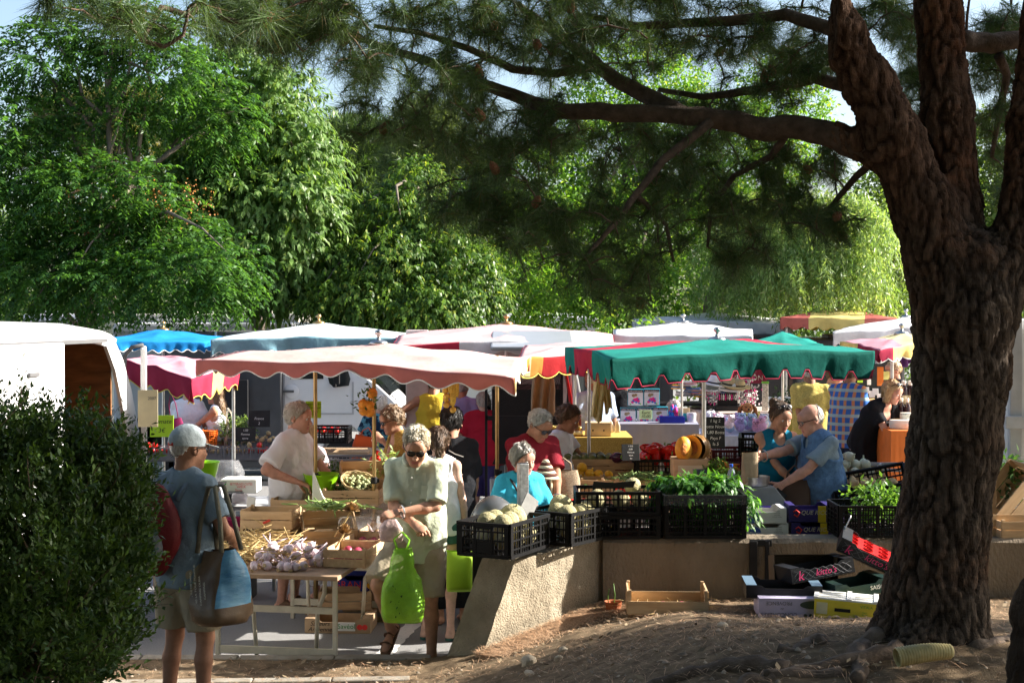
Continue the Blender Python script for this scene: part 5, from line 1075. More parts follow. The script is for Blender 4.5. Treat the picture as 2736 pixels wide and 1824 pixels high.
canopy('plain white canopy with grey wavy hem far behind the green one',[at(1690,852,23.6),at(2118,866,23),(XY(2090,26),26,2.42),(XY(1740,26),26,2.42)],.13,.22,([WHC],one),([WHC],one),9,6,((.05,.05),(.95,.05)),'wave',None,bulge=.02,seed=8)
canopy('plain white canopy at right showing beside the pine trunk',[at(2226,886,19.5),at(2600,872,19.8),(XY(2560,22),22,2.33),(XY(2290,22),22,2.33)],.15,.20,([WHC],one),([WHC],one),8,6,((.05,.05),),'wave',None,bulge=.02,seed=9)
canopy('yellow and brick red striped canopy farthest back at right',[at(2085,846,22),at(2398,851,22),(XY(2390,24),24,2.45),(XY(2100,24),24,2.45)],.17,.20,([CRIM,YELC,fabric('brick_cloth',(.55,.16,.13))],lambda u,v:stripe((.24,2),(.72,1),(1,2))(u)),([YELC,fabric('brick_cloth')],lambda u,v,s:stripe((.24,1),(.72,0),(1,1))(u)if s in 'fb' else 1),8,6,((.05,.05),(.95,.05)),'wave',None,seed=10)
canopy('maroon and yellow striped canopy with toothed edge beside the pine trunk',[at(2350,936,14.6),at(2560,900,15.6),(XY(2480,17.4),17.4,2.2),(XY(2245,16.6),16.6,2.19)],.10,.15,([CREAMC,MART],lambda u,v:1 if u<.3 or u>.75 else 0),([YELC,MAR],lambda u,v,s:stripe((.16,1),(.62,0),(1,1))(u)if s=='f' else(1 if v<.5 else 0)),9,6,((.3,.3),),'tooth',WPIPE,bulge=.02,seed=11)
canopy('long white topped canopy behind the crimson band of the green one',[at(1640,893,18.6),at(2010,897,18.6),(XY(2010,21),21,2.28),(XY(1640,21),21,2.28)],.14,.16,([WHC],one),([WHC],one),9,6,((.1,.1),(.9,.1)),'wave',None,seed=12)
canopy('second teal canopy with only its peak showing behind the green one',[at(1985,922,17.2),at(2200,922,17.4),(XY(2180,19.4),19.4,2.13),(XY(2000,19.2),19.2,2.13)],.15,.10,([TEALT],one),([TEALV],one),7,6,((.5,.5),),'lobe',None,finial=False,seed=13)
VANW=M('van_paint',(.78,.78,.78),.22,.03,4,spec=.5);VGREY=M('van_grey_trim',(.12,.12,.125),.5,.1);TYRE=M('tyre_rubber',(.016,.016,.017),.8,.2,30);GLASSD=M('dark_glass',(.02,.026,.028),.06,.1,spec=.7);PLY=M('brown_plywood',(.20,.085,.03),.6,.35,5,.1,40,stretch=(1,1,4));RIMM=M('wheel_rim',(.42,.43,.44),.4,.15,12,metal=.6)
def wheel(t,x,y,r=.33,w=.2,axis=(0,1,0)):
 e=bpy.data.objects.new('wheel',None);COL.objects.link(e);e.parent=t;e.location=(x,y,r);m=MB();m.lathe([(r*.62,-w/2),(r*.93,-w/2),(r,-w/3),(r,w/3),(r*.93,w/2),(r*.62,w/2),(r*.62,-w/2)],seg=28,axis=axis);m.build('tyre',TYRE,e,True,auto=40)
 m=MB();m.lathe([(0,-w*.42),(r*.2,-w*.45),(r*.24,-w*.34),(r*.5,-w*.36),(r*.56,-w*.46),(r*.62,-w*.46),(r*.62,w*.46),(0,w*.46)],seg=28,axis=axis)
 ax=V(axis);u=ax.orthogonal().normalized();w_=ax.cross(u)
 for k in range(5):c=(u*math.cos(k*1.2566)+w_*math.sin(k*1.2566))*r*.34-ax*w*.36;m.ball(c,.022,6,5,1)
 m.build('rim',[RIMM,BLACK],e,True,auto=35)
def left_van():
 """panel van seen from the side through its open sliding door, rear towards the right"""
 y0,y1=10.6,12.4;TT=lambda px:((px-CX)/FPX*10.6+3.41)/(.11-.99*(px-CX)/FPX);t=thing('white_van','white panel van with open side door showing its brown plywood inside, behind the hedge','van',(-3.41,10.6,0),R(83.6));L=lambda px,py:(TT(px),W(px,py,10.6+.99*TT(px)).z)
 m=MB();top=[(-900,905),(-600,894),(140,890),(255,892),(290,898),(311,906)];inn=[(-900,935),(-600,922),(140,920),(250,917),(285,925),(300,945)];
 def band(a,b,y=0.,th=.03):
  n=min(len(a),len(b));va=[V((*[L(*p)[0]],y,L(*p)[1]))for p in a[:n]];vb=[V((L(*p)[0],y,L(*p)[1]))for p in b[:n]];vs=va+vb+[v+V((0,th,0))for v in va+vb]
  fs=[(n+i,n+i+1,i+1,i)for i in range(n-1)]+[(2*n+i,2*n+i+1,3*n+i+1,3*n+i)for i in range(n-1)]+[(i,i+1,2*n+i+1,2*n+i)for i in range(n-1)]+[(n+i+1,n+i,3*n+i,3*n+i+1)for i in range(n-1)]+[(0,2*n,3*n,n),(n-1,2*n-1,4*n-1,3*n-1)]
  m.add(vs,fs)
 band(top,inn);pil_o=[(300,900),(326,960),(348,1040),(368,1150),(378,1300),(380,1560)];pil_i=[(283,925),(306,990),(322,1070),(335,1150),(342,1300),(345,1560)];band(pil_o,pil_i,-.004)
 ro=[V((L(*p)[0],0,L(*p)[1]))for p in[(-900,905),(-600,894),(140,890),(255,892),(290,898),(311,906)]];n=len(ro);vs=[]
 for k,(dy,dz)in enumerate(((0,0),(.06,.045),(.3,.085),(.9,.10),(1.5,.085),(1.74,.045),(1.8,0))):vs+=[v+V((0,dy,dz))for v in ro]
 m.add(vs,[(k*n+i,k*n+i+1,(k+1)*n+i+1,(k+1)*n+i)for k in range(6)for i in range(n-1)]);m.build('body_shell',VANW,t,True,auto=50)
 m=MB();m.box((-.3,1.78,1.35),(2.9,.02,1.85));m.box((-.3,.9,.45),(2.9,1.74,.05));m.box((-.3,.9,2.31),(2.9,1.7,.02));m.box((-1.7,.9,1.35),(.02,1.7,1.85));m.box((1.17,.90,1.38),(.02,1.72,1.8));m.build('cargo_lining',PLY,t)
 d=MB();d.box((-.62,-.05,1.32),(1.30,.04,1.94));dd=d.build('sliding_door',VANW,t,bev=.018)
 q=MB();bx=lambda a,b,c_,e:q.box(((L(a,0)[0]+L(c_,0)[0])/2,-.073,(L(0,b)[1]+L(0,e)[1])/2),(abs(L(c_,0)[0]-L(a,0)[0]),.008,abs(L(0,b)[1]-L(0,e)[1])))
 bx(-20,943,138,946);bx(136,946,140,985);bx(-20,1012,80,1017);q.build('door_crease',M('van_seam',(.45,.45,.46),.4),dd);KIDS
 q=MB();q.box((L(60,0)[0],-.085,L(0,1006)[1]),(.16,.02,.03));q.build('handle',VGREY,dd,bev=.005)
 q=MB();q.box((-.8,-.02,2.29),(3.4,.045,.03));q.build('roof_rail',VGREY,t)
 q=MB();IV=t.matrix_basis.inverted();pa,pb=(IV@W(384,1000,y_)for y_ in(12.0,12.8));pa.z=pb.z=1.36;q.bar(pa,pb,.05,1.72);q.build('rear_door',VANW,t,bev=.012);q=MB();q.tube([IV@W(a_,b_,12.0)for a_,b_ in((383,922),(352,928),(334,950),(330,1000))],.018,7);q.build('door_stay',VGREY,t,True)
 wheel(t,.7,.12);wheel(t,-2.4,.12)
 sg=thing('cream_notice','cream paper notice with faint grey print hanging beside the open van door','notice',(XY(394,10.0),10.0,W(0,1140,10.0).z));m=MB();m.box((0,0,.13),(.14,.004,.26));m.build('sheet',M('cream_paper',(.74,.64,.42),.8),sg);lettering(sg,'2007',(.03,-.004,.2),(PI/2,0,0),.03,VGREY)
left_van()
def cab_van():
 y0=21.;X=lambda px:XY(px,y0);Z=lambda py:W(0,py,y0).z;o=V((X(880),y0,0));t=thing('white_van','white delivery van cab with round door handle plate parked behind the red canopy','van',o);L=lambda px,py:(X(px)-o.x,Z(py));m=MB()
 body=[(745,1205),(745,880),(925,880),(948,960),(965,1000),(1010,1030),(1050,1068),(1078,1100),(1090,1150),(1092,1235),(985,1235),(975,1180),(945,1140),(905,1135),(870,1160),(858,1215),(745,1215)]
 m.plate([L(*p)for p in body],0,1.9);m.build('body',VANW,t,bev=.02)
 m=MB();m.plate([L(*p)for p in[(775,1012),(775,930),(862,930),(864,1012)]],-.012,0);m.plate([L(*p)for p in[(870,985),(872,930),(912,930),(936,1012),(932,1030),(892,1034),(880,1024)]],-.012,0);m.build('side_window',GLASSD,t)
 m=MB();m.plate([L(*p)for p in[(952,968),(968,996),(1012,1026),(1042,1056),(1047,1049),(1017,1017),(975,987),(959,959)]],.04,1.85);m.build('windscreen',GLASSD,t)
 m=MB();m.plate([L(*p)for p in[(757,990),(757,1107),(945,1107),(945,1020),(940,1020),(940,1103),(761,1103),(761,990)]],-.006,.0);m.build('door',M('van_seam'),t)
 m=MB();m.lathe([(.10,0),(.105,.01),(.09,.016)],(L(780,1045)[0],-.002,L(780,1045)[1]),24,axis=(0,-1,0));m.box((L(770,1045)[0],-.02,L(780,1045)[1]),(.17,.02,.035),m=1);m.build('door_handle',[VANW,VGREY],t,True,auto=40)
 m=MB();m.box((L(903,0)[0],-.16,L(0,1010)[1]),(.09,.07,.16));m.tube([(L(895,0)[0],-.14,L(0,1028)[1]),(L(895,0)[0],-.02,L(0,1030)[1])],.03,8);m.build('wing_mirror',BLACK,t,bev=.015)
 m=MB()
 for k in range(3):m.plate([L(*p)for p in[(1038+8*k,1048+7*k),(1043+8*k,1051+7*k),(1045+8*k,1056+7*k),(1040+8*k,1053+7*k)]],-.008,0)
 m.build('air_vent',BLACK,t);wheel(t,L(920,0)[0],.06,.34)
 b=thing('grey_stall_trailer','dark grey box trailer behind the far left vegetable stall','trailer',(X(600),y0-.2,0));m=MB();w_=X(742)-X(430);m.box((0,.9,1.25),(w_,1.7,2.0));m.build('body',M('dark_grey_panel',(.07,.072,.078),.6,.2,3),b,bev=.02);m=MB();m.box((X(625)-X(600),-.03,1.0),(.5,.04,1.1));m.build('door',M('near_black_panel',(.02,.02,.022),.6),b,bev=.01);m=MB();m.box((X(585)-X(600),-.02,1.25),(.03,.03,2.));m.build('corner_post',ALU,b);wheel(b,-.6,.1,.3)
cab_van()
def coffee_cart():
 y0=24.;t=thing('coffee_cart','dark coffee van side with a painted steaming cup and cursive lettering','food cart',(XY(1075,y0),y0,0));m=MB();m.box((0,.6,1.25),(1.2,1.2,2.1));m.build('body',M('brown_black_panel',(.035,.030,.026),.6,.2),t,bev=.02);wheel(t,0,.1,.28)
 ink=M('cream_ink',(.42,.38,.30),.7);z=W(0,1058,y0).z;x=XY(1085,y0)-XY(1075,y0);lettering(t,'café',(x-.2,-.012,W(0,1000,y0).z),(PI/2,0,0),.30,ink,shear=.3);m=MB();m.tube([(x+.11*math.cos(a),-.012,z+.03*math.sin(a))for a in np.linspace(0,2*PI,20)],.006,5);m.tube([(x-.11,-.012,z),(x-.09,-.012,z-.10),(x-.03,-.012,z-.15),(x+.03,-.012,z-.15),(x+.09,-.012,z-.10),(x+.11,-.012,z)],.006,5);m.tube([(x-.2,-.012,z-.16),(x,-.012,z-.175),(x+.2,-.012,z-.16)],.006,5);m.tube([(x,-.012,z+.04),(x+.04,-.012,z+.09),(x+.1,-.012,z+.06),(x+.14,-.012,z+.12)],.005,5);m.build('cup_drawing',ink,t,True)
 t=thing('pale_van_door','pale pinkish van door standing open behind the man in yellow','van door',(XY(1115,18.6),18.6,0));m=MB();m.box((0,0,1.3),(.30,.06,2.0));m.build('panel',M('pale_pink_paint',(.62,.52,.48),.4),t,bev=.02);m=MB();m.box((.1,-.035,1.02),(.07,.015,.09));m.build('latch',BLACK,t)
coffee_cart()
def hatch_car():
 y0=17.;X=lambda px:XY(px,y0);o=V((X(1470),y0,0));t=thing('estate_car','silver car with raised tailgate and tall red tail lamp behind the honey stall','car',o);L=lambda px,py:(X(px)-o.x,W(0,py,y0).z);silver=M('silver_paint',(.48,.49,.50),.28,.05,5,metal=.5);m=MB()
 m.plate([L(*p)for p in[(1528,1200),(1522,1000),(1505,930),(1514,930),(1545,1010),(1562,1110),(1560,1200)]],-.06,1.5);m.box((L(1420,0)[0],1.4,1.2),(1.0,.05,2.2));m.box((L(1420,0)[0],.7,.42),(1.0,1.5,.25));m.build('body',silver,t,bev=.02)
 m=MB();m.plate([L(*p)for p in[(1506,985),(1516,1000),(1528,1060),(1530,1120),(1518,1140),(1510,1140),(1520,1090),(1516,1040)]],-.09,-.05);m.build('tail_lamp',M('red_lamp',(.55,.02,.02),.15),t,bev=.006);m=MB();m.box((L(1415,0)[0],.72,1.15),(.9,1.3,.9));m.build('boot_lining',BLACK,t);m=MB();m.box((L(1420,0)[0],-.45,2.2),(.95,1.0,.05),(R(10),0,0));m.build('tailgate',silver,t,bev=.02);m=MB();m.plate([L(*p)for p in[(1488,960),(1500,960),(1515,1040),(1512,1120),(1500,1120),(1503,1040)]],-.075,-.055);m.build('door_trim',M('pale_pink_paint'),t);wheel(t,L(1545,0)[0],.0,.31)
 g=thing('wire_screen','black wire screen standing in the shade behind the red canopy','screen',(XY(1400,15.8),15.8,0));m=MB();m.box((0,0,1.9),(.85,.02,.02));m.box((0,0,1.35),(.85,.03,.05));m.box((-.42,0,1.),(.03,.03,1.95));m.box((.42,0,1.),(.03,.03,1.95))
 for k in range(-9,10):m.bar((max(-.42,-.42+k*.085),.0,max(1.37,1.37-k*.085*0)if k>=0 else 1.37+(-k)*.085*.6),(min(.42,-.42+k*.085+.9),0,1.88),.004)if-.42+k*.085<.40 else None
 m.build('frame',BLACK,g)
 for px,lab in((1360,'brown leather bag hanging in the boot of the silver car'),):
  bag('hanging_bag',lab,'bag',1452,990,15.6,.26,.5,.1,M('tan_leather',(.27,.17,.09),.6),hh=.1)
 c=thing('garden_chair','yellow plastic garden chair between the silver car and the green canopy','chair',(XY(1560,16.2),16.2,0),R(-60));Y_=M('yellow_plastic',(.80,.58,.02),.35);m=MB();m.box((0,0,.43),(.44,.44,.03));m.build('seat',Y_,c,bev=.012);m=MB();m.tube([(-.22,.2,.45),(-.2,.26,.8),(0,.29,.86),(.2,.26,.8),(.22,.2,.45)],.02,8);[m.bar((x,.22,.45),(x*.95,.28,.84),.05,.012)for x in(-.12,0,.12)];m.build('backrest',Y_,c,True,auto=40)
 for sx in(-1,1):
  m=MB();m.tube([(sx*.23,.22,.66),(sx*.25,0,.67),(sx*.24,-.18,.64),(sx*.23,-.2,.45)],.018,8);m.build('armrest',Y_,c,True)
  for sy in(-1,1):m=MB();m.bar((sx*.2,sy*.2,.42),(sx*.24,sy*.23,0),.035);m.build('leg',Y_,c)
hatch_car()
def far_vehicles():
 for px0,px1,py0,y,lab,col in((350,800,838,30,'long cream lorry roof behind the left trees',(.50,.47,.40)),(300,790,862,25.5,'grey white camper roof with skylights behind the blue canopy',(.55,.56,.58)),(60,240,838,31,'white lorry box half hidden under the leaves at left',(.75,.75,.76)),(1560,1800,905,22.5,'dark grey van in the shade behind the trinket stall',(.05,.05,.055)),(1930,2420,905,22.2,'dark van standing in the shade behind the bread counter',(.045,.04,.04)),(1230,1600,845,31,'white van roof glimpsed under the leaves in the middle',(.78,.78,.79))):
  x0,x1=XY(px0,y),XY(px1,y);h=W(0,py0,y).z;t=thing('parked_van',lab,'van',((x0+x1)/2,y,0),0,'vehicles parked behind the stalls');c=M('paint_%d'%px0,col,.4,.05,3);L=x1-x0;m=MB();m.box((0,1.,(h+.35)/2),(L,2.,h-.35));m.build('body',c,t,bev=.06);m=MB();m.box((0,-.02,h-.18),(L*.98,.05,.06));m.build('roof_gutter',M('paint_trim',(.35,.34,.32),.5),t);[MB().box((u,.5,h+.03),(v_,.5,.07)).build('roof_hatch',c,t,bev=.015)for u,v_ in((L*.22,.7),(-L*.2,.5))];m=MB();m.box((L*.1,-.012,h*.62),(L*.5,.03,.45));m.build('window',GLASSD,t,bev=.01);wheel(t,-L*.33,.05);wheel(t,L*.33,.05)
 y=11.5;t=thing('white_lorry','white lorry side with grey door latch at the right edge behind the pine','lorry',(XY(2760,y),y,0));m=MB();m.box((1.0,1.3,1.43),(2.4,2.6,2.06));m.build('box_body',WHITE,t,bev=.015);m=MB();m.box((-.15,-.03,1.43),(.10,.05,2.06));m.box((.02,-.022,1.43),(.02,.03,2.06));m.build('door_frame',M('grey_frame',(.50,.51,.53),.4),t,bev=.008);m=MB();m.box((-.13,-.07,W(0,1126,y).z),(.24,.07,.10));m.tube([(-.05,-.08,.5),(-.05,-.08,2.3)],.014,8);m.build('door_latch',M('grey_frame'),t,bev=.01);wheel(t,.4,.2,.38)
far_vehicles()
table('long market table on cream metal legs carrying the garlic and crates',(-1.52,10.78,0),.98,1.95,.70,-9.5,M('hardboard_top',(.40,.27,.17),.75,.2,6),CREAM,True,True,.03)
gt=lambda px,py,z:G(px,py,z)
t=put('crate_s',(-1.87,11.0,.705),-8,'lower small wooden crate in the stack at the left end of the garlic table','wooden crates on the garlic table');put('crate_s',(-1.865,10.99,.86),-6,'upper small wooden crate holding potatoes, with a red sticker, on the garlic table','wooden crates on the garlic table')
fill('potato',12,(-1.865,10.99,.86),-6,.34,.23,.03,.034,'tan potato in the upper crate on the garlic table','potatoes in the small crate')
st=thing('sticker','red sticker on the small potato crate front','sticker',(-1.875,10.833,.92),(PI/2,R(-25),R(-6)));m=MB();m.box((0,0,0),(.06,.018,.002));m.build('label',M('red_paper',(.62,.06,.04),.6),st)
put('crate_s',(-1.42,10.98,.79),14,'wooden crate tilted towards the viewer, heaped with green broad beans','wooden crates on the garlic table',rx=24);put('crate_dark',(-1.44,11.12,.705),14,'weathered crate propping up the broad bean crate','wooden crates on the garlic table')
rods('broad_beans','heap of long green broad beans in the tilted crate','beans',(-1.42,11.0,1.0),90,.15,.0085,(.11,.09,.022),lambda:(random.gauss(.7,.5),random.gauss(-.3,.6),random.gauss(0,.2)),M('bean_green',(.24,.36,.10),.45,.2,14,rnd=0),curve=.10)
for k,(x,y)in enumerate(((-1.15,10.28),(-1.08,10.69),(-1.01,11.10))):put('crate_m',(x,y,.705),80.5,['wooden crate at the table edge nearest the viewer, holding red onions and garlic','middle wooden crate of the row along the garlic table edge','rear wooden crate of the row along the garlic table edge, under clear plastic bags'][k],'wooden crates on the garlic table')
fill('onion',12,(-1.15,10.30,.705),80,.36,.24,.02,.034,'red onion in the front crate of the garlic table','red onions in the crate');fill('onion',10,(-1.08,10.69,.705),80,.36,.24,.03,.034,'red onion in the middle crate of the garlic table','red onions in the middle crate');fill('garlic',8,(-1.01,11.10,.705),80,.34,.22,.03,.034,'garlic bulb in the rear crate of the garlic table','garlic in the rear crate')
k=0
for row,(zz,n,w_)in enumerate(((.735,26,.50),(.785,18,.42),(.835,11,.30))):
 for i in range(n):
  c=V((-1.57+random.uniform(-w_,w_)*.55,10.08+random.uniform(-.17,.20)*(1-.2*row)+.03*row,zz));clone(PROTO['garlic'],c,(random.uniform(-1.9,-.5),random.uniform(-.9,.9),random.uniform(-1.5,1.5)),'violet white garlic bulb in the heap at the front of the long table','garlic bulbs heaped on the table',random.uniform(.85,1.15))
DRY=M('dry_stalk',(.52,.38,.17),.85,.35,18,.3,90)
rods('garlic_stalks','tangled heap of dry garlic stalks on the left of the garlic table','stalks',(-1.90,10.40,.73),210,.34,.0045,(.11,.16,.065),lambda:(random.gauss(.9,.5),random.gauss(-.25,.6),random.gauss(0,.3)),DRY,curve=.16)
rods('garlic_stalks','thin dry stalks still attached to the heaped garlic bulbs','stalks',(-1.68,10.25,.75),60,.28,.005,(.08,.12,.04),lambda:(1,random.gauss(-.2,.3),random.gauss(.05,.2)),DRY,curve=.1)
for dx,dz,s,lab in((0,0,1,'upper dried artichoke flower head before the broad beans'),(-.10,-.16,.95,'lower dried artichoke flower head above the garlic')):
 b=W(940,1362,10.35)+V((dx*.5,0,dz));t=thing('dried_artichoke',lab,'dried flower',b);m=MB();P=rdir(170);P=P[P[:,2]>-.75];q=leaves(P*.012*s,nrm(P+np.array([0,0,.75])),P,.055*s,.026*s);mesh_obj('flower_head',q.reshape(-1,3),np.arange(len(q)*4).reshape(-1,4),M('dry_petals',(.42,.27,.12),.8,.3,60),t);m.tube([(0,0,0),(-.06,.01,-.10),(-.13,.03,-.2)],.007,6);m.build('stem',DRY,t,True)
hk=thing('wire_hook','bent steel wire hook lying at the front edge of the garlic table','hook',gt(720,1512,.712));m=MB();m.tube([(.03,.06,.004),(.0,.0,.004),(-.03,-.03,.004),(-.02,-.06,.004),(.012,-.05,.004)],.004,6);m.build('wire',STEEL,hk,True)
pb=bag('plastic_bag','crumpled clear plastic bags heaped on the rear crates of the garlic table','plastic bags',960,1378,11.0,.32,.11,.25,M('clear_film',(.75,.76,.78),.12,.1,20,1.5,30,alpha=.16,spec=.8),False,1.0,puff=.9,seed=3);bag('plastic_bag','clear plastic bag standing beside the man holding the lime bag','plastic bags',1000,1345,11.5,.22,.12,.2,MATS['clear_film'],False,.8,puff=.9,seed=9)
put('crate_tall',(XY(815,11.75),11.75,.80),-6,'orange toned wooden crate under the hand of the vendor in white','wooden crates on the garlic table');t=put('crate_dark',(XY(800,11.8),11.8,.66),-6,'weathered crate hidden under the crate the vendor holds','wooden crates on the garlic table')
LIME=M('lime_plastic',(.34,.72,.02),.3,.06,6,trans=.25)
def bowl(px,py,y,r,h,label):
 p=W(px,py,y);t=thing('plastic_bowl',label,'bowl',(p.x,y,p.z-h));m=MB();m.lathe([(0,.006),(r*.7,0),(r*.86,h*.45),(r,h),(r*1.04,h+.004),(r*1.03,h+.012),(r*.97,h+.004),(r*.83,h*.45),(r*.66,.012),(0,.014)],seg=32);m.build('bowl_body',LIME,t,True,auto=60);return t
bowl(858,1268,11.85,.145,.15,'bright lime green plastic bowl on the crates beside the vendor in white');b2=bowl(548,1236,12.6,.125,.13,'lime green bowl on the weighing scale behind the man in the cap')
pc=thing('paper_bags','white paper bags standing upright before the lime bowl','paper bags',W(846,1345,11.2));m=MB();m.plate([(-.035,-.06),(.075,-.06),(.075,.03),(.05,.06),(-.02,.25),(-.03,.25)],-.012,.012);m.build('bag_stack',WHITEP,pc,bev=.004)
pc=thing('paper_bags','white paper slip standing behind the potato crate','paper bags',W(668,1345,11.2));m=MB();m.plate([(-.03,-.06),(.035,-.06),(.045,.05),(-.02,.06)],-.006,.006);m.build('bag_stack',WHITEP,pc,bev=.002)
table('dark counter of vegetables behind the man with the lime bag',(-.95,12.2,0),1.25,.85,.86,2,WOODD,CREAM)
for px,py,y,rz,key,lab in((945,1345,11.7,-4,'crate_m','wooden crate of dark leaves below the wicker basket'),(905,1290,12.3,5,'crate_flat','flat crate behind the wicker basket')):
 p=W(px,py,y);put(key,(p.x,y,p.z),rz,lab,'wooden crates on the garlic table')
blob_leaves('dark_salad','dark curly salad leaves in the crate under the wicker basket','salad',tuple(W(940,1322,11.7)),(.17,.1,.03),90,'gen',.28,((.015,.035,.015),(.06,.09,.05)),'leaf_salad');blob_leaves('parsley','dark green parsley bunch beside the lime bowl','parsley',tuple(W(905,1268,12.2)),(.09,.09,.06),90,'gen',.28,((.02,.06,.01),(.05,.12,.02)),'leaf_salad')
def basket(px,py,y):
 p=W(px,py,y);t=thing('wicker_basket','oval wicker basket tipped forward, full of green almonds','basket',p,(R(30),R(14),R(-12)));m=MB()
 for j in range(9):k=j/8;m.tube([((.10+.055*k)*math.cos(a),(.075+.04*k)*math.sin(a),.012+.10*k+.004*math.sin(10*a+j*PI))for a in np.linspace(0,2*PI,40)],.0075,6)
 for i in range(20):a=2*PI*i/20;m.tube([(.10*math.cos(a),.075*math.sin(a),.01),(.158*math.cos(a),.118*math.sin(a),.115)],.004,5)
 m.lathe([(0,.008),(.1,.006),(.1,.014),(0,.016)],sc=(1,.75),seg=20);m.build('weave',STRAWC,t,True)
 for i in range(55):a,r_=random.uniform(0,6.28),math.sqrt(random.random());c=V((.128*r_*math.cos(a),.09*r_*math.sin(a),.085+.03*(1-r_)+random.uniform(0,.012)));clone(PROTO['almond'],t.matrix_basis@c,(random.random()*6,random.random()*6,0),'pale green almond in the wicker basket','green almonds in the basket')
pr('almond','green_almond','almond',lambda m:m.ball((0,0,0),(.012,.012,.020),8,6),[M('almond_skin',(.36,.40,.20),.7,.2,30,rnd=.15)])
basket(958,1312,11.75)
cb=put('crate_flat',W(975,1280,12.0),12,'pale flat tray leaning behind the wicker basket with a few tomatoes',None,rx=25)
fill('tomato',7,W(1003,1268,12.25),10,.15,.12,.0,.034,'red tomato beside the carrots on the dark counter','tomatoes beside the carrots');fill('carrot',28,W(1000,1262,12.45),0,.30,.16,.0,.018,'long orange carrot on the dark counter behind the man with the lime bag','carrots on the dark counter',lay=20)
blob_leaves('cabbage','pale green cabbage behind the shoulder of the man with the lime bag','cabbage',tuple(W(1030,1268,12.2)),(.06,.06,.05),50,'gen',.6,((.20,.32,.12),(.38,.48,.25)),'leaf_cabbage',kindtag='stuff');
BLUEB=M('blue_card',(.02,.035,.28),.5,.15,10);YELB=M('yellow_card',(.72,.55,.03),.5,.1,10)
carton('blue_box',.50,.36,.12,BLUEB);carton('brown_box',.52,.36,.11,CARD,notch=True);carton('white_box',.40,.30,.10,WHITEP,WHITEP,False,lid=True,notch=False)
o=put('blue_box',(-1.23,11.95,.20),-6,'upper blue box with red lettering and yellow sun under the garlic table','cardboard boxes under the garlic table');lettering(o,'GRAN',(-.12,-.184,.055),(PI/2,0,0),.085,M('red_ink',(.70,.05,.04),.5));m=MB();m.lathe([(0,0),(.028,0),(.028,.002)],(.07,-.1815,.055),16,axis=(0,-1,0));[m.bar((.07+.03*math.cos(a),-.1835,.055+.03*math.sin(a)),(.07+.046*math.cos(a),-.1835,.055+.046*math.sin(a)),.006,.002)for a in np.linspace(0,2*PI,13)[:-1]];m.build('sun_print',M('orange_ink',(.80,.40,.03),.5),o)
o=put('blue_box',(-1.2,12.0,.32),-3,'plain blue box stacked on the lettered blue box under the table','cardboard boxes under the garlic table');put('crate_dark',(-1.2,12.05,.0),-4,'weathered crate on the asphalt carrying the blue boxes','cardboard boxes under the garlic table')
o=put('brown_box',(-1.36,11.3,.0),-3,'brown box with green and red print on the asphalt under the garlic table','cardboard boxes under the garlic table');m=MB();m.plate([(.0,.02),(.14,.02),(.14,.088),(.0,.088)],-.1835,-.1815);m.build('print_panel',WHITEP,o);lettering(o,'Savéol',(.07,-.1855,.055),(PI/2,0,0),.055,M('green_ink',(.05,.30,.06),.5));lettering(o,'Saveurs',(-.14,-.1825,.075),(PI/2,0,0),.05,BLACK,shear=.3);lettering(o,'Anciennes',(-.13,-.1825,.030),(PI/2,0,0),.05,BLACK,shear=.3);m=MB();[m.lathe([(0,0),(.022,0),(.022,.002)],(x,-.1815,.05),14,axis=(0,-1,0))for x in(.175,.215)];m.build('tomato_print',M('red_ink'),o)
put('crate_dark',(-1.36,11.62,.11),3,'brown wooden crate stacked behind the printed brown box','cardboard boxes under the garlic table')
slate(1046,1405,10.55,.085,.24,['Gourmandise','','',''],'narrow upright sign with black panel hanging at the right end of the garlic table',rz=-25,rx=-4,mat=WHITEP,ink=BLACK,size=.02);m=MB();o=list(SC.objects)[-1].parent;m.box((0,-.006,.15),(.062,.004,.15));m.build('panel',SLATE,o)
m=MB();m.ball((0,-.008,.05),(.02,.004,.02),10,6);m.build('picture',ORNG,o,True)
pr("gourd","gourd","gourd",lambda m:m.ball((0,0,0),(.026,.026,.024),12,8),[M("gourd_skin",(.66,.38,.07),.4,.2,20,rnd=.15)])
pr("maize","corn_cob","corn",lambda m:m.tube([(0,0,-.11),(0,0,-.08),(0,0,.02),(0,0,.08),(0,0,.1)],[.006,.016,.021,.018,.006],9),[M("maize_grain",(.66,.40,.06),.5,.35,110,.4,180,rnd=.12)])
def bunch(px,py,y,label,pts,key,leaf=True):
 p=W(px,py,y);top=W(px,985,y);t=thing('hanging_string',label.replace('fruit','cord holding them'),'cord',top);m=MB();m.tube([(0,0,0),(.004,0,(p.z-top.z)*.5),(0,0,p.z-top.z)],.004,5);m.build('cord',DRY,t,True)
 for dx,dz,lab in pts:clone(PROTO[key],p+V((dx,random.uniform(-.03,.03),dz)),(0,random.random(),random.random()),lab,label,1.0)
s=11.5/FPX
bunch(995,1050,11.5,'oranges hung on the bronze pole',[((995-995)*s,0,'topmost hanging orange beside the bronze pole')]+[((x-995)*s,-(yy-1050)*s,'orange hanging in the lower bunch beside the bronze pole')for x,yy in((971,1080),(987,1085),(973,1096),(987,1100),(979,1088))],'orange');blob_leaves('orange_leaves','dark leaves between the hanging oranges','leaves',tuple(W(978,1066,11.5)),(.03,.03,.03),8,'gen',.45,((.03,.07,.02),(.06,.12,.03)),'leaf_salad')
s=11.0/FPX;bunch(1190,1015,11.0,'dried gourds hung under the red canopy',[((x-1190)*s,-(yy-1015)*s,'round yellow gourd in the string hanging under the red canopy')for x,yy in((1190,1018),(1191,1032),(1190,1044),(1192,1058),(1191,1068),(1206,1077),(1192,1082),(1210,1095))],'gourd')if 'gourd' in PROTO else None
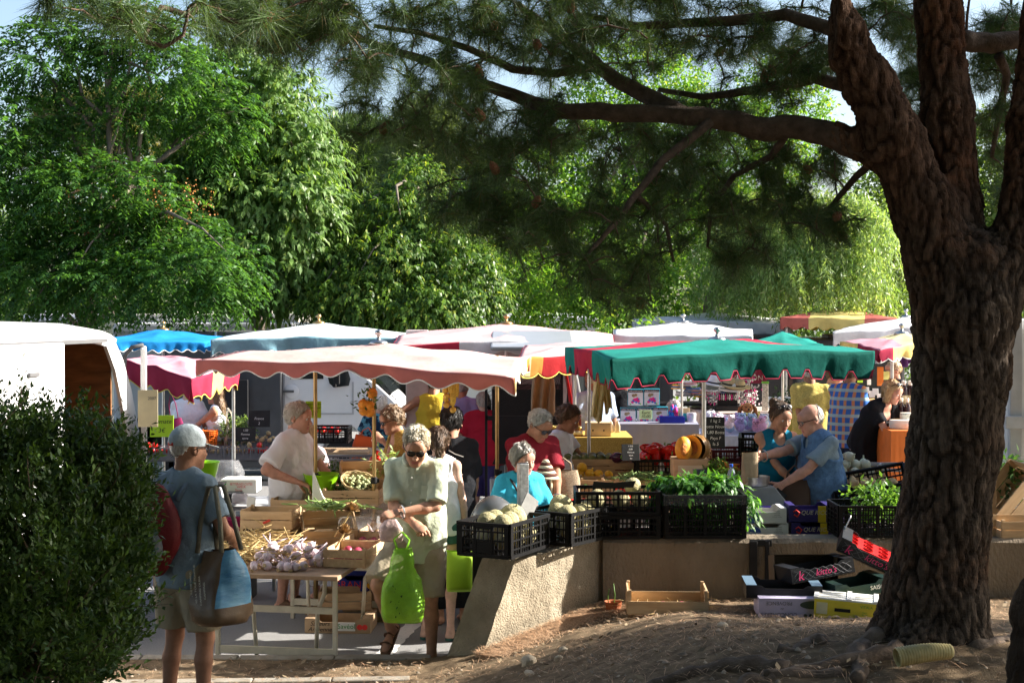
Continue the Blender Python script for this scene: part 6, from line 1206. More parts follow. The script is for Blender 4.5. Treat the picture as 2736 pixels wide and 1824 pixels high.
for i,(x,yy)in enumerate(((1203,1030),(1209,1036),(1215,1028),(1220,1022),(1208,1050),(1214,1045))):clone(PROTO['maize'],W(x,yy,11.0),(random.uniform(-.12,.12),random.uniform(-.12,.12),random.random()*6),'dried yellow corn cob hanging next to the gourds','corn cobs hung under the red canopy')
p1=V((-.055,9.80,.868));put('blk',p1,63,'black plastic crate full of melons at the nose of the splayed wall','black crates along the wall');p2=V((.43,10.30,.872));put('blk',p2,53,'black plastic crate with fewer melons, right behind the nearest melon crate','black crates along the wall')
fill('melon',12,p1,63,.50,.31,.035,.07,'netted melon in the near black crate','melons in the near crate',sc=(.92,1.1));fill('melon',11,p2,53,.48,.31,.03,.07,'netted melon in the second black crate','melons in the second crate',sc=(.92,1.1))
clone(PROTO['melon'],p1+V((.06,.12,.225)),(.4,.3,0),'big melon lying highest in the near black crate','melons in the near crate',1.25);clone(PROTO['melon'],p2+V((-.07,.05,.235)),(.2,.5,1),'big melon lying highest in the second black crate','melons in the second crate',1.2)
slate(1386,1398,9.95,.12,.27,['','','',''],'grey slate price board leaning between the melons',rz=28,rx=-18,mat=M('grey_slate',(.16,.16,.15),.5,.25,12,.1,60),z=1.0,cat='sign').rotation_euler=(R(-16),R(38),R(30))
t=thing('grey_dome','glossy dark grey dome standing behind the near melon crate','dome cover',(XY(1318,10.35),10.35,.88));m=MB();m.lathe([(.19,-.02),(.185,.06),(.165,.16),(.12,.245),(.06,.29),(0,.305)],seg=40,T=None);m.build('dome',M('glossy_grey',(.085,.088,.09),.22,.15,3,spec=.6),t,True);m=MB();m.box((0,0,-.47),(.3,.3,.80));m.build('stand',BLACK,t,bev=.01)
t=thing('square_post','square galvanised post before the woman in turquoise','post',(XY(1397,10.42),10.42,0));m=MB();m.box((0,0,.705),(.07,.07,1.41),(0,0,R(18)));m.build('shaft',GALV,t,bev=.005);m=MB();m.box((0,0,1.4105),(.056,.056,.003),(0,0,R(18)));m.build('end_cap',BLACK,t)
wy=10.44
put('blk_low',(XY(1655,wy)-.02,wy+.02,.876),1,'lower black crate on the wall, right of the melon crates','black crates along the wall');put('blk_low',(XY(1655,wy)-.02,wy+.02,1.05),0,'upper black crate on the wall holding pale melons','black crates along the wall');fill('melon',7,(XY(1655,wy),wy+.02,1.05),0,.48,.3,.02,.066,'pale melon in the upper black crate on the wall','melons in the crate on the wall',sc=(.85,.95))
o=bpy.data.objects;m=MB();sg=thing('card_sheet','black card sheet lying across the upper black crate on the wall','card',(XY(1640,wy),wy-.05,1.235));m.plate([(-.16,0),(.14,0),(.16,.05),(.0,.035),(-.15,.045)],-.002,.002);m.build('sheet',M('black_card',(.02,.02,.018),.4),sg)
put('blk_fine',(XY(1877,wy),wy+.02,.878),0,'tall fine meshed black crate wrapped in clear film under the basil','black crates along the wall',scale=(1.05,1,1.05))
fw=thing('film_wrap','crinkled clear film stretched over the top of the basil crate','plastic film',(XY(1877,wy),wy+.02,1.12));m=MB();n=30;per=[(-.305+.61*i/n,-.206)for i in range(n+1)];vs=[]
for j in range(6):
 for i,(x,y)in enumerate(per):vs.append((x,y-.004+.012*(float(fbm(np.array([x*20,j*1.7,3.]))))-.01,.09-.085*j/5*(.85+.3*float(fbm(np.array([i*.35,1.,2.]),2)))))
m.add(vs,[(j*(n+1)+i,(j+1)*(n+1)+i,(j+1)*(n+1)+i+1,j*(n+1)+i+1)for j in range(5)for i in range(n)]);m.build('film',M('thin_film',(.25,.27,.28),.12,.1,20,2,30,alpha=.14,spec=1),fw,True)
blob_leaves('basil','lush bunches of shiny green basil heaped over the wrapped black crate','basil',(XY(1862,10.5),10.55,1.205),(.28,.15,.035),300,'drop',.5,((.03,.10,.015),(.08,.21,.035)),'leaf_basil');blob_leaves('basil','basil sprigs hanging down at the right corner of the wrapped crate','basil',(XY(1975,10.42),10.42,1.10),(.03,.04,.12),35,'drop',.45,((.05,.15,.02),(.10,.24,.04)),'leaf_basil')
put('blk_fine',(XY(2330,10.5),10.50,.878),0,'open black crate of cut lettuce beside the pine trunk','black crates along the wall',scale=(1.,1,.78));blob_leaves('lettuce','green lettuce leaves showing over the crate beside the pine trunk','lettuce',(XY(2345,10.5),10.5,1.13),(.18,.1,.03),70,'gen',.45,((.05,.14,.02),(.14,.26,.06)),'leaf_basil')
MLB=M('white_card',(.62,.62,.62),.6,.06,14);PUR=M('purple_card',(.035,.025,.14),.5,.1,10);BLUI=M('blue_ink',(.03,.08,.32),.5)
carton('mar',.315,.24,.115,MLB,CARD);carton('que',.325,.24,.125,PUR,CARD)
def deco_mar(o):
 m=MB();m.lathe([(0,0),(.046,0),(.046,.002)],(-.095,-.1215,.05),24,axis=(0,-1,0));m.build('round_label',BLUI,o);lettering(o,'Marlene',(-.095,-.1245,.05),(PI/2,0,0),.027,WHITEP,shear=.2)
 for i in range(4):lettering(o,'Product of Italy' if i==3 else 'mele apfel',(.085,-.1225,.095-.014*i),(PI/2,0,0),.011,VGREY)
yb=10.85;zb=.80
for k in range(2):o=put('mar',(XY(2040+5*k,yb),yb,zb+.118*(1-k)),0,['white fruit box with a round blue label, upper one of two by the scale','white fruit box with a round blue label, lower one of two by the scale'][k],'fruit boxes behind the wall');deco_mar(o)
for k in range(2):
 o=put('que',(XY(2160+6*k,yb),yb,zb+.128*(1-k)),-1,['purple fruit box with a yellow band, upper one before the man in denim','purple fruit box with a yellow band, lower one before the man in denim'][k],'fruit boxes behind the wall');m=MB();m.plate([(.055,.002),(.115,.002),(.115,.124),(.055,.124)],-.1225,-.1205);m.build('yellow_band',YELB,o);lettering(o,'QUE RICO',(.03,-.1245,.075),(PI/2,0,0),.045,M('pale_ink',(.72,.66,.5),.5),shear=.25);m=MB();m.tube([(-.125,-.123,.06),(-.10,-.123,.045),(-.085,-.123,.075),(-.11,-.123,.095),(-.13,-.123,.08)],.006,6);m.build('emblem',M('red_ink'),o,True)
table('low table behind the wall carrying the white and purple fruit boxes',(XY(2100,yb),yb+.02,0),.85,.34,.795,0,WOODD,ALU)
table('white topped table with the weighing scale behind the fruit boxes',(XY(2050,11.35),11.38,0),.52,.55,.955,0,M('white_table',(.58,.62,.66),.3),ALU)
t=thing('market_scale','grey weighing scale with steel pan before the woman in the teal dress','scale',(XY(2035,11.5),11.5,.957));m=MB();m.plate([(-.16,0),(.20,0),(.205,.02),(.09,.16),(-.16,.16)],-.12,.14);m.build('body',M('scale_grey',(.20,.21,.21),.45),t,bev=.01);m=MB();m.lathe([(0,.165),(.115,.165),(.12,.18),(.125,.235),(.118,.235),(.112,.185),(0,.178)],(-.055,0,0),28);m.build('pan',STEEL,t,True,auto=50);m=MB();m.box((.135,-.10,.10),(.10,.012,.06),(0,R(40),0));m.build('display',BLACK,t)
pbg=bag('paper_bag','brown paper bag of produce standing in the scale pan','bag',2003,1208,11.45,.13,.25,.10,M('kraft_paper',(.36,.27,.17),.8,.1,20,.5,40),False,1.0,puff=.2)
rl=thing('bag_roll','purple roll lying on the white table below the scale','roll',(XY(2035,11.2),11.2,.975));m=MB();m.tube([(-.12,0,0),(.09,0,0)],.018,12);m.tube([(.09,0,0),(.13,0,0)],.009,10,1);m.build('roll',[M('purple_plastic',(.09,.03,.35),.35),WHITEP],rl,True,auto=40)
wb=thing('water_bottle','clear water bottle with blue cap between the basil and the scale','bottle',(XY(1955,11.5),11.5,1.06));m=MB();m.lathe([(0,0),(.032,0),(.034,.01),(.033,.12),(.034,.14),(.026,.175),(.013,.2),(.013,.21)],seg=18);m.build('bottle_body',M('clear_bottle',(.5,.58,.65),.1,.1,20,alpha=.5,spec=.7),wb,True);m=MB();m.lathe([(.015,.205),(.015,.23),(0,.231)],seg=14);m.build('cap',M('blue_plastic',(.03,.12,.6),.35),wb,True,auto=40);m=MB();m.lathe([(.0345,.05),(.0345,.1)],seg=18);m.build('label',WHITEP,wb,True)
table('long vegetable display table under the green canopy, lower step',(.92,11.45,0),1.0,.62,.93,0,WOODD,ALU);table('long vegetable display table under the green canopy, middle step',(1.15,12.12,0),1.5,.66,.97,0,WOODD,ALU);table('long vegetable display table under the green canopy, raised rear step',(1.25,12.75,0),1.7,.56,1.04,0,WOODD,ALU)
ORB=M('orange_card',(.62,.15,.06),.55,.1,12);carton('tray',.42,.28,.10,M('pink_brown_card',(.42,.22,.17),.7),CARD,False);carton('tray_o',.42,.28,.10,ORB,CARD,False)
for px,y,lab,k in((1560,11.3,'shallow card tray of tomatoes nearest the woman in turquoise','tray'),(1650,11.4,'shallow card tray of tomatoes in the middle of the lower step','tray'),(1735,11.5,'orange red card tray of tomatoes left of the basil','tray_o')):
 o=put(k,(XY(px,y),y,.935),4,lab,'tomato trays on the lower step');fill('tomato',14,(XY(px,y),y,.935),4,.38,.24,.02,.037,lab.replace('shallow card tray of tomatoes','red tomato in the card tray').replace('orange red card tray of tomatoes','red tomato in the orange red tray'),'tomatoes on the lower step')
for dx,dz in((1655,1302),(1668,1312),(1690,1295)):clone(PROTO['tomato'],W(dx,dz,11.35),(0,0,1),'red tomato lying on top of the middle tray rim','tomatoes on the lower step',1.15)
for px,lab in((1550,'wooden crate of dark green courgettes at the left end of the middle step'),(1612,'wooden crate of yellow courgettes on the middle step'),(1708,'wooden crate of green beans left of the pumpkin stand'),(1815,'wooden crate of flat beans behind the basil')):
 put('crate_s',(XY(px,12.05),12.05,.975),random.uniform(-2,2),lab,'wooden crates on the vegetable stall')
fill('cucumber',7,(XY(1545,12.05),12.05,.975),0,.22,.26,.05,.03,'dark green courgette in the left crate of the middle step','courgettes on the middle step',lay=90);fill('courgette',15,(XY(1612,12.05),12.05,.975),0,.24,.24,.06,.026,'yellow courgette in the crate on the middle step','yellow courgettes',lay=8)
BEANM=M('french_bean',(.20,.30,.09),.5,.25,20);rods('green_beans','heap of thin green beans in the crate left of the pumpkin','beans',(XY(1700,12.0),12.0,1.10),240,.11,.0036,(.09,.08,.022),lambda:rdir(1)[0]*np.array([1,.6,.35]),BEANM,curve=.1);rods('flat_beans','heap of flat green beans behind the basil','beans',(XY(1800,12.05),12.05,1.09),110,.11,.006,(.08,.08,.02),lambda:rdir(1)[0]*np.array([1,.6,.3]),M('flat_bean',(.10,.17,.05),.5,.25,20),curve=.08)
for px,z,lab in((1570,1.09,'wooden crate of round green squashes on the rear step'),(1690,1.05,'wooden crate with red onions and an aubergine beside the peppers')):put('crate_m' if px<1600 else 'crate_dark',(XY(px,12.75),12.75,z),0,lab,'wooden crates on the vegetable stall')
fill('squash',22,(XY(1572,12.8),12.8,1.10),0,.44,.29,.07,.036,'round dark green squash in the rear crate','round green squashes',sc=(.9,1.1));fill('yellow_squash',6,(XY(1575,12.45),12.45,1.035),0,.44,.10,.03,.038,'yellow round squash in the row below the green squashes','yellow squashes');put('crate_flat',(XY(1575,12.45),12.45,.965),0,'flat wooden crate of yellow squashes below the green squashes','wooden crates on the vegetable stall')
fill('onion',10,(XY(1690,12.75),12.75,1.05),0,.34,.2,.05,.034,'red onion in the dark crate beside the peppers','red onions on the rear step');clone(PROTO['aubergine'],W(1650,1222,12.6),(1.4,.3,.5),'black aubergine at the front of the dark crate',None,1.1)
put('blk_low',(XY(1785,12.65),12.65,1.06),0,'black crate heaped with red peppers on the rear step','black crates along the wall');fill('pepper',26,(XY(1782,12.65),12.65,1.06),0,.52,.32,.12,.05,'long shiny red pepper in the heap under the green canopy','red peppers',sc=(.9,1.25))
o=thing('pumpkin_stand','pale wooden box under the cut pumpkin','box',(XY(1842,12.0),12.0,1.0));m=MB();m.box((0,0,.145),(.29,.28,.29));m.build('box',WOOD,o,bev=.004);m=MB();m.box((0,-.142,.14),(.22,.006,.20));m.build('inset_panel',M('pale_ply',(.66,.56,.38),.7),o)
def pumpkin(px,py,y):
 t=thing('pumpkin','large brown orange pumpkin cut open, on the wooden box','pumpkin',tuple(W(px,py,y)),(0,0,R(25)));m=MB();m.ball((0,0,.115),(.13,.13,.115),40,18,fn=lambda d,a,th:1-.06*abs(math.cos(4.5*a))**5);o=m.build('rind',M('pumpkin_rind',(.30,.155,.05),.4,.3,7,.1,40),t,True)
 bm=__import__('bmesh').new();bm.from_mesh(o.data);g=bm.verts[:]+bm.edges[:]+bm.faces[:];__import__('bmesh').ops.bisect_plane(bm,geom=g,plane_co=(-.045,0,0),plane_no=(-1,-.55,0),clear_outer=True);bm.to_mesh(o.data);bm.free()
 fl=MB();nx=V((-1,-.55,0)).normalized();u=V((nx.y,-nx.x,0));c=V((-.045,0,.115));ring=[c+u*.105*math.cos(a)+V((0,0,.108*math.sin(a)))for a in np.linspace(0,2*PI,33)[:-1]];inn=[c+u*.06*math.cos(a)-nx*.01+V((0,0,.065*math.sin(a)))for a in np.linspace(0,2*PI,33)[:-1]]
 fl.add(ring+inn,[(i,(i+1)%32,32+(i+1)%32,32+i)for i in range(32)],0);fl.add(inn+[c-nx*.05],[(i,(i+1)%32,32)for i in range(32)],1);fl.build('flesh',[M('pumpkin_flesh',(.80,.36,.04),.5,.1,10),M('pumpkin_pulp',(.62,.22,.04),.6,.4,40,.8,60)],t,True)
 e=thing('pumpkin_slice','orange fleshed half pumpkin leaning left of the cut pumpkin','pumpkin',tuple(W(px-32,py,y-.06)),(0,0,R(20)));m=MB();m.ball((0,0,.105),(.075,.06,.105),24,14);m.build('rind',M('pumpkin_flesh'),e,True);m=MB();m.ball((-.02,-.052,.105),(.035,.012,.055),12,8);m.build('pulp',M('pumpkin_pulp'),e,True)
pumpkin(1858,1232,11.97)
slate(1912,1155,12.25,.165,.27,['1 kg 2','Carotte Nouvelle','1,80 Botte','Pays F','la 5'],'tall black slate with chalk prices right of the pumpkin',rx=-10,name='price_board');slate(1686,1208,11.85,.15,.14,['1 KG','5,80','Haricot','Vert','fin'],'small black slate with chalk prices over the green beans',rx=-14,rz=8);slate(1872,1258,11.6,.12,.05,['',''],'narrow dark slate lying at the foot of the pumpkin box',rx=-40)
blob_leaves('carrot_tops','feathery green carrot tops left of the scale','greens',tuple(W(1915,1262,11.9)),(.11,.08,.05),130,'gen',.26,((.06,.13,.02),(.13,.22,.05)),'leaf_cabbage');fill('carrot',16,W(1945,1255,12.0),60,.16,.12,0,.017,'orange carrot in the bunches left of the scale','carrots left of the scale',lay=60);blob_leaves('radish_greens','pale green bunch below the carrots beside the scale','greens',tuple(W(1960,1288,11.8)),(.08,.06,.04),60,'gen',.3,((.10,.20,.04),(.2,.32,.09)),'leaf_cabbage')
table('table behind the slate carrying the burgundy crates',(2.0,13.3,0),1.2,.6,1.0,0,WOODD,ALU)
put('burg',(XY(1972,13.2),13.2,1.10),0,'upper burgundy plastic crate behind the slate','burgundy crates');put('burg',(XY(1972,13.0),12.95,1.01),0,'lower burgundy plastic crate of chillies behind the slate','burgundy crates');fill('pepper',7,(XY(1972,13.0),12.95,1.02),0,.36,.22,.06,.034,'red chilli in the lower burgundy crate','chillies in the burgundy crate',sc=(.5,.6));fill('cucumber',9,W(2030,1195,13.0),60,.2,.12,0,.022,'green marrow heaped right of the burgundy crates','marrows beside the burgundy crates',lay=40);put('blk_low',W(2035,1212,13.05),80,'dark crate under the green marrows behind the woman in teal','black crates along the wall')
table('table right of the man in denim with crates of white onions',(XY(2320,12.2),12.3,0),1.15,.6,.92,0,WOODD,ALU)
put('crate_m',W(2285,1295,12.2),-8,'wooden crate of white onions right of the man in denim','wooden crates on the vegetable stall',rx=10);fill('turnip',14,W(2285,1280,12.2),-8,.32,.24,.03,.042,'round white onion in the crate beside the man in denim','white onions');put('blk',W(2335,1350,11.6),-14,'black crate tilted towards the viewer, upper one beside the pine trunk','black crates along the wall',rx=26,ry=-12);put('blk_low',W(2340,1385,11.3),-16,'black crate tilted towards the viewer, lower one beside the pine trunk','black crates along the wall',rx=28,ry=-10);fill('potato',14,W(2335,1318,11.5),-14,.4,.24,.05,.036,'brown kiwi sized fruit in the tilted black crate','fruit in the tilted crates')
t=thing('metal_rack','grey tubular rack lying behind the onion crate','rack',W(2335,1252,12.9));m=MB();[m.bar((-.42,y,z),(.42,y,z),.028)for y,z in((-.1,0),(.14,.03))];m.build('rail',M('grey_frame'),t);m=MB();[m.bar((x,-.09,.0),(x+.1,.13,.03),.025)for x in(-.3,0,.25)];m.build('rung',M('grey_frame'),t)
t=thing('paper_tag','pale notched card standing behind the crate beside the pine','card',W(2290,1362,10.9),(0,R(12),0));m=MB();m.plate([(-.05,-.05),(.03,-.05),(.06,.07),(.03,.07),(.02,.03),(.0,.03),(.0,.07),(-.03,.07)],0,.003);m.build('card',WHITEP,t)
bag('plastic_bag','pink and white plastic bag stuffed beside the black crate near the pine','bag',2275,1362,10.75,.12,.10,.1,M('pinkish_film',(.66,.55,.60),.3,.2,20,1,30),False,.9,puff=.6)
o=put('crate_tall',W(2670,1432,10.6),4,'low wooden crate on the wall right of the pine trunk','wooden crates right of the pine');put('crate_m',W(2735,1430,10.5),4,'wooden crate at the right photo edge on the wall','wooden crates right of the pine');put('crate_tall',W(2715,1345,10.7),10,'wooden crate tipped on its side at the right edge','wooden crates right of the pine',ry=-48,rx=8);blob_leaves('leafy_greens','dark leafy greens beside the tipped crate at the right edge','greens',tuple(W(2680,1295,11)),(.12,.1,.1),60,'gen',.6,((.02,.06,.02),(.06,.13,.03)),'leaf_salad')
t=thing('wooden_post','thin pale wooden post rising behind the wall right of the pine','post',(XY(2655,10.8),10.8,0));m=MB();m.box((0,0,.62),(.05,.03,1.24));m.build('shaft',WOOD,t,bev=.003)
put('crate_bed',(XY(1783,9.78),9.80,zB(1.07,9.8)+.004),-3,'empty wooden crate with straw on the dirt before the wall',None);m=MB()
for i in range(2):clone(PROTO['onion'],(XY(1770+50*i,9.8),9.72,zB(1.07,9.8)+.045),(1,.4,i),['lone dark red onion in the straw of the empty crate','half buried dark onion at the right in the straw of the empty crate'][i],None,1.)
rods('crate_straw','thin straw lining the empty wooden crate on the dirt','straw',(XY(1783,9.8),9.8,zB(1.07,9.8)+.018),170,.12,.0016,(.17,.11,.012),lambda:(random.gauss(0,1),random.gauss(0,1),random.gauss(0,.15)),DRY,curve=.15)
BLKC=M('black_print_card',(.014,.014,.016),.45,.2,10,.08,120);LIL=M('lilac_card',(.47,.42,.56),.6,.08,12);DGR=M('dark_green_card',(.012,.035,.028),.5,.15);PINKI=M('pink_ink',(.70,.05,.18),.5);CYL=M('yellow_box_card',(.68,.55,.05),.55,.12,8)
carton('blk_tray',.50,.34,.085,BLKC);carton('blk_tray2',.46,.30,.10,BLKC);carton('lilac',.50,.30,.125,LIL,LIL,False,notch=False,lid=True);carton('dgreen',.40,.28,.10,DGR);carton('bigbrown',.44,.30,.22,M('dull_card',(.15,.105,.065),.85,.15),M('dull_card'),False,notch=False)
gb=lambda px,y,dz=0:(XY(px,y),y,zB(XY(px,y),y)+dz)
o=put('bigbrown',gb(2140,10.0,.20),0,'big dark brown carton leaning open against the wall','cartons thrown by the pine',rx=78)
def kit(o,L,Wd,h):
 lettering(o,"kitto's",(.02,-Wd/2-.003,h*.48),(PI/2,0,0),h*.62,PINKI,shear=.25);lettering(o,'k',(-L*.36,-Wd/2-.003,h*.45),(PI/2,0,0),h*.9,PINKI,shear=.2);m=MB()
 for k in range(4):m.tube([(-L*.45+L*.9*i/14,-Wd/2-.002,h*(.5+.35*math.sin(i*.9+k*1.7)))for i in range(15)],.0012,4)
 m.build('scroll_print',M('grey_ink',(.13,.13,.14),.6),o)
o=put('blk_tray2',gb(2180,9.72,.235),13,'black carton with pink lettering propped on the dark tray','cartons thrown by the pine',ry=-8,rx=-4);kit(o,.46,.30,.10);m=MB();[m.box((.19+.03*0,-.153,.06),(.001,.001,.001))]
for dx in(.06,.19):q=MB();q.box((dx*.0+.2335,dx-.13,.065),(.002,.06,.03));q.build('barcode_label',WHITEP,o)
o=put('blk_tray2',gb(2330,9.85,.33),-12,'black carton with pink lettering tipped against the pine, red tray inside','cartons thrown by the pine',ry=24,rx=8,scale=(1.1,1,1.));kit(o,.46,.30,.10);lettering(o,'Pikas',(.14,-.154,.075),(PI/2,0,0),.06,M('grey_ink'),shear=.3);m=MB();m.box((0,0,.075),(.40,.25,.012));[m.lathe([(.032,0),(.03,.01),(.026,.0)],(-.15+.1*i,-.08+.08*j,.082),12)for i in range(4)for j in range(3)];m.build('red_tray',M('red_film',(.55,.02,.02),.3),o);m=MB();m.box((-.22,.1,.15),(.004,.07,.10));m.build('white_flap',WHITEP,o)
o=put('blk_tray',gb(2090,9.55,.128),-4,'open black tray carton with bluish corner flaps lying on the lilac box','cartons thrown by the pine');
for ch in o.children:
 if ch.name.startswith('corner_flap'):ch.data=ch.data.copy();ch.data.materials[0]=M('blue_grey_card',(.12,.19,.26),.5)
o=put('lilac',gb(2125,9.42,.005),-3,'lilac cucumber box lying upside down with inverted lettering','cartons thrown by the pine');lettering(o,'CONCOMBRES',(-.12,-.1535,.028),(PI/2,PI,0),.035,VGREY);lettering(o,'de',(-.10,-.1535,.065),(PI/2,PI,0),.024,VGREY,shear=.2);lettering(o,'PROVENCE',(-.12,-.1535,.102),(PI/2,PI,0),.034,VGREY);m=MB();m.lathe([(0,0),(.085,0),(.085,.002)],(.10,-.1505,.092),24,axis=(0,-1,0),sc=(1,.32));[m.lathe([(0,0),(.012,0),(.012,.002)],(.05+.035*i,-.1505,.022),14,axis=(0,-1,0))for i in range(3)];m.tube([(.16,-.152,.02),(.20,-.152,.03),(.23,-.152,.028)],.009,6);m.build('cucumber_print',M('dull_green_ink',(.05,.07,.05),.6),o)
o=put('dgreen',gb(2285,9.62,.13),14,'dark green carton behind the yellow box','cartons thrown by the pine',ry=-6);lettering(o,'SAISON',(.12,-.1435,.05),(PI/2,0,0),.04,WHITEP)
t=thing('yellow_box','yellow fruit box with white slatted top lying against the pine root','box',gb(2262,9.30,.004),(0,R(3),R(-14)),'cartons thrown by the pine');m=MB();m.box((0,0,.06),(.40,.28,.12));m.build('carton',CYL,t,bev=.003);m=MB();[m.box((0,y,.126),(.405,.05,.010))for y in(-.11,-.04,.03,.1)];[m.box((x,0,.134),(.03,.28,.006))for x in(-.19,0.02,.19)];m.build('slatted_lid',WHITEP,t)
m=MB();m.box((-.02,-.1415,.062),(.10,.004,.022));m.build('hand_hole',BLACK,t,bev=.001);m=MB();m.box((-.15,-.1415,.065),(.07,.003,.075));m.build('address_label',M('pale_label',(.62,.58,.36),.6),t);GI=M('green_ink');[lettering(t,s_,(x,-.1425,z),(PI/2,0,0),sz,GI)for s_,x,z,sz in(('VITALA',.13,.095,.024),('1A',.06,.03,.03),('Cat I',.12,.06,.014),('28 x 40',.12,.045,.012))]
lettering(t,'VITALA',(.2025,0,.06),(PI/2,0,PI/2),.04,GI)
hs=thing('corrugated_hose','short piece of torn cream corrugated hose on the dirt before the pine','hose',gb(2480,6.42,.06),(0,0,R(8)));m=MB();n=60;m.tube([(-.14+.26*i/n,0,.02*math.sin(i/n*2))for i in range(n+1)],[(.040-.012*(i/n)**2)+.0055*math.sin(i*PI/1.5)for i in range(n+1)],20,cap=False);o=m.build('hose',M('cream_plastic',(.60,.50,.25),.5,.2,12,.1,40),hs,True);solid(o,.003)
dk=thing('black_hose','black garden hose lying along the foot of the hedge','hose',gb(180,7.3,.03));m=MB();m.tube([(-.8,-.1,0),(-.3,.0,.02),(.1,.02,.02),(.5,.05,.0),(.75,.02,-.02)],.035,10);m.build('hose',M('black_rubber'),dk,True)
sp=thing('seedling_pot','small orange plastic pot fragment with thin sprouts at the wall corner','pot',gb(1640,10.05,.0));m=MB();m.lathe([(.05,0),(.06,.07),(.064,.075),(.055,.07),(.045,.005)],seg=14);m.build('pot',M('terracotta',(.40,.12,.05),.7),sp,True,auto=40);m=MB();m.tube([(0,0,0),(.01,0,.12),(.0,0,.2)],.004,5);m.tube([(-.03,0,0),(-.04,0,.1),(-.03,0,.16)],.004,5);m.build('sprout',GREENV,sp,True)
table('grey counter with box and scale behind the man in the cap',(XY(615,13.0),13.1,0),1.0,.75,.78,-4,M('grey_board',(.40,.41,.42),.5),ALU)
p=W(645,1312,13.0);o=put('white_box',(p.x,13.0,p.z),0,'white box with red lettering and a beetroot print on the left counter',None,scale=(.80,.9,1.15));RI=M('red_ink');lettering(o,'BETTERAVES CUITES',(.03,-.153,.072),(PI/2,0,0),.028,RI);lettering(o,'VAPEUR',(.03,-.153,.050),(PI/2,0,0),.028,RI);lettering(o,'Terroir',(.0,-.153,.024),(PI/2,0,0),.028,RI,shear=.2);m=MB();m.lathe([(0,0),(.018,0),(.018,.002)],(-.155,-.1505,.045),14,axis=(0,-1,0));m.build('beet_print',RI,o);m=MB();m.ball((-.16,-.1515,.073),(.022,.001,.014),8,5);m.build('leaf_print',M('green_ink'),o)
t=thing('market_scale','white scale with blue keypad under the lime bowl on the left counter','scale',(XY(552,12.6),12.6,.80));m=MB();m.plate([(-.13,0),(.15,0),(.15,.03),(.13,.17),(-.13,.19)],-.1,.12);m.build('body',M('scale_white',(.50,.52,.53),.4),t,bev=.008);m=MB();m.box((0,-.104,.08),(.18,.006,.09));m.build('keypad',M('keypad_blue',(.10,.22,.38),.4,.5,60),t);m=MB();m.box((0,0,.2),(.30,.24,.012));m.build('pan',BLACK,t)
t=thing('tray_stack','stack of flat black plastic trays on the left counter','trays',W(600,1340,12.75));m=MB();[m.box((random.uniform(-.02,.02),random.uniform(-.02,.02),.008+.012*i),(.34-.01*i,.24,.007),(random.uniform(-.04,.04),random.uniform(-.03,.03),random.uniform(-.1,.1)))for i in range(7)];m.build('trays',BLACK,t)
bag('plastic_bag','crumpled clear plastic bag behind the beetroot box','plastic bags',600,1228,13.5,.30,.20,.22,MATS['clear_film'],False,1.,puff=.9,seed=21);bag('plastic_bag','small white plastic bag beside the black trays','plastic bags',645,1318,12.6,.14,.09,.1,M('white_film',(.75,.75,.77),.35,.1,20,1,30,alpha=.7),False,.9,puff=.7,seed=5)
bx=thing('pink_tub','dark pink plastic tub under the left counter','tub',(XY(628,12.5),12.5,.60));m=MB();m.lathe([(.09,0),(.12,.10),(.125,.105),(.115,.1),(.08,.01)],seg=18);m.build('tub',M('pink_plastic',(.45,.02,.12),.4),bx,True,auto=40);m=MB();m.box((0,.05,-.31),(.3,.3,.6));m.build('stool',BLACK,bx)
table('dark trestle of the far left vegetable stall',(XY(600,17.2),17.2,0),2.6,.9,.80,0,GRYP,ALU)
for i,px in enumerate((420,480,560,640,700)):
 y=16.7;p=(XY(px,y),y,.805);put('gry',p,random.uniform(-3,3),['grey crate of apples left of the woman in the white shirt','grey crate of tomatoes under the lime sign','grey crate behind the long haired woman','grey crate of potatoes behind the small slate','grey crate of tomatoes at the right end of the far left stall'][i],'grey crates of the far left stall',scale=.72)
 fill(['tomato','tomato','potato','potato','tomato'][i],10,p,0,.36,.22,.06,.04,['red apple in the leftmost grey crate','tomato under the lime sign of the far stall','potato in the grey crate behind the long haired woman','potato behind the small slate of the far stall','tomato at the right end of the far left stall'][i],'produce of the far left stall')
fill('potato',18,(XY(680,17.2),17.2,.95),0,.5,.3,0,.042,'potato in the upper heap of the far left stall','produce of the far left stall');put('gry',(XY(680,17.3),17.3,.805),0,'grey crate under the upper potato heap','grey crates of the far left stall');blob_leaves('leeks','green leek tops on the far left stall','leeks',tuple(W(630,1150,17.2)),(.22,.1,.04),50,'gen',.55,((.06,.12,.03),(.18,.26,.1)),'leaf_cabbage')
slate(655,1160,16.5,.24,.16,['1,50','Pomme','terre'],'slate with 1,50 in chalk on the far left potatoes',rx=-12);slate(692,1118,17.0,.26,.2,['','France','2'],'square slate at the back of the far left stall');LIMEP=M('lime_paper',(.42,.72,.03),.6,.04);INK=M('dark_ink',(.02,.05,.03),.6)
slate(432,1138,15.8,.26,.24,['Tomate','3€'],'lime green price sheet beside the white shirted woman',rx=-4,mat=LIMEP,ink=INK,name='price_sign')
t=slate(837,1094,12.2,.135,.145,['Pulpeuse   Var','♥ de Bœuf','4 €  kilo',''],'lime green price card with a drawn heart and 4 € on the bronze pole',rx=-2,mat=LIMEP,ink=INK,name='price_sign',size=.03)
m=MB();m.tube([(-.045,-.007,.095),(-.055,-.007,.11),(-.045,-.007,.118),(-.035,-.007,.108),(-.028,-.007,.118),(-.018,-.007,.108),(-.028,-.007,.095),(-.038,-.007,.08),(-.045,-.007,.095)],.0012,4);m.build('heart_drawing',INK,t)
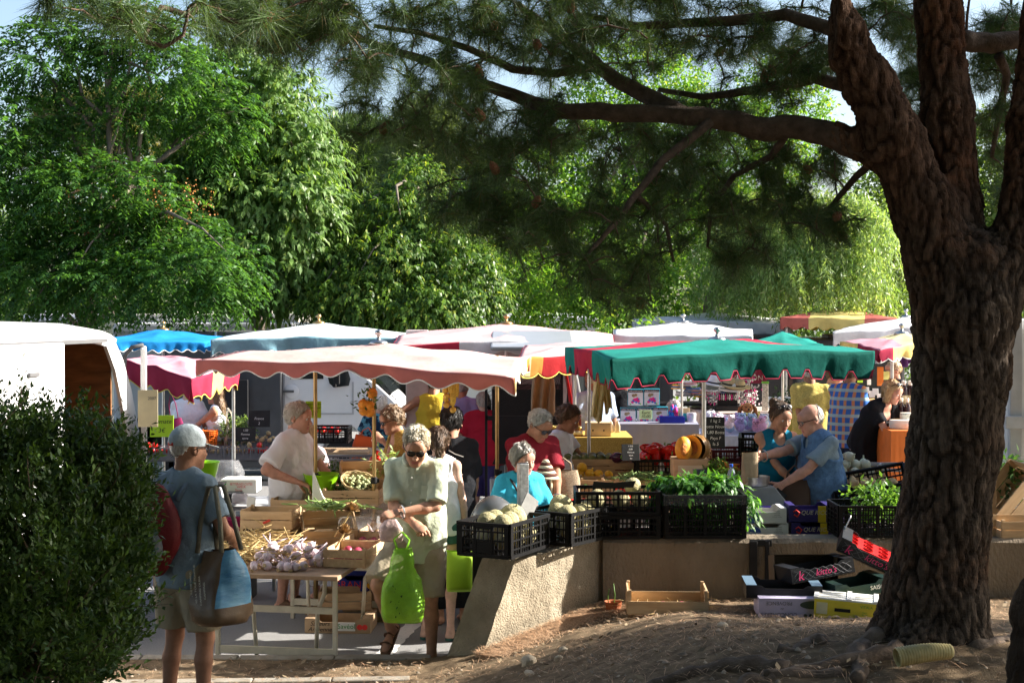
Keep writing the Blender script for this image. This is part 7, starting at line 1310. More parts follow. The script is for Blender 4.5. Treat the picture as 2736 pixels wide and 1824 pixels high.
put('blk_low',W(860,1180,15.5),0,'black crate of tomatoes behind the lime price card','black crates along the wall');fill('tomato',9,W(862,1160,15.5),0,.42,.2,0,.04,'tomato in the crate behind the lime price card','produce of the far left stall');table('dark trestle behind the woman in the pink top',(XY(880,15.6),15.6,0),.9,.6,1.02,0,WOODD,ALU)
put('gry',W(935,1275,13.6),4,'dark grey crate behind the vegetable counter near the wheel','grey crates of the far left stall');table('low trestle holding the dark grey crate',(XY(935,13.6),13.6,0),.7,.5,.90,0,WOODD,ALU)
YCL=M('yellow_dotted_cloth',(.62,.42,.10),.85,.3,130,col2=(.40,.24,.04),thr=(.45,.55));GRC=M('slate_blue_cloth',(.24,.25,.32),.85,.1)
cloth_table('honey stall table under a mustard patterned cloth',XY(1462,14.2),XY(1688,14.2),14.2,15.0,1.27,YCL,.6);cloth_table('toy stall table under a slate blue cloth',XY(1650,15.3),XY(1872,15.3),15.3,16.1,1.32,GRC,.6,rz=-4)
pr('jar','honey_jar','jar',lambda m:(m.lathe([(0,0),(.036,0),(.038,.01),(.038,.07),(.030,.08)],seg=16),m.lathe([(.033,.08),(.033,.098),(0,.099)],seg=16,m=1),m.lathe([(.0386,.02),(.0386,.055)],seg=16,m=2)),[M('honey',(.30,.13,.02),.12,.2,spec=.6,rnd=.5),M('gold_lid',(.50,.38,.12),.3,metal=.7),M('cream_label',(.66,.58,.38),.7)])
for i in range(7):clone(PROTO['jar'],(XY(1466+13.5*i,14.32),14.32,1.274),i,'honey jar in the row on the mustard cloth','honey jars',1.0)
for i in range(6):clone(PROTO['jar'],(XY(1474+13.5*i,14.45),14.45,1.274),i*2,'honey jar in the back row on the mustard cloth','honey jars',1.0)
carton('honey_carton',.26,.2,.13,M('tan_card',(.60,.44,.24),.8),None,False,lid=True,notch=False);o=put('honey_carton',(XY(1598,14.4),14.4,1.274),-4,'tan cardboard box with two round holes on the honey stall',None);m=MB();[m.lathe([(0,0),(.009,0),(.009,.002)],(x,-.1005,.06),10,axis=(0,-1,0))for x in(-.05,.06)];m.build('hole',BLACK,o)
for i,px in enumerate((1632,1649)):
 t=bag('sweet_bag',['clear bag of amber sweets tied with ribbon, left one on the honey stall','clear bag of amber sweets tied with ribbon, right one on the honey stall'][i],'bag',px,1125,14.4,.06,.115,.05,M('amber_film',(.62,.52,.36),.25,.3,20,alpha=.8),False,.35,puff=.2)
t=thing('jam_display','dark box with gold and red label and jars at the back of the honey stall','box',(XY(1527,14.8),14.8,1.274));m=MB();m.box((0,0,.09),(.20,.10,.18));m.build('box',M('dark_red_card',(.10,.012,.015),.5),t,bev=.003);m=MB();m.box((0,-.052,.085),(.15,.004,.08));m.build('window',M('gold_lid'),t);lettering(t,'Au Jardin',(0,-.055,.15),(PI/2,0,0),.035,M('cream_label'))
TOYB=M('cyan_card',(.02,.30,.40),.45,.08);
def toy_box(px,py,y,label):
 p=W(px,py,y);s=y/FPX;w_,h=42*s,44*s;t=thing('toy_box',label,'toy box',(p.x,y,p.z),R(-4),'boxed toys on the toy stall');m=MB();m.box((0,0,h/2),(w_,.09,h));m.build('box',TOYB,t,bev=.002);m=MB();m.box((0,-.047,h*.45),(w_*.94,.004,h*.84));m.build('front_print',M('white_card2',(.66,.68,.72),.5),t);m=MB();m.box((0,-.050,h*.89),(w_*.95,.003,h*.15));m.build('title_band',M('dark_navy',(.02,.02,.05),.5),t);lettering(t,'SABLE MAGIQUE',(0,-.0525,h*.89),(PI/2,0,0),h*.11,WHITEP)
 for mt,pts in((M('sand_print',(.30,.24,.14),.8),((-.12,.62,.13),(.02,.66,.1))),(M('magenta_print',(.70,.03,.25),.5),((-.05,.36,.14),(.16,.3,.12),(.1,.44,.09),(-.2,.22,.1))),(M('blue_print',(.03,.16,.55),.5),((-.12,.30,.11),(.05,.22,.08),(.2,.42,.06),(.22,.16,.07))),(M('green_print',(.2,.55,.08),.5),((.3,.12,.06),(-.32,.1,.05)))):
  m=MB();[m.ball((x*w_,-.049,z*h),(r*w_,.004,r*h*.8),9,5)for x,z,r in pts];m.build('picture',mt,t,True)
for px,py,lab in((1678,1132,'cyan toy box at the lower left of the pyramid on the toy stall'),(1722,1131,'cyan toy box in the lower middle of the pyramid on the toy stall'),(1763,1130,'cyan toy box at the lower right of the pyramid on the toy stall'),(1698,1083,'cyan toy box at the upper left of the pyramid on the toy stall'),(1741,1082,'cyan toy box at the upper right of the pyramid on the toy stall')):toy_box(px,py,15.75,lab)
slate(1725,1107,15.4,.14,.10,['Euro','10,00'],'pale green price card reading 10,00 before the toy boxes',rx=-16,rz=-6,mat=M('pale_green_card',(.50,.72,.42),.6),ink=BLACK,name='price_sign',size=.055)
t=thing('storage_basket','dark blue plastic basket at the front of the toy stall','basket',(XY(1795,15.45),15.45,1.324));m=MB();[m.box(c_,d_)for c_,d_ in(((0,-.07,.035),(.27,.006,.07)),((0,.07,.035),(.27,.006,.07)),((-.132,0,.035),(.006,.134,.07)),((.132,0,.035),(.006,.134,.07)),((0,0,.004),(.25,.13,.006)))];m.build('basket',M('navy_plastic',(.02,.03,.30),.35),t,bev=.002)
t=thing('toy_bucket','clear round tub of coloured toys at the right end of the toy stall','tub',(XY(1848,15.6),15.6,1.324));m=MB();m.lathe([(0,0),(.05,0),(.052,.07),(.055,.08),(.05,.1),(0,.102)],seg=18);m.build('tub',M('cloudy_plastic',(.62,.62,.66),.25,.3,30,alpha=.75),t,True,auto=50);m=MB();[m.ball((.03*math.cos(a),.03*math.sin(a),.03+.02*(i%2)),.018,8,6,i%3)for i,a in enumerate(np.linspace(0,6,7))];m.build('toys',[MATS['magenta_print'],MATS['blue_print'],MATS['green_print']],t,True)
t=thing('balloon_pack','bundle of magenta and blue toys standing right of the toy boxes','toys',(XY(1802,15.8),15.8,1.324));m=MB();[m.ball((random.uniform(-.06,.06),random.uniform(-.04,.04),.05+.11*random.random()),(.016,.016,.03),8,6,i%2)for i in range(18)];m.build('toys',[MATS['magenta_print'],MATS['blue_print']],t,True);t=thing('card_display','tan card display box at the back right of the toy stall','box',(XY(1828,15.7),15.7,1.324));m=MB();m.box((0,0,.07),(.12,.08,.14),(R(-8),0,0));m.build('box',M('tan_card'),t,bev=.002);m=MB();m.box((0,-.046,.05),(.11,.004,.08),(R(-8),0,0));m.build('front',TOYB,t)
cloth_table('tray of soft toys right of the steel pole',XY(1885,15.2),XY(2060,15.2),15.2,16.2,1.20,M('blue_grey_cloth',(.36,.40,.50),.85),.3)
COLS=[(.30,.45,.62),(.55,.62,.72),(.62,.35,.52),(.42,.34,.60),(.70,.58,.66),(.62,.58,.16),(.70,.70,.74)];
pl=[M('plush_%d'%i,c,.95,.2,60,.5,120,sheen=.3)for i,c in enumerate(COLS)]
for i in range(26):
 px,y=1890+160*random.random(),random.uniform(15.3,16);c=i%7;
 if i<7:
  t=thing('soft_toy',['pale blue','grey blue','pink violet','violet','pale pink','yellow green','white'][i]+' round soft toy heaped on the tray','soft toy',on=False);m=MB();m.ball((0,0,.05),(.055,.05,.05),12,8);m.build('body',pl[c],t,True,on=False);m=MB();m.ball((0,-.025,.115),.042,12,8);m.ball((-.032,-.02,.15),.015,8,6);m.ball((.032,-.02,.15),.015,8,6);m.build('head',pl[c],t,True,on=False);m=MB();[m.ball((sx*.016,-.064,.122),.006,6,5)for sx in(-1,1)];m.ball((0,-.068,.108),(.008,.005,.006),6,5);m.build('face',BLACK,t,True,on=False);PROTO['soft%d'%i]=t
 put('soft%d'%c,(XY(px,y),y,1.203+.06*random.random()),random.uniform(-50,50),None,'soft toys heaped on the tray',rx=random.uniform(-25,10))
d=thing('toy_dog','brown plush dog with long ears sitting upright behind the soft toys','soft toy',(XY(1997,15.9),15.9,1.23));BR=M('tan_plush',(.42,.19,.07),.95,.2,60,.5,120);CRM=M('cream_plush',(.70,.56,.42),.95)
m=MB();m.ball((0,0,.09),(.075,.06,.10),14,10);[m.tube([(sx*.05,-.03,.12),(sx*.07,-.07,.06),(sx*.05,-.10,.03)],[.024,.022,.026],8)for sx in(-1,1)];[m.ball((sx*.06,-.07,.025),(.03,.05,.027),10,7)for sx in(-1,1)];m.build('body',BR,d,True);m=MB();m.ball((0,-.02,.225),(.062,.06,.06),14,10);m.ball((0,-.075,.205),(.03,.032,.026),10,8);m.build('head',BR,d,True)
for sx in(-1,1):m=MB();m.tube([(sx*.05,-.02,.26),(sx*.085,-.02,.22),(sx*.092,-.025,.14)],[.014,.022,.026],8);m.build('ear',M('dark_tan_plush',(.28,.11,.04),.95),d,True)
m=MB();m.ball((0,-.106,.215),.012,8,6);[m.ball((sx*.024,-.072,.24),.007,6,5)for sx in(-1,1)];m.build('nose_and_eyes',BLACK,d,True);m=MB();m.ball((0,-.045,.08),(.045,.03,.07),10,8);m.build('belly',CRM,d,True)
cloth_table('trinket stall table under a dusty pink cloth',XY(1872,17.6),XY(2088,17.6),17.6,18.8,1.28,M('dusty_pink_cloth',(.50,.40,.35),.85,.1),.5)
yT=18.
def hat(px,py,y,lab,mat,tilt=0):
 p=W(px,py,y);t=thing('straw_hat',lab,'hat',p,(R(tilt),R(random.uniform(-10,10)),0),'hats piled on the trinket stall');m=MB();m.lathe([(.17,.0),(.165,.012),(.12,.01),(.092,.016),(.085,.07),(.06,.10),(0,.105)],seg=24);m.build('hat_body',mat,t,True);m=MB();m.lathe([(.094,.018),(.092,.035)],seg=24);m.build('band',BLACK,t,True)
STR2=M('pale_straw',(.62,.48,.26),.85,.2,60,.4,150)
for px,py,lab,mt in((1948,1030,'straw sun hat topmost in the pile on the trinket stall',STR2),(1972,1034,'straw sun hat right in the pile on the trinket stall',STR2),(1955,1040,'white lace hat under the straw hats',WHITE),(1905,1025,'white cotton hat left of the straw hats',WHITE)):hat(px,py,yT,lab,mt,8)
FOLD=[M('cloth_'+n,c,.9,.2,30)for n,c in(('orange',(.70,.34,.06)),('white',(.72,.70,.68)),('blue',(.12,.22,.42)),('pink',(.62,.30,.34)),('grey',(.35,.35,.36)))]
def scarf(px,py,y,lab,i):p=W(px,py,y);t=thing('folded_scarf',lab,'scarf',p,R(random.uniform(-30,30)),'scarves and caps on the trinket stall');m=MB();[m.box((0,0,.012+.02*k),(.22-.01*k,.14,.018),(random.uniform(-.06,.06),random.uniform(-.06,.06),random.uniform(-.1,.1)),k%2)for k in range(3)];m.build('cloth',[FOLD[i%5],FOLD[(i+2)%5]],t,bev=.006)
for i,(px,py)in enumerate(((1820,1040),(1838,1030),(1850,1048),(1868,1052),(1830,1058),(1880,1060),(1900,1055),(1915,1062))):scarf(px,py,18.4,['orange and blue','white and pink','blue and grey','pink and orange','grey and white','orange and blue flat','white and pink flat','blue and grey flat'][i]+' folded scarf in the bright pile behind the steel pole',i)
table('black trestle under the scarves of the trinket stall',(XY(1855,18.5),18.5,0),1.1,.6,1.36,0,BLACK,BLACK)
t=thing('bangle_stand','black bangle stand hung with striped bracelets','display stand',(XY(1945,yT),yT,1.285));m=MB();m.plate([(-.19,0),(.19,0),(.17,.06),(-.17,.06)],-.08,.08);m.plate([(-.13,.06),(.13,.06),(.11,.22),(-.11,.22)],.0,.06);m.build('stand',BLACK,t,bev=.004);m=MB()
for i in range(9):m.tube([(-.11+.026*i,-.03+.035*math.cos(a),.17+.035*math.sin(a))for a in np.linspace(0,6.28,14)],.005,5,i%3)
m.build('bangles',[MATS['magenta_print'],CHAIN,WHITEP],t,True)
for px,h,lab in((1908,.22,'wire jewellery rack left of the bangle stand'),(1985,.30,'pink and silver branching jewellery tree'),(2010,.26,'clear acrylic earring tower beside the jewellery tree'),(2002,.45,'white wire earring carousel behind the bangle stand')):
 t=thing('jewellery_rack',lab,'display stand',(XY(px,yT+.2),yT+.2,1.285));m=MB();m.lathe([(.06,0),(.06,.012),(.008,.014),(.008,h)],seg=12);[m.tube([(0,0,h*k),(.09*math.cos(a),.09*math.sin(a),h*k+.03)],.003,4)for k in(.4,.6,.8,1)for a in np.linspace(0,6.28,8)];m.build('frame',ALU,t,True,auto=50);m=MB();[m.ball((random.gauss(0,.055),random.gauss(0,.05),random.uniform(.05,h)),(.010,.010,.014),6,5,i%3)for i in range(60)];m.build('trinkets',[MATS['magenta_print'],WHITEP,CHAIN],t,True)['kind']='stuff'
t=thing('card_rack','slim green topped card rack at the right end of the trinket stall','display stand',(XY(2045,yT),yT,1.285));m=MB();m.box((0,0,.17),(.07,.05,.34));m.build('rack',M('card_mix',(.62,.58,.5),.6,.6,70),t,bev=.003);m=MB();m.box((0,0,.355),(.085,.06,.025));m.build('top',M('green_print'),t)
sg=thing('banner','maroon cloth banner with pale capital letters under the green canopy','banner',W(1965,1000,19.4));m=MB();m.box((0,0,0),(.85,.02,.24));m.build('cloth',M('maroon_banner',(.22,.02,.05),.8),sg);lettering(sg,'OR & TRADITION',(-.02,-.013,-.05),(PI/2,0,0),.10,M('cream_ink'))
t=thing('cloth_counter','yellow straw patterned counter cloth behind the man in the yellow shirt','counter',(XY(2150,19.4),19.4,0));m=MB();m.box((0,.3,.62),(.62,.6,1.24));m.build('cloth',M('yellow_straw_cloth',(.55,.48,.08),.85,.4,14,.3,30,stretch=(3,1,.6),col2=(.22,.22,.04)),t,bev=.02);m=MB();m.box((0,.3,1.25),(.66,.64,.02));m.build('top',WOODD,t);m=MB();P=MB();blob_leaves('dried_greens','dark bunches lying on the yellow straw counter','herbs',(XY(2140,19.4),19.5,1.34),(.26,.16,.06),60,'gen',.6,((.01,.03,.015),(.04,.08,.03)),'leaf_salad')
t=thing('water_cask','white plastic container left of the yellow straw counter','container',(XY(2085,19.8),19.8,.9));m=MB();m.box((0,0,.2),(.34,.3,.5));m.build('tank',WHITE,t,bev=.03);m=MB();m.box((0,0,-.475),(.4,.35,.85));m.build('stand',BLACK,t)
cloth_table('bread and cheese counter under an orange cloth',XY(2262,17.4),XY(2420,17.4),17.4,18.4,1.32,M('orange_drape',(.62,.16,.03),.8,.12),.85);cloth_table('violet draped counter left of the orange one',XY(2200,18.6),XY(2262,18.6),18.6,19.3,1.0,M('violet_drape',(.13,.05,.22),.85,.2),.9)
pr('bread','bread_loaf','bread',lambda m:m.tube([(-.14,0,0),(-.11,0,0),(0,.01,0),(.11,0,0),(.14,0,0)],[.008,.028,.034,.028,.008],8),[M('bread_crust',(.40,.25,.11),.8,.25,14,.3,60,rnd=.15)])
for i in range(14):t=None;px=2250+78*random.random();o=clone(PROTO['bread'],(XY(px,17.7),17.6+.3*random.random(),1.37+.05*random.random()),(0,random.uniform(-.2,.2),random.uniform(-.6,.6)),'thin loaf in the heap behind the man in the plaid shirt','loaves on the bread counter')if 'bread' in PROTO else None
cloth_table('cheese table under an orange cloth beside the pine trunk',XY(2385,14.9),XY(2560,14.9),14.9,15.8,1.28,M('orange_drape'),.85)
CHS=M('cheese_rind',(.58,.42,.20),.7,.2,12,.2,40);CHW=M('white_cheese',(.74,.72,.64),.7,.08,12)
for px,dz,r,h,lab,mt in((2420,0,.17,.09,'big white cheese wheel at the table edge beside the pine',CHW),(2412,.09,.09,.09,'yellow cheese cut open behind the white wheel',CHS),(2432,.09,.08,.16,'blue veined cheese block standing by the pine trunk',M('blue_cheese',(.66,.64,.56),.7,.5,30,col2=(.30,.34,.34),thr=(.35,.45)))):
 t=thing('cheese',lab,'cheese',(XY(px,15.2),15.2+dz,1.285));m=MB();m.lathe([(0,0),(r*.96,0),(r,h*.15),(r,h*.85),(r*.96,h),(0,h+.002)],seg=26,sc=(1,.8));m.build('wheel',mt,t,True,auto=50);m=MB();m.box((0,-r*.82,h*.5),(.05,.003,.035));m.build('label',WHITEP,t)
pr('bottle','wine_bottle','bottle',lambda m:(m.lathe([(0,0),(.036,0),(.037,.01),(.037,.19),(.030,.225),(.0145,.25),(.0145,.30)],seg=14),m.lathe([(.0155,.26),(.0155,.305),(0,.306)],seg=12,m=1),m.lathe([(.0376,.05),(.0376,.15)],seg=14,m=2)),[M('bottle_glass',(.03,.012,.02),.1,spec=.6),WHITEP,M('cream_label')])
for i,(px,y)in enumerate(((2410,15.5),(2418,15.6),(2426,15.45),(2434,15.6),(2442,15.5),(2413,15.75),(2430,15.75))):clone(PROTO['bottle'],(XY(px,y),y,1.285+(.18 if i in(1,3,5,6)else 0.)),i,'dark bottle with white label in the group behind the cheese','bottles behind the cheese')
t=thing('bottle_step','low wooden step raising the rear bottles behind the cheese','shelf',(XY(2424,15.68),15.68,1.285));m=MB();m.box((0,0,.089),(.3,.26,.178));m.build('step',WOODD,t,bev=.003)
for px,py,y,w_,h,mt,lab in((2298,1000,17.4,.07,.2,LIMEP,'lime green price flag behind the plaid shirted man'),(2322,1002,17.5,.05,.24,WHITEP,'narrow white price flag right of the lime flag'),(2352,1005,16.6,.08,.22,M('orange_paper',(.80,.22,.03),.6),'orange price flag before the fair haired stallholder'),(2368,1003,17.2,.08,.1,M('yellow_paper',(.70,.66,.2),.6),'pale yellow card beside the orange price flag'),(2228,988,17.8,.05,.14,LIMEP,'small lime green card by the mouth of the man in beige')):slate(px,py,y,w_,h,[''],lab,rz=12,rx=0,mat=mt,name='price_sign')
for i,(px,py)in enumerate(((2290,1040),(2302,1046),(2315,1042),(2330,1052),(2340,1046),(2352,1060))):t=slate(px,py,17.2,.07,.08,['',''],['first','second','third','fourth','fifth','sixth'][i]+' small white label card from the left on the bread counter',rx=-15,mat=WHITEP,ink=BLACK,name='price_card',cat='price card')
def cloth(name,c,var=.14,scale=4,bump=1.5,bs=15,**k):return M(name,c,.85,var,scale,bump,bs,spec=.1,**k)
def H_(name,c,c2):return M('hair_'+name,c,.5,.3,60,.6,120,stretch=(1,1,.35),col2=c2,spec=.4)
HSIL=H_('silver',(.80,.74,.60),(.55,.49,.37));HGRY=H_('grey',(.56,.54,.50),(.32,.30,.27));HWHT=H_('white',(.84,.82,.76),(.60,.57,.50));HBRN=H_('brown',(.13,.075,.04),(.05,.03,.018));HBLK=H_('black',(.02,.018,.016),(.008,.007,.007));HLBR=H_('light_brown',(.27,.17,.09),(.12,.07,.035));HBLO=H_('blond',(.50,.36,.19),(.28,.17,.08));HSHT=H_('ash',(.34,.25,.16),(.18,.12,.07));HRED=H_('auburn',(.22,.07,.03),(.09,.03,.015))
BEIGE=cloth('beige_cotton',(.36,.31,.22));WHT=cloth('white_cotton',(.82,.83,.86),.05);DENIM=cloth('denim',(.10,.19,.34),.25,30);NAVY=cloth('navy_denim',(.02,.025,.055),.3,20);GRN=cloth('sage_linen',(.52,.57,.42),.06)
MARN=cloth('dark_red_cotton',(.22,.018,.03));REDT=cloth('red_cotton',(.42,.02,.045));BLKT=cloth('black_cotton',(.012,.013,.016));AQUA=cloth('turquoise_cotton',(.05,.42,.60));TEALD=cloth('teal_satin',(.01,.15,.24),.15);KHA=cloth('khaki_cotton',(.17,.16,.12));YLW=cloth('yellow_cotton',(.78,.58,.06));LAV=cloth('lavender_cotton',(.32,.28,.52));PINKW=cloth('pale_pink_knit',(.70,.58,.62));PURPS=cloth('purple_cotton',(.06,.05,.17));BLUG=cloth('grey_blue_linen',(.20,.27,.33))
SOLE=M('brown_leather',(.14,.075,.04),.6,.2,20);GRNS=cloth('green_cotton',(.05,.13,.11))
def flat(z=None):pass
def wristwatch(s,q,label=None):
 P=s.P;a=P['wr'+q]+(P['el'+q]-P['wr'+q])*.06;ax=P['wr'+q]-P['el'+q];m=MB();L=V(ax).normalized();u=L.orthogonal();w_=L.cross(u);m.tube([V(a)+(u*math.cos(t)+w_*math.sin(t))*.034 for t in np.linspace(0,2*PI,15)],.007,6);c=V(a)+V(s.fwd)*.036;m.lathe([(.017,0),(.017,.008),(0,.009)],c,14,axis=tuple(s.fwd));m.build('wristwatch',CHAIN,s.root,True,auto=40)
p=Person('walker','man in pale green shirt and beige shorts looking into a lime plastic bag',1118,10.1,1131,-12,1.76,1.0,lean=9,head=(14,-30,4),belly=.35,headk=1.10,arms={'R':dict(to=(.06,-.34,1.07),hint=(-.9,.3,-.5),pose='grip',palm=(.3,.3,-1)),'L':dict(to=(-.03,-.35,1.14),hint=(.95,.2,-.5),pose='point',palm=(-.4,.4,-1))},legs={'R':dict(to=(-.20,-.04,.20),pitch=-42,toe=-12,hint=(-.3,-1,0)),'L':dict(to=(.10,-.02,0),toe=18)})
p.shirt(GRN,.92,-.17,.020,0,neck=.05,fold=.010,seed=11,sfl=.024,flare=.02);p.trousers(cloth('sand_cotton',(.40,.34,.24)),.98,.028,'shorts',fold=.009,flare=.022);p.hair(HSIL,'short',3,2600,.002);p.sunglasses(wide=1.05);p.brows(HSIL);p.shoes(SOLE,'sandal');wristwatch(p,'L')
q=MB();[q.ball(V(p.P['chest'])+V(p.fwd)*(.135+.01*k)+V((0,0,.10-.085*k)),.006,6,5)for k in range(4)];q.build('button',WHITEP,p.root,True)
for sx in(-1,1):q=MB();c=V(p.P['chest'])+V(p.sv)*sx*.085+V(p.fwd)*.128;q.box(c,(.085,.012,.10),(R(-8),0,R(-10*sx)));q.build('shirt_pocket',GRN,p.root,bev=.006)
q=MB();c=V(p.P['neckb']);q.tube([c+V(p.sv)*.074*math.sin(a)+V(p.fwd)*(.078*math.cos(a)+.012)+V(p.d3)*(.03-.05*max(0,math.cos(a)))for a in np.linspace(.3,2*PI-.3,20)],.019,6);q.build('collar',GRN,p.root,True)
hw=p.wpt(p.P['hcR']);LB=M('lime_film',(.27,.60,.03),.3,.2,8,1.8,25,trans=.4,alpha=.68);bag('carrier_bag','lime green carrier bag full of dark greens held by the walking man','bag',0,0,0,.27,.50,.17,LB,True,.42,hw+V((-.13,-.06,-.10)),-8,4,.55,.11);bb=blob_leaves('greens_in_bag','dark greens showing through the lime carrier bag','greens',tuple(hw+V((-.13,-.06,-.44))),(.045,.012,.10),170,'gen',.2,((.01,.035,.01),(.03,.08,.02)),'leaf_salad')
hl=p.wpt(p.P['hcL']);bag('plastic_bag','clear bag of pink potatoes in the walking man hands','bag',0,0,0,.18,.15,.12,M('pink_film',(.70,.50,.46),.25,.35,16,1,30,alpha=.85),False,.35,hl+V((.03,-.04,.0)),0,8,.5)
p=Person('cap','man in cap seen from behind with red backpack and shopping bag in the shade',492,8.28,1150,150,1.74,.98,z=.13,head=(-12,-4,0),arms={'R':dict(to=(-.17,-.23,1.04),hint=(-.7,.6,-.5),pose='grip')},legs={'L':dict(to=(.11,.03,0)),'R':dict(to=(-.11,-.03,0))},headk=1.06,skin=SK_DARK)
p.shirt(BLUG,.75,-.13,.024,seed=21,fold=.008,sfl=.02);p.trousers(BEIGE,.86,.035,'shorts',flare=.014,seed=22);p.hair(HGRY,'short',5,200,-.004,.045);p.glasses();p.shoes(SOLE)
m=MB();m.ball((0,.014,.032),(.090,.112,.108),24,14);vv=[v for v in m.v];m.v=[V((v.x,v.y,max(v.z,.018)))for v in vv];p.headgear(m,'cap_crown',cloth('cap_cotton',(.40,.46,.48)),True,40)
m=MB();m.plate([(.070*math.sin(a),.0)for a in()]or[(-.07,.0),(.07,.0),(.07,.006),(-.07,.006)],-.165,-.06);n0=len(m.v);m.v=[V((v.x*(1 if v.y>-.1 else .75),v.y,v.z+.036-.10*abs(v.x)-(.02 if v.y<-.1 else 0)))for v in m.v];p.headgear(m,'cap_peak',MATS['cap_cotton'],bev=.003);m=MB();m.box((.0,.121,.026),(.045,.006,.018));p.headgear(m,'cap_tab',M('red_paper'))
RP=M('red_nylon',(.13,.010,.012),.6,.15,6,.8,20);GYS=M('blue_grey_strap',(.16,.21,.27),.7,.1);bk=thing('backpack','red and grey backpack on the man in the cap, half hidden by the hedge','backpack',tuple(p.wpt(p.P['chest']+np.array([0.03,.20,-.12]))),R(150));m=MB();m.ball((0,0,0),(.16,.105,.245),16,12,fn=lambda d,a,th:.9+.2*max(abs(d.x),abs(d.z))**4);m.build('pack',RP,bk,True);m=MB();m.ball((0,.07,-.08),(.11,.06,.11),14,10);m.build('front_pocket',M('grey_nylon',(.16,.17,.19),.6,.1,6,.5,20),bk,True)
for sx in(-1,1):m=MB();m.tube([(sx*.10,-.06,.17),(sx*.115,-.14,.27),(sx*.12,-.28,.26),(sx*.125,-.35,.10),(sx*.12,-.30,-.06),(sx*.1,-.12,-.16)],.017,6);m.build('shoulder_strap',GYS,bk,True)
SEA=M('sea_print',(.20,.44,.62),.25,.4,5,.5,14,stretch=(1,1,3),col2=(.05,.18,.36));SND=M('sand_print2',(.20,.13,.075),.4,.45,5,.5,14,col2=(.08,.05,.03))
tb=bag('shopping_bag','glossy shopping bag with a sea photo side carried by the man in the cap','bag',0,0,0,.25,.42,.30,SND,False,.95,tuple(p.wpt(p.P['shR']+np.array([-.13,.03,-.36]))),-40,6,.35,lean=-6);me_=KIDS[tb.name][0].data;me_.materials.append(SEA)
for f_ in me_.polygons:f_.material_index=1 if(f_.center.x>.085 and f_.center.z>-.31+.1*f_.center.y)else 0
for i,s_ in enumerate(("PRESQU'ILE DE GIENS",'CAMPING LA TOUR FONDUE','CAMPING OLBIA','CAMPING')):lettering(tb,s_,(-.07+.04*i,-.160,-.21),(PI/2,R(-90),0),.022,M('pale_ink'))
for sy in(-1,1):m=MB();m.tube([(-.11,sy*.07,-.01),(-.09,sy*.05,.16),(-.02,sy*.03,.36),(.04,sy*.03,.36),(.09,sy*.05,.16),(.11,sy*.07,-.01)],.014,6);m.build('strap',KHA,tb,True)
p=Person('vendor','white haired vendor in white T-shirt leaning on the crates at the left table',775,12.05,1072,68,1.80,1.05,belly=.9,lean=4,head=(6,-8,0),arms={'R':dict(abs=W(790,1285,11.75),to=1,hint=(-.9,.6,-.3),pose='relaxed',palm=(0,0,-1)),'L':dict(to=(.10,-.4,1.03),pose='relaxed')},skin=SK_RED)
p.shirt(WHT,.8,-.26,.03,seed=31,fold=.010,sfl=.03);p.trousers(BEIGE,.9);p.hair(HWHT,'short',7,2600,.003);p.brows(HWHT);p.shoes(SOLE)
p=Person('pinktop','fair haired woman in dark glasses and pale pink top behind the vendor in white',812,12.55,1117,-6,1.60,1.06,'woman',head=(-22,6,-6),bust=1.1,arms={'L':dict(to=(.03,-.26,1.10),hint=(.9,.3,-.5),pose='point',palm=(0,.6,-.4))},skin=SK_RED);p.shirt(PINKW,.55,-.12,.018,2.2,seed=41,sfl=.022);p.trousers(WHT,1.9,name='trousers');p.hair(HBLO,'bob',9,700,.004);p.sunglasses(wide=1.06)
m=MB();c=V(p.P['neckb']);m.tube([c+V((.075*math.sin(a),-.03-.075*math.cos(a*.9),.0-.115*max(0,math.cos(a))))for a in np.linspace(-1.9,1.9,17)],.0022,4);m.ball(c+V((0,-.112,-.125)),.008,8,6);m.build('necklace',CHAIN,p.root,True)
p=Person('whiteshirt','woman in white T-shirt seen from behind with a wine red shoulder bag',500,17.4,None,176,1.75,1.,'woman',head=(0,-10,0),arms={'L':dict(to=(.14,-.30,1.02)),'R':dict(to=(-.19,-.24,1.06))},skin=SK_PALE);p.shirt(WHT,.5,-.10,.016,seed=51);p.trousers(NAVY,1.9,name='jeans');p.hair(HBRN,'short',4,300);bag('shoulder_bag','wine red fabric bag hanging behind the woman in the white T-shirt','bag',466,1118,17.1,.20,.27,.08,M('wine_cloth',(.20,.012,.07),.8,.12),True,.8,hh=.32,rz=10,lean=-8)
p=Person('longhair','young woman with long brown hair and cropped white top at the far left stall',580,17.3,1026,-100,1.66,.95,'woman',bust=.9,head=(0,-4,0),arms={'R':dict(to=(-.06,-.42,1.02)),'L':dict(to=(.10,-.46,1.0),pose='open')},skin=SK_TAN);p.shirt(WHT,nosleeve=True,hem=.08,loose=.008,vneck=.6,seed=61);p.trousers(KHA,1.95,.018,'trousers',rise=.02);p.hair(HLBR,'long',8,700);p.sunglasses()
bag('shoulder_bag','cream cloth bag on the shoulder of the long haired young woman','bag',616,1132,17.2,.26,.34,.12,cloth('cream_canvas',(.66,.60,.50)),True,.45,hh=.2,rz=60,lean=-14,puff=.4);bk=thing('orange_basket','orange plastic basket held by the young woman with long hair','basket',W(556,1196,17.0));m=MB();[m.lathe([(.10+.0012*i,.02*i),(.104+.0012*i,.02*i),(.104+.0012*i,.02*i+.008),(.10+.0012*i,.02*i+.008)],seg=18)for i in range(11)];[m.bar((.1*math.cos(a),.1*math.sin(a),0),(.116*math.cos(a),.116*math.sin(a),.22),.007)for a in np.linspace(0,6,14)];m.lathe([(0,0),(.1,0),(.1,.005)],seg=18);m.build('basket',M('orange_plastic',(.75,.16,.02),.4),bk)
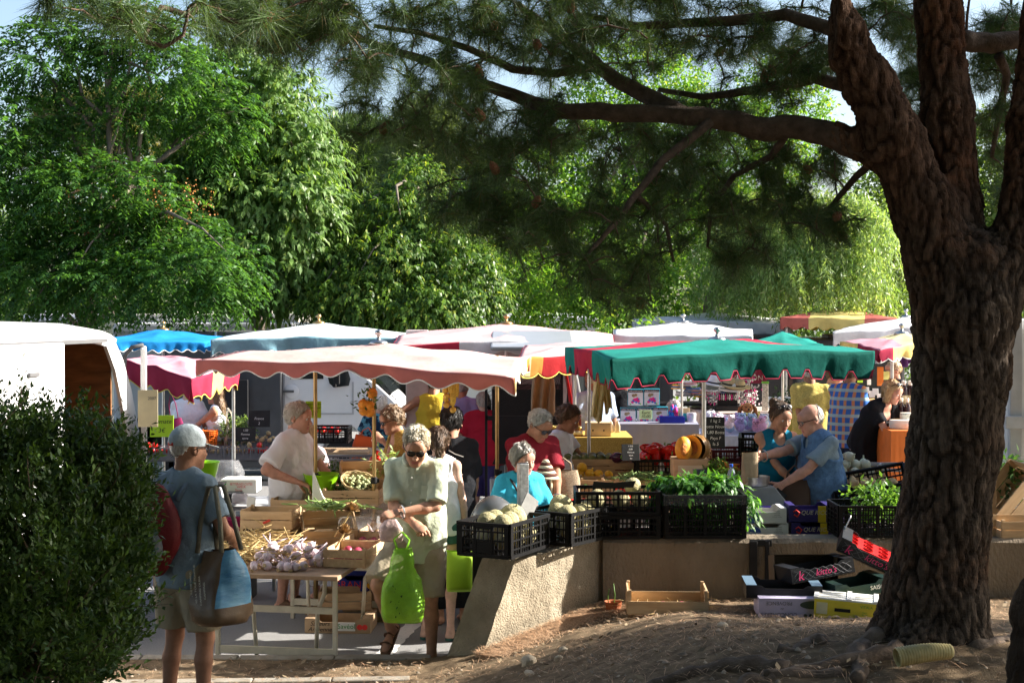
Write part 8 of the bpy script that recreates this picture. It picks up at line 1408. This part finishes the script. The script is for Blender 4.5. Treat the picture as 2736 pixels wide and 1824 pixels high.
p=Person('purse','woman with short ash hair and dark glasses bending over the carrots, purse in hand',1092,12.9,1082,-62,1.70,1.,'woman',lean=12,bust=.9,head=(-4,-20,0),arms={'R':dict(abs=W(1016,1262,12.4),to=1,hint=(-.5,.8,-.5),pose='grip'),'L':dict(abs=W(1022,1178,13.0),to=1,hint=(.6,.5,-.6),pose='point')},skin=SK_TAN);p.shirt(cloth('mustard_print',(.40,.26,.07),.4,60),.35,-.12,.018,.6,seed=71);p.trousers(NAVY,1.9,name='trousers');p.hair(HSHT,'short',12,900,.007);p.sunglasses();pu=thing('purse','black purse in the hand of the woman with short ash hair','purse',W(1010,1258,12.3));m=MB();m.box((0,0,0),(.12,.04,.07),(0,R(-12),0));m.build('wallet',BLACK,pu,bev=.01)
TD=cloth('tie_dye_cotton',(.10,.30,.38),.3,14,col2=(.012,.03,.06),thr=(.48,.56));p=Person('tiedye','white haired woman in blue black tie dyed top seen from behind at the bronze pole',1016,16.2,1053,185,1.56,1.1,'woman',head=(10,-10,0),belly=.4,arms={'L':dict(to=(.2,-.12,.9)),'R':dict(to=(-.16,-.2,.95))},skin=SK_PALE);p.shirt(TD,.6,-.22,.03,seed=81);p.trousers(cloth('cream_linen',(.64,.56,.46)),1.9,name='trousers');p.hair(HWHT,'short',14,500,.006);bag('shopping_bag','orange red paper bag hanging by the woman in the tie dyed top','bag',979,1165,15.9,.26,.36,.10,M('orange_red_paper',(.62,.10,.02),.6,.1),True,.95,hh=.1,lean=12);bag('cloth_bag','pale cloth bag below the tie dye top','bag',1022,1196,15.6,.34,.35,.14,MATS['cream_linen'],False,.9,puff=.3)
p=Person('tank','broad man in yellow sleeveless shirt seen from behind under the red canopy',1158,18.6,1000,182,1.84,1.18,'heavy',belly=.4,head=(0,-12,0),arms={'L':dict(to=(.34,-.06,1.02),hint=(.9,.4,-.3)),'R':dict(to=(-.34,-.10,1.05),hint=(-.9,.4,-.3))},skin=SK_TAN);p.shirt(YLW,nosleeve=True,hem=-.14,loose=.022,seed=91);p.trousers(BLKT,.8);p.hair(HBRN,'short',3,300)
p=Person('lavender','person in lavender shirt half hidden behind the red shirted woman',1232,18.2,1010,170,1.72,1.05,head=(0,-14,0),skin=SK_TAN);p.shirt(LAV,.7,-.12,.024,seed=92);p.trousers(BLKT,1.9,name='trousers');p.hair(HGRY,'short',13,300)
p=Person('redshirt','stout woman in red T-shirt and purple trousers seen from behind',1292,17.2,1046,178,1.63,1.34,'woman',hipw=1.05,head=(16,-6,0),arms={'L':dict(to=(.32,-.03,.82)),'R':dict(to=(-.32,-.10,.84))},skin=SK_PALE);p.shirt(REDT,.85,-.15,.026,seed=93,sfl=.03);p.trousers(PURPS,1.35,.03,'trousers');p.hair(HGRY,'short',15,600);p.shoes(BLACK)
p=Person('blackshirt','dark haired man in black T-shirt with white print seen from behind',1205,11.5,1087,192,1.72,1.,head=(-14,-10,0),arms={'L':dict(to=(.22,-.05,.84)),'R':dict(to=(-.2,-.16,.9))},skin=SK_TAN);p.shirt(BLKT,.85,-.14,.02,seed=94,sfl=.024);p.trousers(BLKT,1.9,name='trousers');p.hair(HBLK,'short',17,900,.008)
q=MB();c=V(p.P['chest'])+V((.04,.128,0));q.tube([c+V((-.12,0,.06)),c+V((-.05,.006,.085)),c+V((.0,.006,.115))],.005,5)
for k in range(5):q.tube([c+V((-.09+.03*math.sin(k*2),.008,.02-.05*k)),c+V((-.06,.012,.0-.05*k)),c+V((-.10,.008,-.02-.05*k))],.004,5)
q.build('shirt_print',WHITEP,p.root,True)
p=Person('ponytail','brown haired woman with tied hair and pale top behind the walking man',1172,10.95,1138,168,1.62,.96,'woman',head=(18,-8,0),arms={'L':dict(to=(.14,-.06,.82)),'R':dict(to=(-.2,-.05,.84))},skin=SK_PALE);p.shirt(WHT,nosleeve=True,hem=-.10,loose=.014,seed=95);p.trousers(GRNS,.35,.025,'shorts');p.hair(HBRN,'pony',19,900,.004);p.shoes(GRNS,'flipflop');bag('shopping_bag','lime green cooler bag standing on the asphalt left of the splayed wall','bag',1228,1470,10.6,.20,.30,.18,M('lime_fabric',(.36,.62,.03),.6,.1,6),False,1.,puff=.1)
p=Person('darkred','grey haired man in dark red T-shirt and glasses looking down at his hands',1412,11.8,1089,26,1.74,1.06,lean=10,head=(14,-34,0),belly=.4,arms={'R':dict(to=(-.02,-.36,1.02),hint=(-.9,.3,-.5),pose='grip'),'L':dict(to=(.07,-.38,1.0),hint=(.9,.3,-.5),pose='grip')},skin=SK_DARK);p.shirt(MARN,.85,-.14,.022,seed=96,sfl=.026);p.trousers(NAVY,1.9,name='jeans');p.hair(HGRY,'short',21,2000,.002);p.sunglasses(M('smoke_lens',(.06,.07,.09),.08),'glasses',1.02);lettering(p.root,'BOZ',tuple(p.P['waist']+p.fwd*.20+np.array([.10,0,.02])),(PI/2,0,0),.04,M('pale_ink'));wristwatch(p,'L')
hw=p.wpt(p.P['hcL']);bag('plastic_bag','white plastic bag hanging from the hands of the man in dark red','bag',0,0,0,.30,.34,.18,MATS['white_film'],True,.45,hw+V((-.06,0,-.08)),10,5,.4,.08);sb=bag('straw_bag','striped woven straw bag between the man in dark red and the dark haired woman','bag',1505,1255,11.7,.30,.36,.16,M('woven_straw',(.40,.31,.21),.85,.3,60,.8,120,stretch=(1,1,3)),True,.8,hh=.1,puff=.2);sc_=thing('striped_scarf','brown and cream striped scarf tied to the straw bag','scarf',W(1458,1260,11.55));m=MB();SRM=[M('scarf_cream',(.62,.54,.38),.9),M('scarf_brown',(.09,.03,.02),.9)];[m.lathe([(.02+.013*i,-.022*i),(.035+.013*i,-.022*(i+1))],(0,0,.10),16,m=i%2)for i in range(7)];[m.tube([(-.04+.02*i,0,-.04),(-.05+.025*i,-.01,-.2),(-.03+.03*i,0,-.30)],.011,6,i%2)for i in range(5)];m.build('scarf_cloth',SRM,sc_,True)
p=Person('darkhair','dark haired woman in white top seen in profile beside the honey stall',1478,12.9,1080,62,1.66,1.,'woman',lean=10,head=(6,-24,0),arms={'L':dict(to=(.12,-.42,.98),pose='grip')},skin=SK_DARK);p.shirt(WHT,.55,-.12,.016,seed=97);p.trousers(BEIGE,1.9,name='trousers');p.hair(HBRN,'short',23,900,.012);bag('plastic_bag','white plastic bag of fruit held by the dark haired woman','bag',1517,1228,12.4,.20,.42,.14,MATS['white_film'],True,.4,hh=.08,puff=.4,seed=2)
p=Person('turquoise','grey haired woman in turquoise T-shirt standing behind the square post',1385,10.95,1184,14,1.55,1.05,'woman',lean=8,head=(24,-10,0),bust=1.,arms={'R':dict(to=(-.02,-.26,1.02),hint=(-.9,.2,-.5),pose='grip',palm=(1,.3,0)),'L':dict(to=(.2,-.2,.8))},skin=SK_RED);p.shirt(AQUA,.95,-.14,.024,.2,seed=98,sfl=.03);p.trousers(BEIGE,1.9,name='trousers');p.hair(HGRY,'short',25,2600,.009);m=MB();c=p.P;m.tube([V(c['neckb'])+V((-.11,.02,.01)),V(c['neckb'])+V((-.08,-.10,-.06)),V(c['chest'])+V((-.01,-.165,-.02)),V(c['waist'])+V((.06,-.17,0))],.009,6);m.build('bag_strap',BLACK,p.root,True)
p=Person('teal','woman in sleeveless teal dress with sunglasses pushed up on her hair',2076,12.0,1072,8,1.68,.98,'woman',head=(16,-20,0),bust=.9,arms={'L':dict(to=(.20,-.28,1.04),hint=(.9,.2,-.5)),'R':dict(to=(.12,-.30,1.02),hint=(-.9,.3,-.6),pose='relaxed')},skin=SK_TAN);p.shirt(TEALD,nosleeve=True,hem=-.06,loose=.014,vneck=.5,name='dress_top',seed=99);p.skirt(TEALD,.55,.06,'dress_skirt');p.hair(HBRN,'bun',27,700,.002);p.sunglasses(up=1)
p=Person('denim','bald man in denim waistcoat holding a paper bag over the scale',2205,11.75,1078,-72,1.72,1.08,'heavy',lean=8,belly=.6,head=(-6,-18,0),arms={'R':dict(abs=W(2024,1222,11.6),to=1,hint=(-.3,.5,-.8),pose='grip'),'L':dict(to=(.10,-.45,1.12),hint=(.3,.5,-.8),pose='grip')},skin=SK_RED);p.shirt(BLUG,.75,-.06,.024,seed=101,sfl=.02);p.shirt(DENIM,nosleeve=True,hem=-.14,loose=.042,vneck=.2,name='waistcoat',seed=102,fold=.009);p.trousers(NAVY,1.9,.02,'jeans');p.hair(HGRY,'bald',29,200,-.005);p.glasses();wristwatch(p,'R')
m=MB();c=p.P['waist'];m.tube([V(c)+(V(p.sv)*math.cos(a)*.205-V(p.fwd)*math.sin(a)*.165)+V((0,0,-.13))for a in np.linspace(0,2*PI,25)],.022,6);m.build('belt',SOLE,p.root,True);bag('shopping_bag','dark brown shopping bag between the teal woman and the man in denim','bag',2122,1282,11.6,.26,.40,.14,M('dark_brown_leather',(.08,.045,.03),.5,.2),True,.9,hh=.12)
def seat(x,y,z,lab):
 t=thing('folding_chair',lab,'chair',(x,y,0));m=MB();m.box((0,0,z-.015),(.42,.42,.03));m.build('seat',BLACK,t,bev=.006);m=MB();m.box((0,.22,z+.3),(.42,.03,.3));m.build('backrest',BLACK,t,bev=.006)
 for sx in(-1,1):
  for sy in(-1,1):m=MB();m.bar((sx*.18,sy*.18,z-.031),(sx*.2,sy*.2,0),.025);m.build('leg',ALU,t)
p=Person('seated','grey haired person in yellow T-shirt sitting behind the toy boxes',1785,17.0,1009,30,1.68,1.02,z=.24,head=(8,-24,0),lean=6,arms={'L':dict(to=(.12,-.36,.92-.2)),'R':dict(to=(.0,-.36,.92-.2))},legs=dict(drop=.40,L=dict(to=(.14,-.42,0)),R=dict(to=(-.12,-.42,0))),skin=SK_DARK);p.shirt(cloth('pale_yellow_cotton',(.66,.50,.16)),.8,-.05,.022,seed=103);p.trousers(NAVY,1.9,name='trousers');p.hair(HGRY,'short',31,600,.006);p.glasses();seat(p.root.location.x,17.0,.68,'black folding stool under the person in yellow behind the toys')
p=Person('blackback','large person in black seen under the left edge of the green canopy',1668,16.7,985,200,1.80,1.2,'heavy',head=(0,0,0),arms={'L':dict(to=(.3,-.1,.95))},skin=SK_DARK);p.shirt(BLKT,.75,-.2,.03,seed=104);p.trousers(BLKT,1.9,name='trousers');p.hair(HBRN,'short',33,300)
p=Person('bluepale','person in pale blue shirt and dark blue trousers behind the hanging yellow cloth',1588,15.3,982,200,1.74,1.,head=(0,-14,0),skin=SK_DARK);p.shirt(cloth('pale_blue_cotton',(.34,.42,.58)),.8,-.14,.022,seed=105);p.trousers(NAVY,1.9,name='trousers');p.hair(HGRY,'bald',3,150)
yc=thing('hanging_cloth','pale yellow cloth hanging from the green canopy corner, wider left piece','cloth',W(1598,1000,12.6));
def drape(t,w_,top,bot,mat,seed):
 vs=[];n=18
 for j in range(13):
  v=j/12
  for i in range(n+1):u=i/n;vs.append((w_*(u-.5)*(1-.12*v)+.02*math.sin(3*v+seed),.03*math.sin(u*13+seed+v*2)*(.5+v),top+(bot-top)*v+.03*v*math.sin(u*5+seed)))
 o=mesh_obj('cloth',vs,[(j*(n+1)+i,(j+1)*(n+1)+i,(j+1)*(n+1)+i+1,j*(n+1)+i+1)for j in range(12)for i in range(n)],mat,t,True);solid(o,.003)
drape(yc,.11,.14,-.40,CREAMC,1);yc=thing('hanging_cloth','pale yellow cloth hanging from the green canopy corner, narrow right piece','cloth',W(1623,1000,12.7));drape(yc,.07,.10,-.33,CREAMC,4)
bc=thing('hanging_coat','brown coat hanging in the boot of the silver car','coat',W(1448,1010,15.4));drape(bc,.22,.22,-.42,M('tan_leather'),2)
p=Person('yellowback','man in yellow checked shirt seen from behind, hands behind his back',2166,17.2,968,184,1.76,1.08,head=(0,-12,0),arms={'L':dict(to=(.06,.17,.88),hint=(.9,.5,-.1)),'R':dict(to=(-.26,.03,.92),hint=(-.9,.5,-.1))},skin=SK_DARK);p.shirt(cloth('yellow_check',(.52,.42,.12),.25,70),.8,-.15,.024,seed=106,sfl=.024);p.trousers(BLKT,1.9,name='trousers');p.hair(HGRY,'bald',35,150)
p=Person('beige','man in beige top eating, right of the yellow shirted man',2222,17.9,975,70,1.70,.95,head=(0,-10,0),arms={'L':dict(to=(.02,-.20,1.46),hint=(.6,0,-1),pose='grip'),'R':dict(to=(-.05,-.2,1.2),hint=(-.5,0,-1))},skin=SK_RED);p.shirt(cloth('beige_knit',(.50,.42,.33)),.6,-.2,.02,seed=107);p.trousers(BEIGE,.9);p.hair(HBRN,'short',37,300);p.sunglasses()
def plaid():
 m=M('plaid_cotton',(.04,.13,.42),.85,.1,3,.8,16,spec=.1);nt=m.node_tree;b=nt.nodes['Principled BSDF'];co_=nt.nodes.new('ShaderNodeTexCoord');c=None
 for dr,sc,col,base in(('X',3.6,(.55,.24,.06),(.04,.13,.42)),('Z',3.2,(.32,.46,.45),None)):
  w_=nt.nodes.new('ShaderNodeTexWave');w_.bands_direction=dr;w_.inputs['Scale'].default_value=sc;nt.links.new(co_.outputs['Object'],w_.inputs['Vector']);f=_ramp(nt,w_.outputs['Fac'],[(.62,0.),(.75,.85)]);c=_mix(nt,base if c is None else c,col,f)
 nt.links.new(c,b.inputs['Base Color']);return m
p=Person('plaid','man in blue and orange plaid shirt and dark shorts at the bread counter',2262,16.6,965,140,1.74,1.08,lean=6,head=(10,-14,0),arms={'R':dict(to=(-.22,-.08,.84),hint=(-.6,.6,-.2)),'L':dict(to=(.0,-.46,1.1))},skin=SK_DARK);p.shirt(plaid(),.8,-.2,.03,seed=108,sfl=.028);p.trousers(NAVY,.9,.03,'shorts');p.hair(HBRN,'short',39,300);p.shoes(BLACK)
p=Person('blackdress','blond red haired woman in black dress leaning over the cheese table',2312,15.6,1008,38,1.70,1.12,'woman',lean=34,head=(10,-22,0),bust=1.2,arms={'L':dict(to=(.46,-.48,1.02),hint=(.5,.3,-.6)),'R':dict(to=(.02,-.52,.98),hint=(-.6,.3,-.8),pose='grip')},skin=SK_RED);p.shirt(BLKT,.7,-.1,.02,1.6,seed=109,name='dress_top');p.skirt(BLKT,.42,.03,'dress_skirt');p.trousers(cloth('mauve_linen',(.36,.30,.36)),1.9,.03,'trousers');p.hair(HBLO,'bob',41,900,.006);p.sunglasses(up=1)
p=Person('stallholder','fair haired stallholder in black with glasses behind the cheese counter',2394,18.6,962,-74,1.74,1.02,head=(0,-8,0),skin=SK_TAN);p.shirt(BLKT,.8,-.14,.022,seed=110);p.trousers(BLKT,1.9,name='trousers');p.hair(HBLO,'short',43,400);p.glasses()
vc=thing('hanging_cloth','violet cloth bundle hanging under the striped canopy beside the pine','cloth',W(2425,955,15.8));drape(vc,.16,.10,-.08,M('violet_drape'),3)
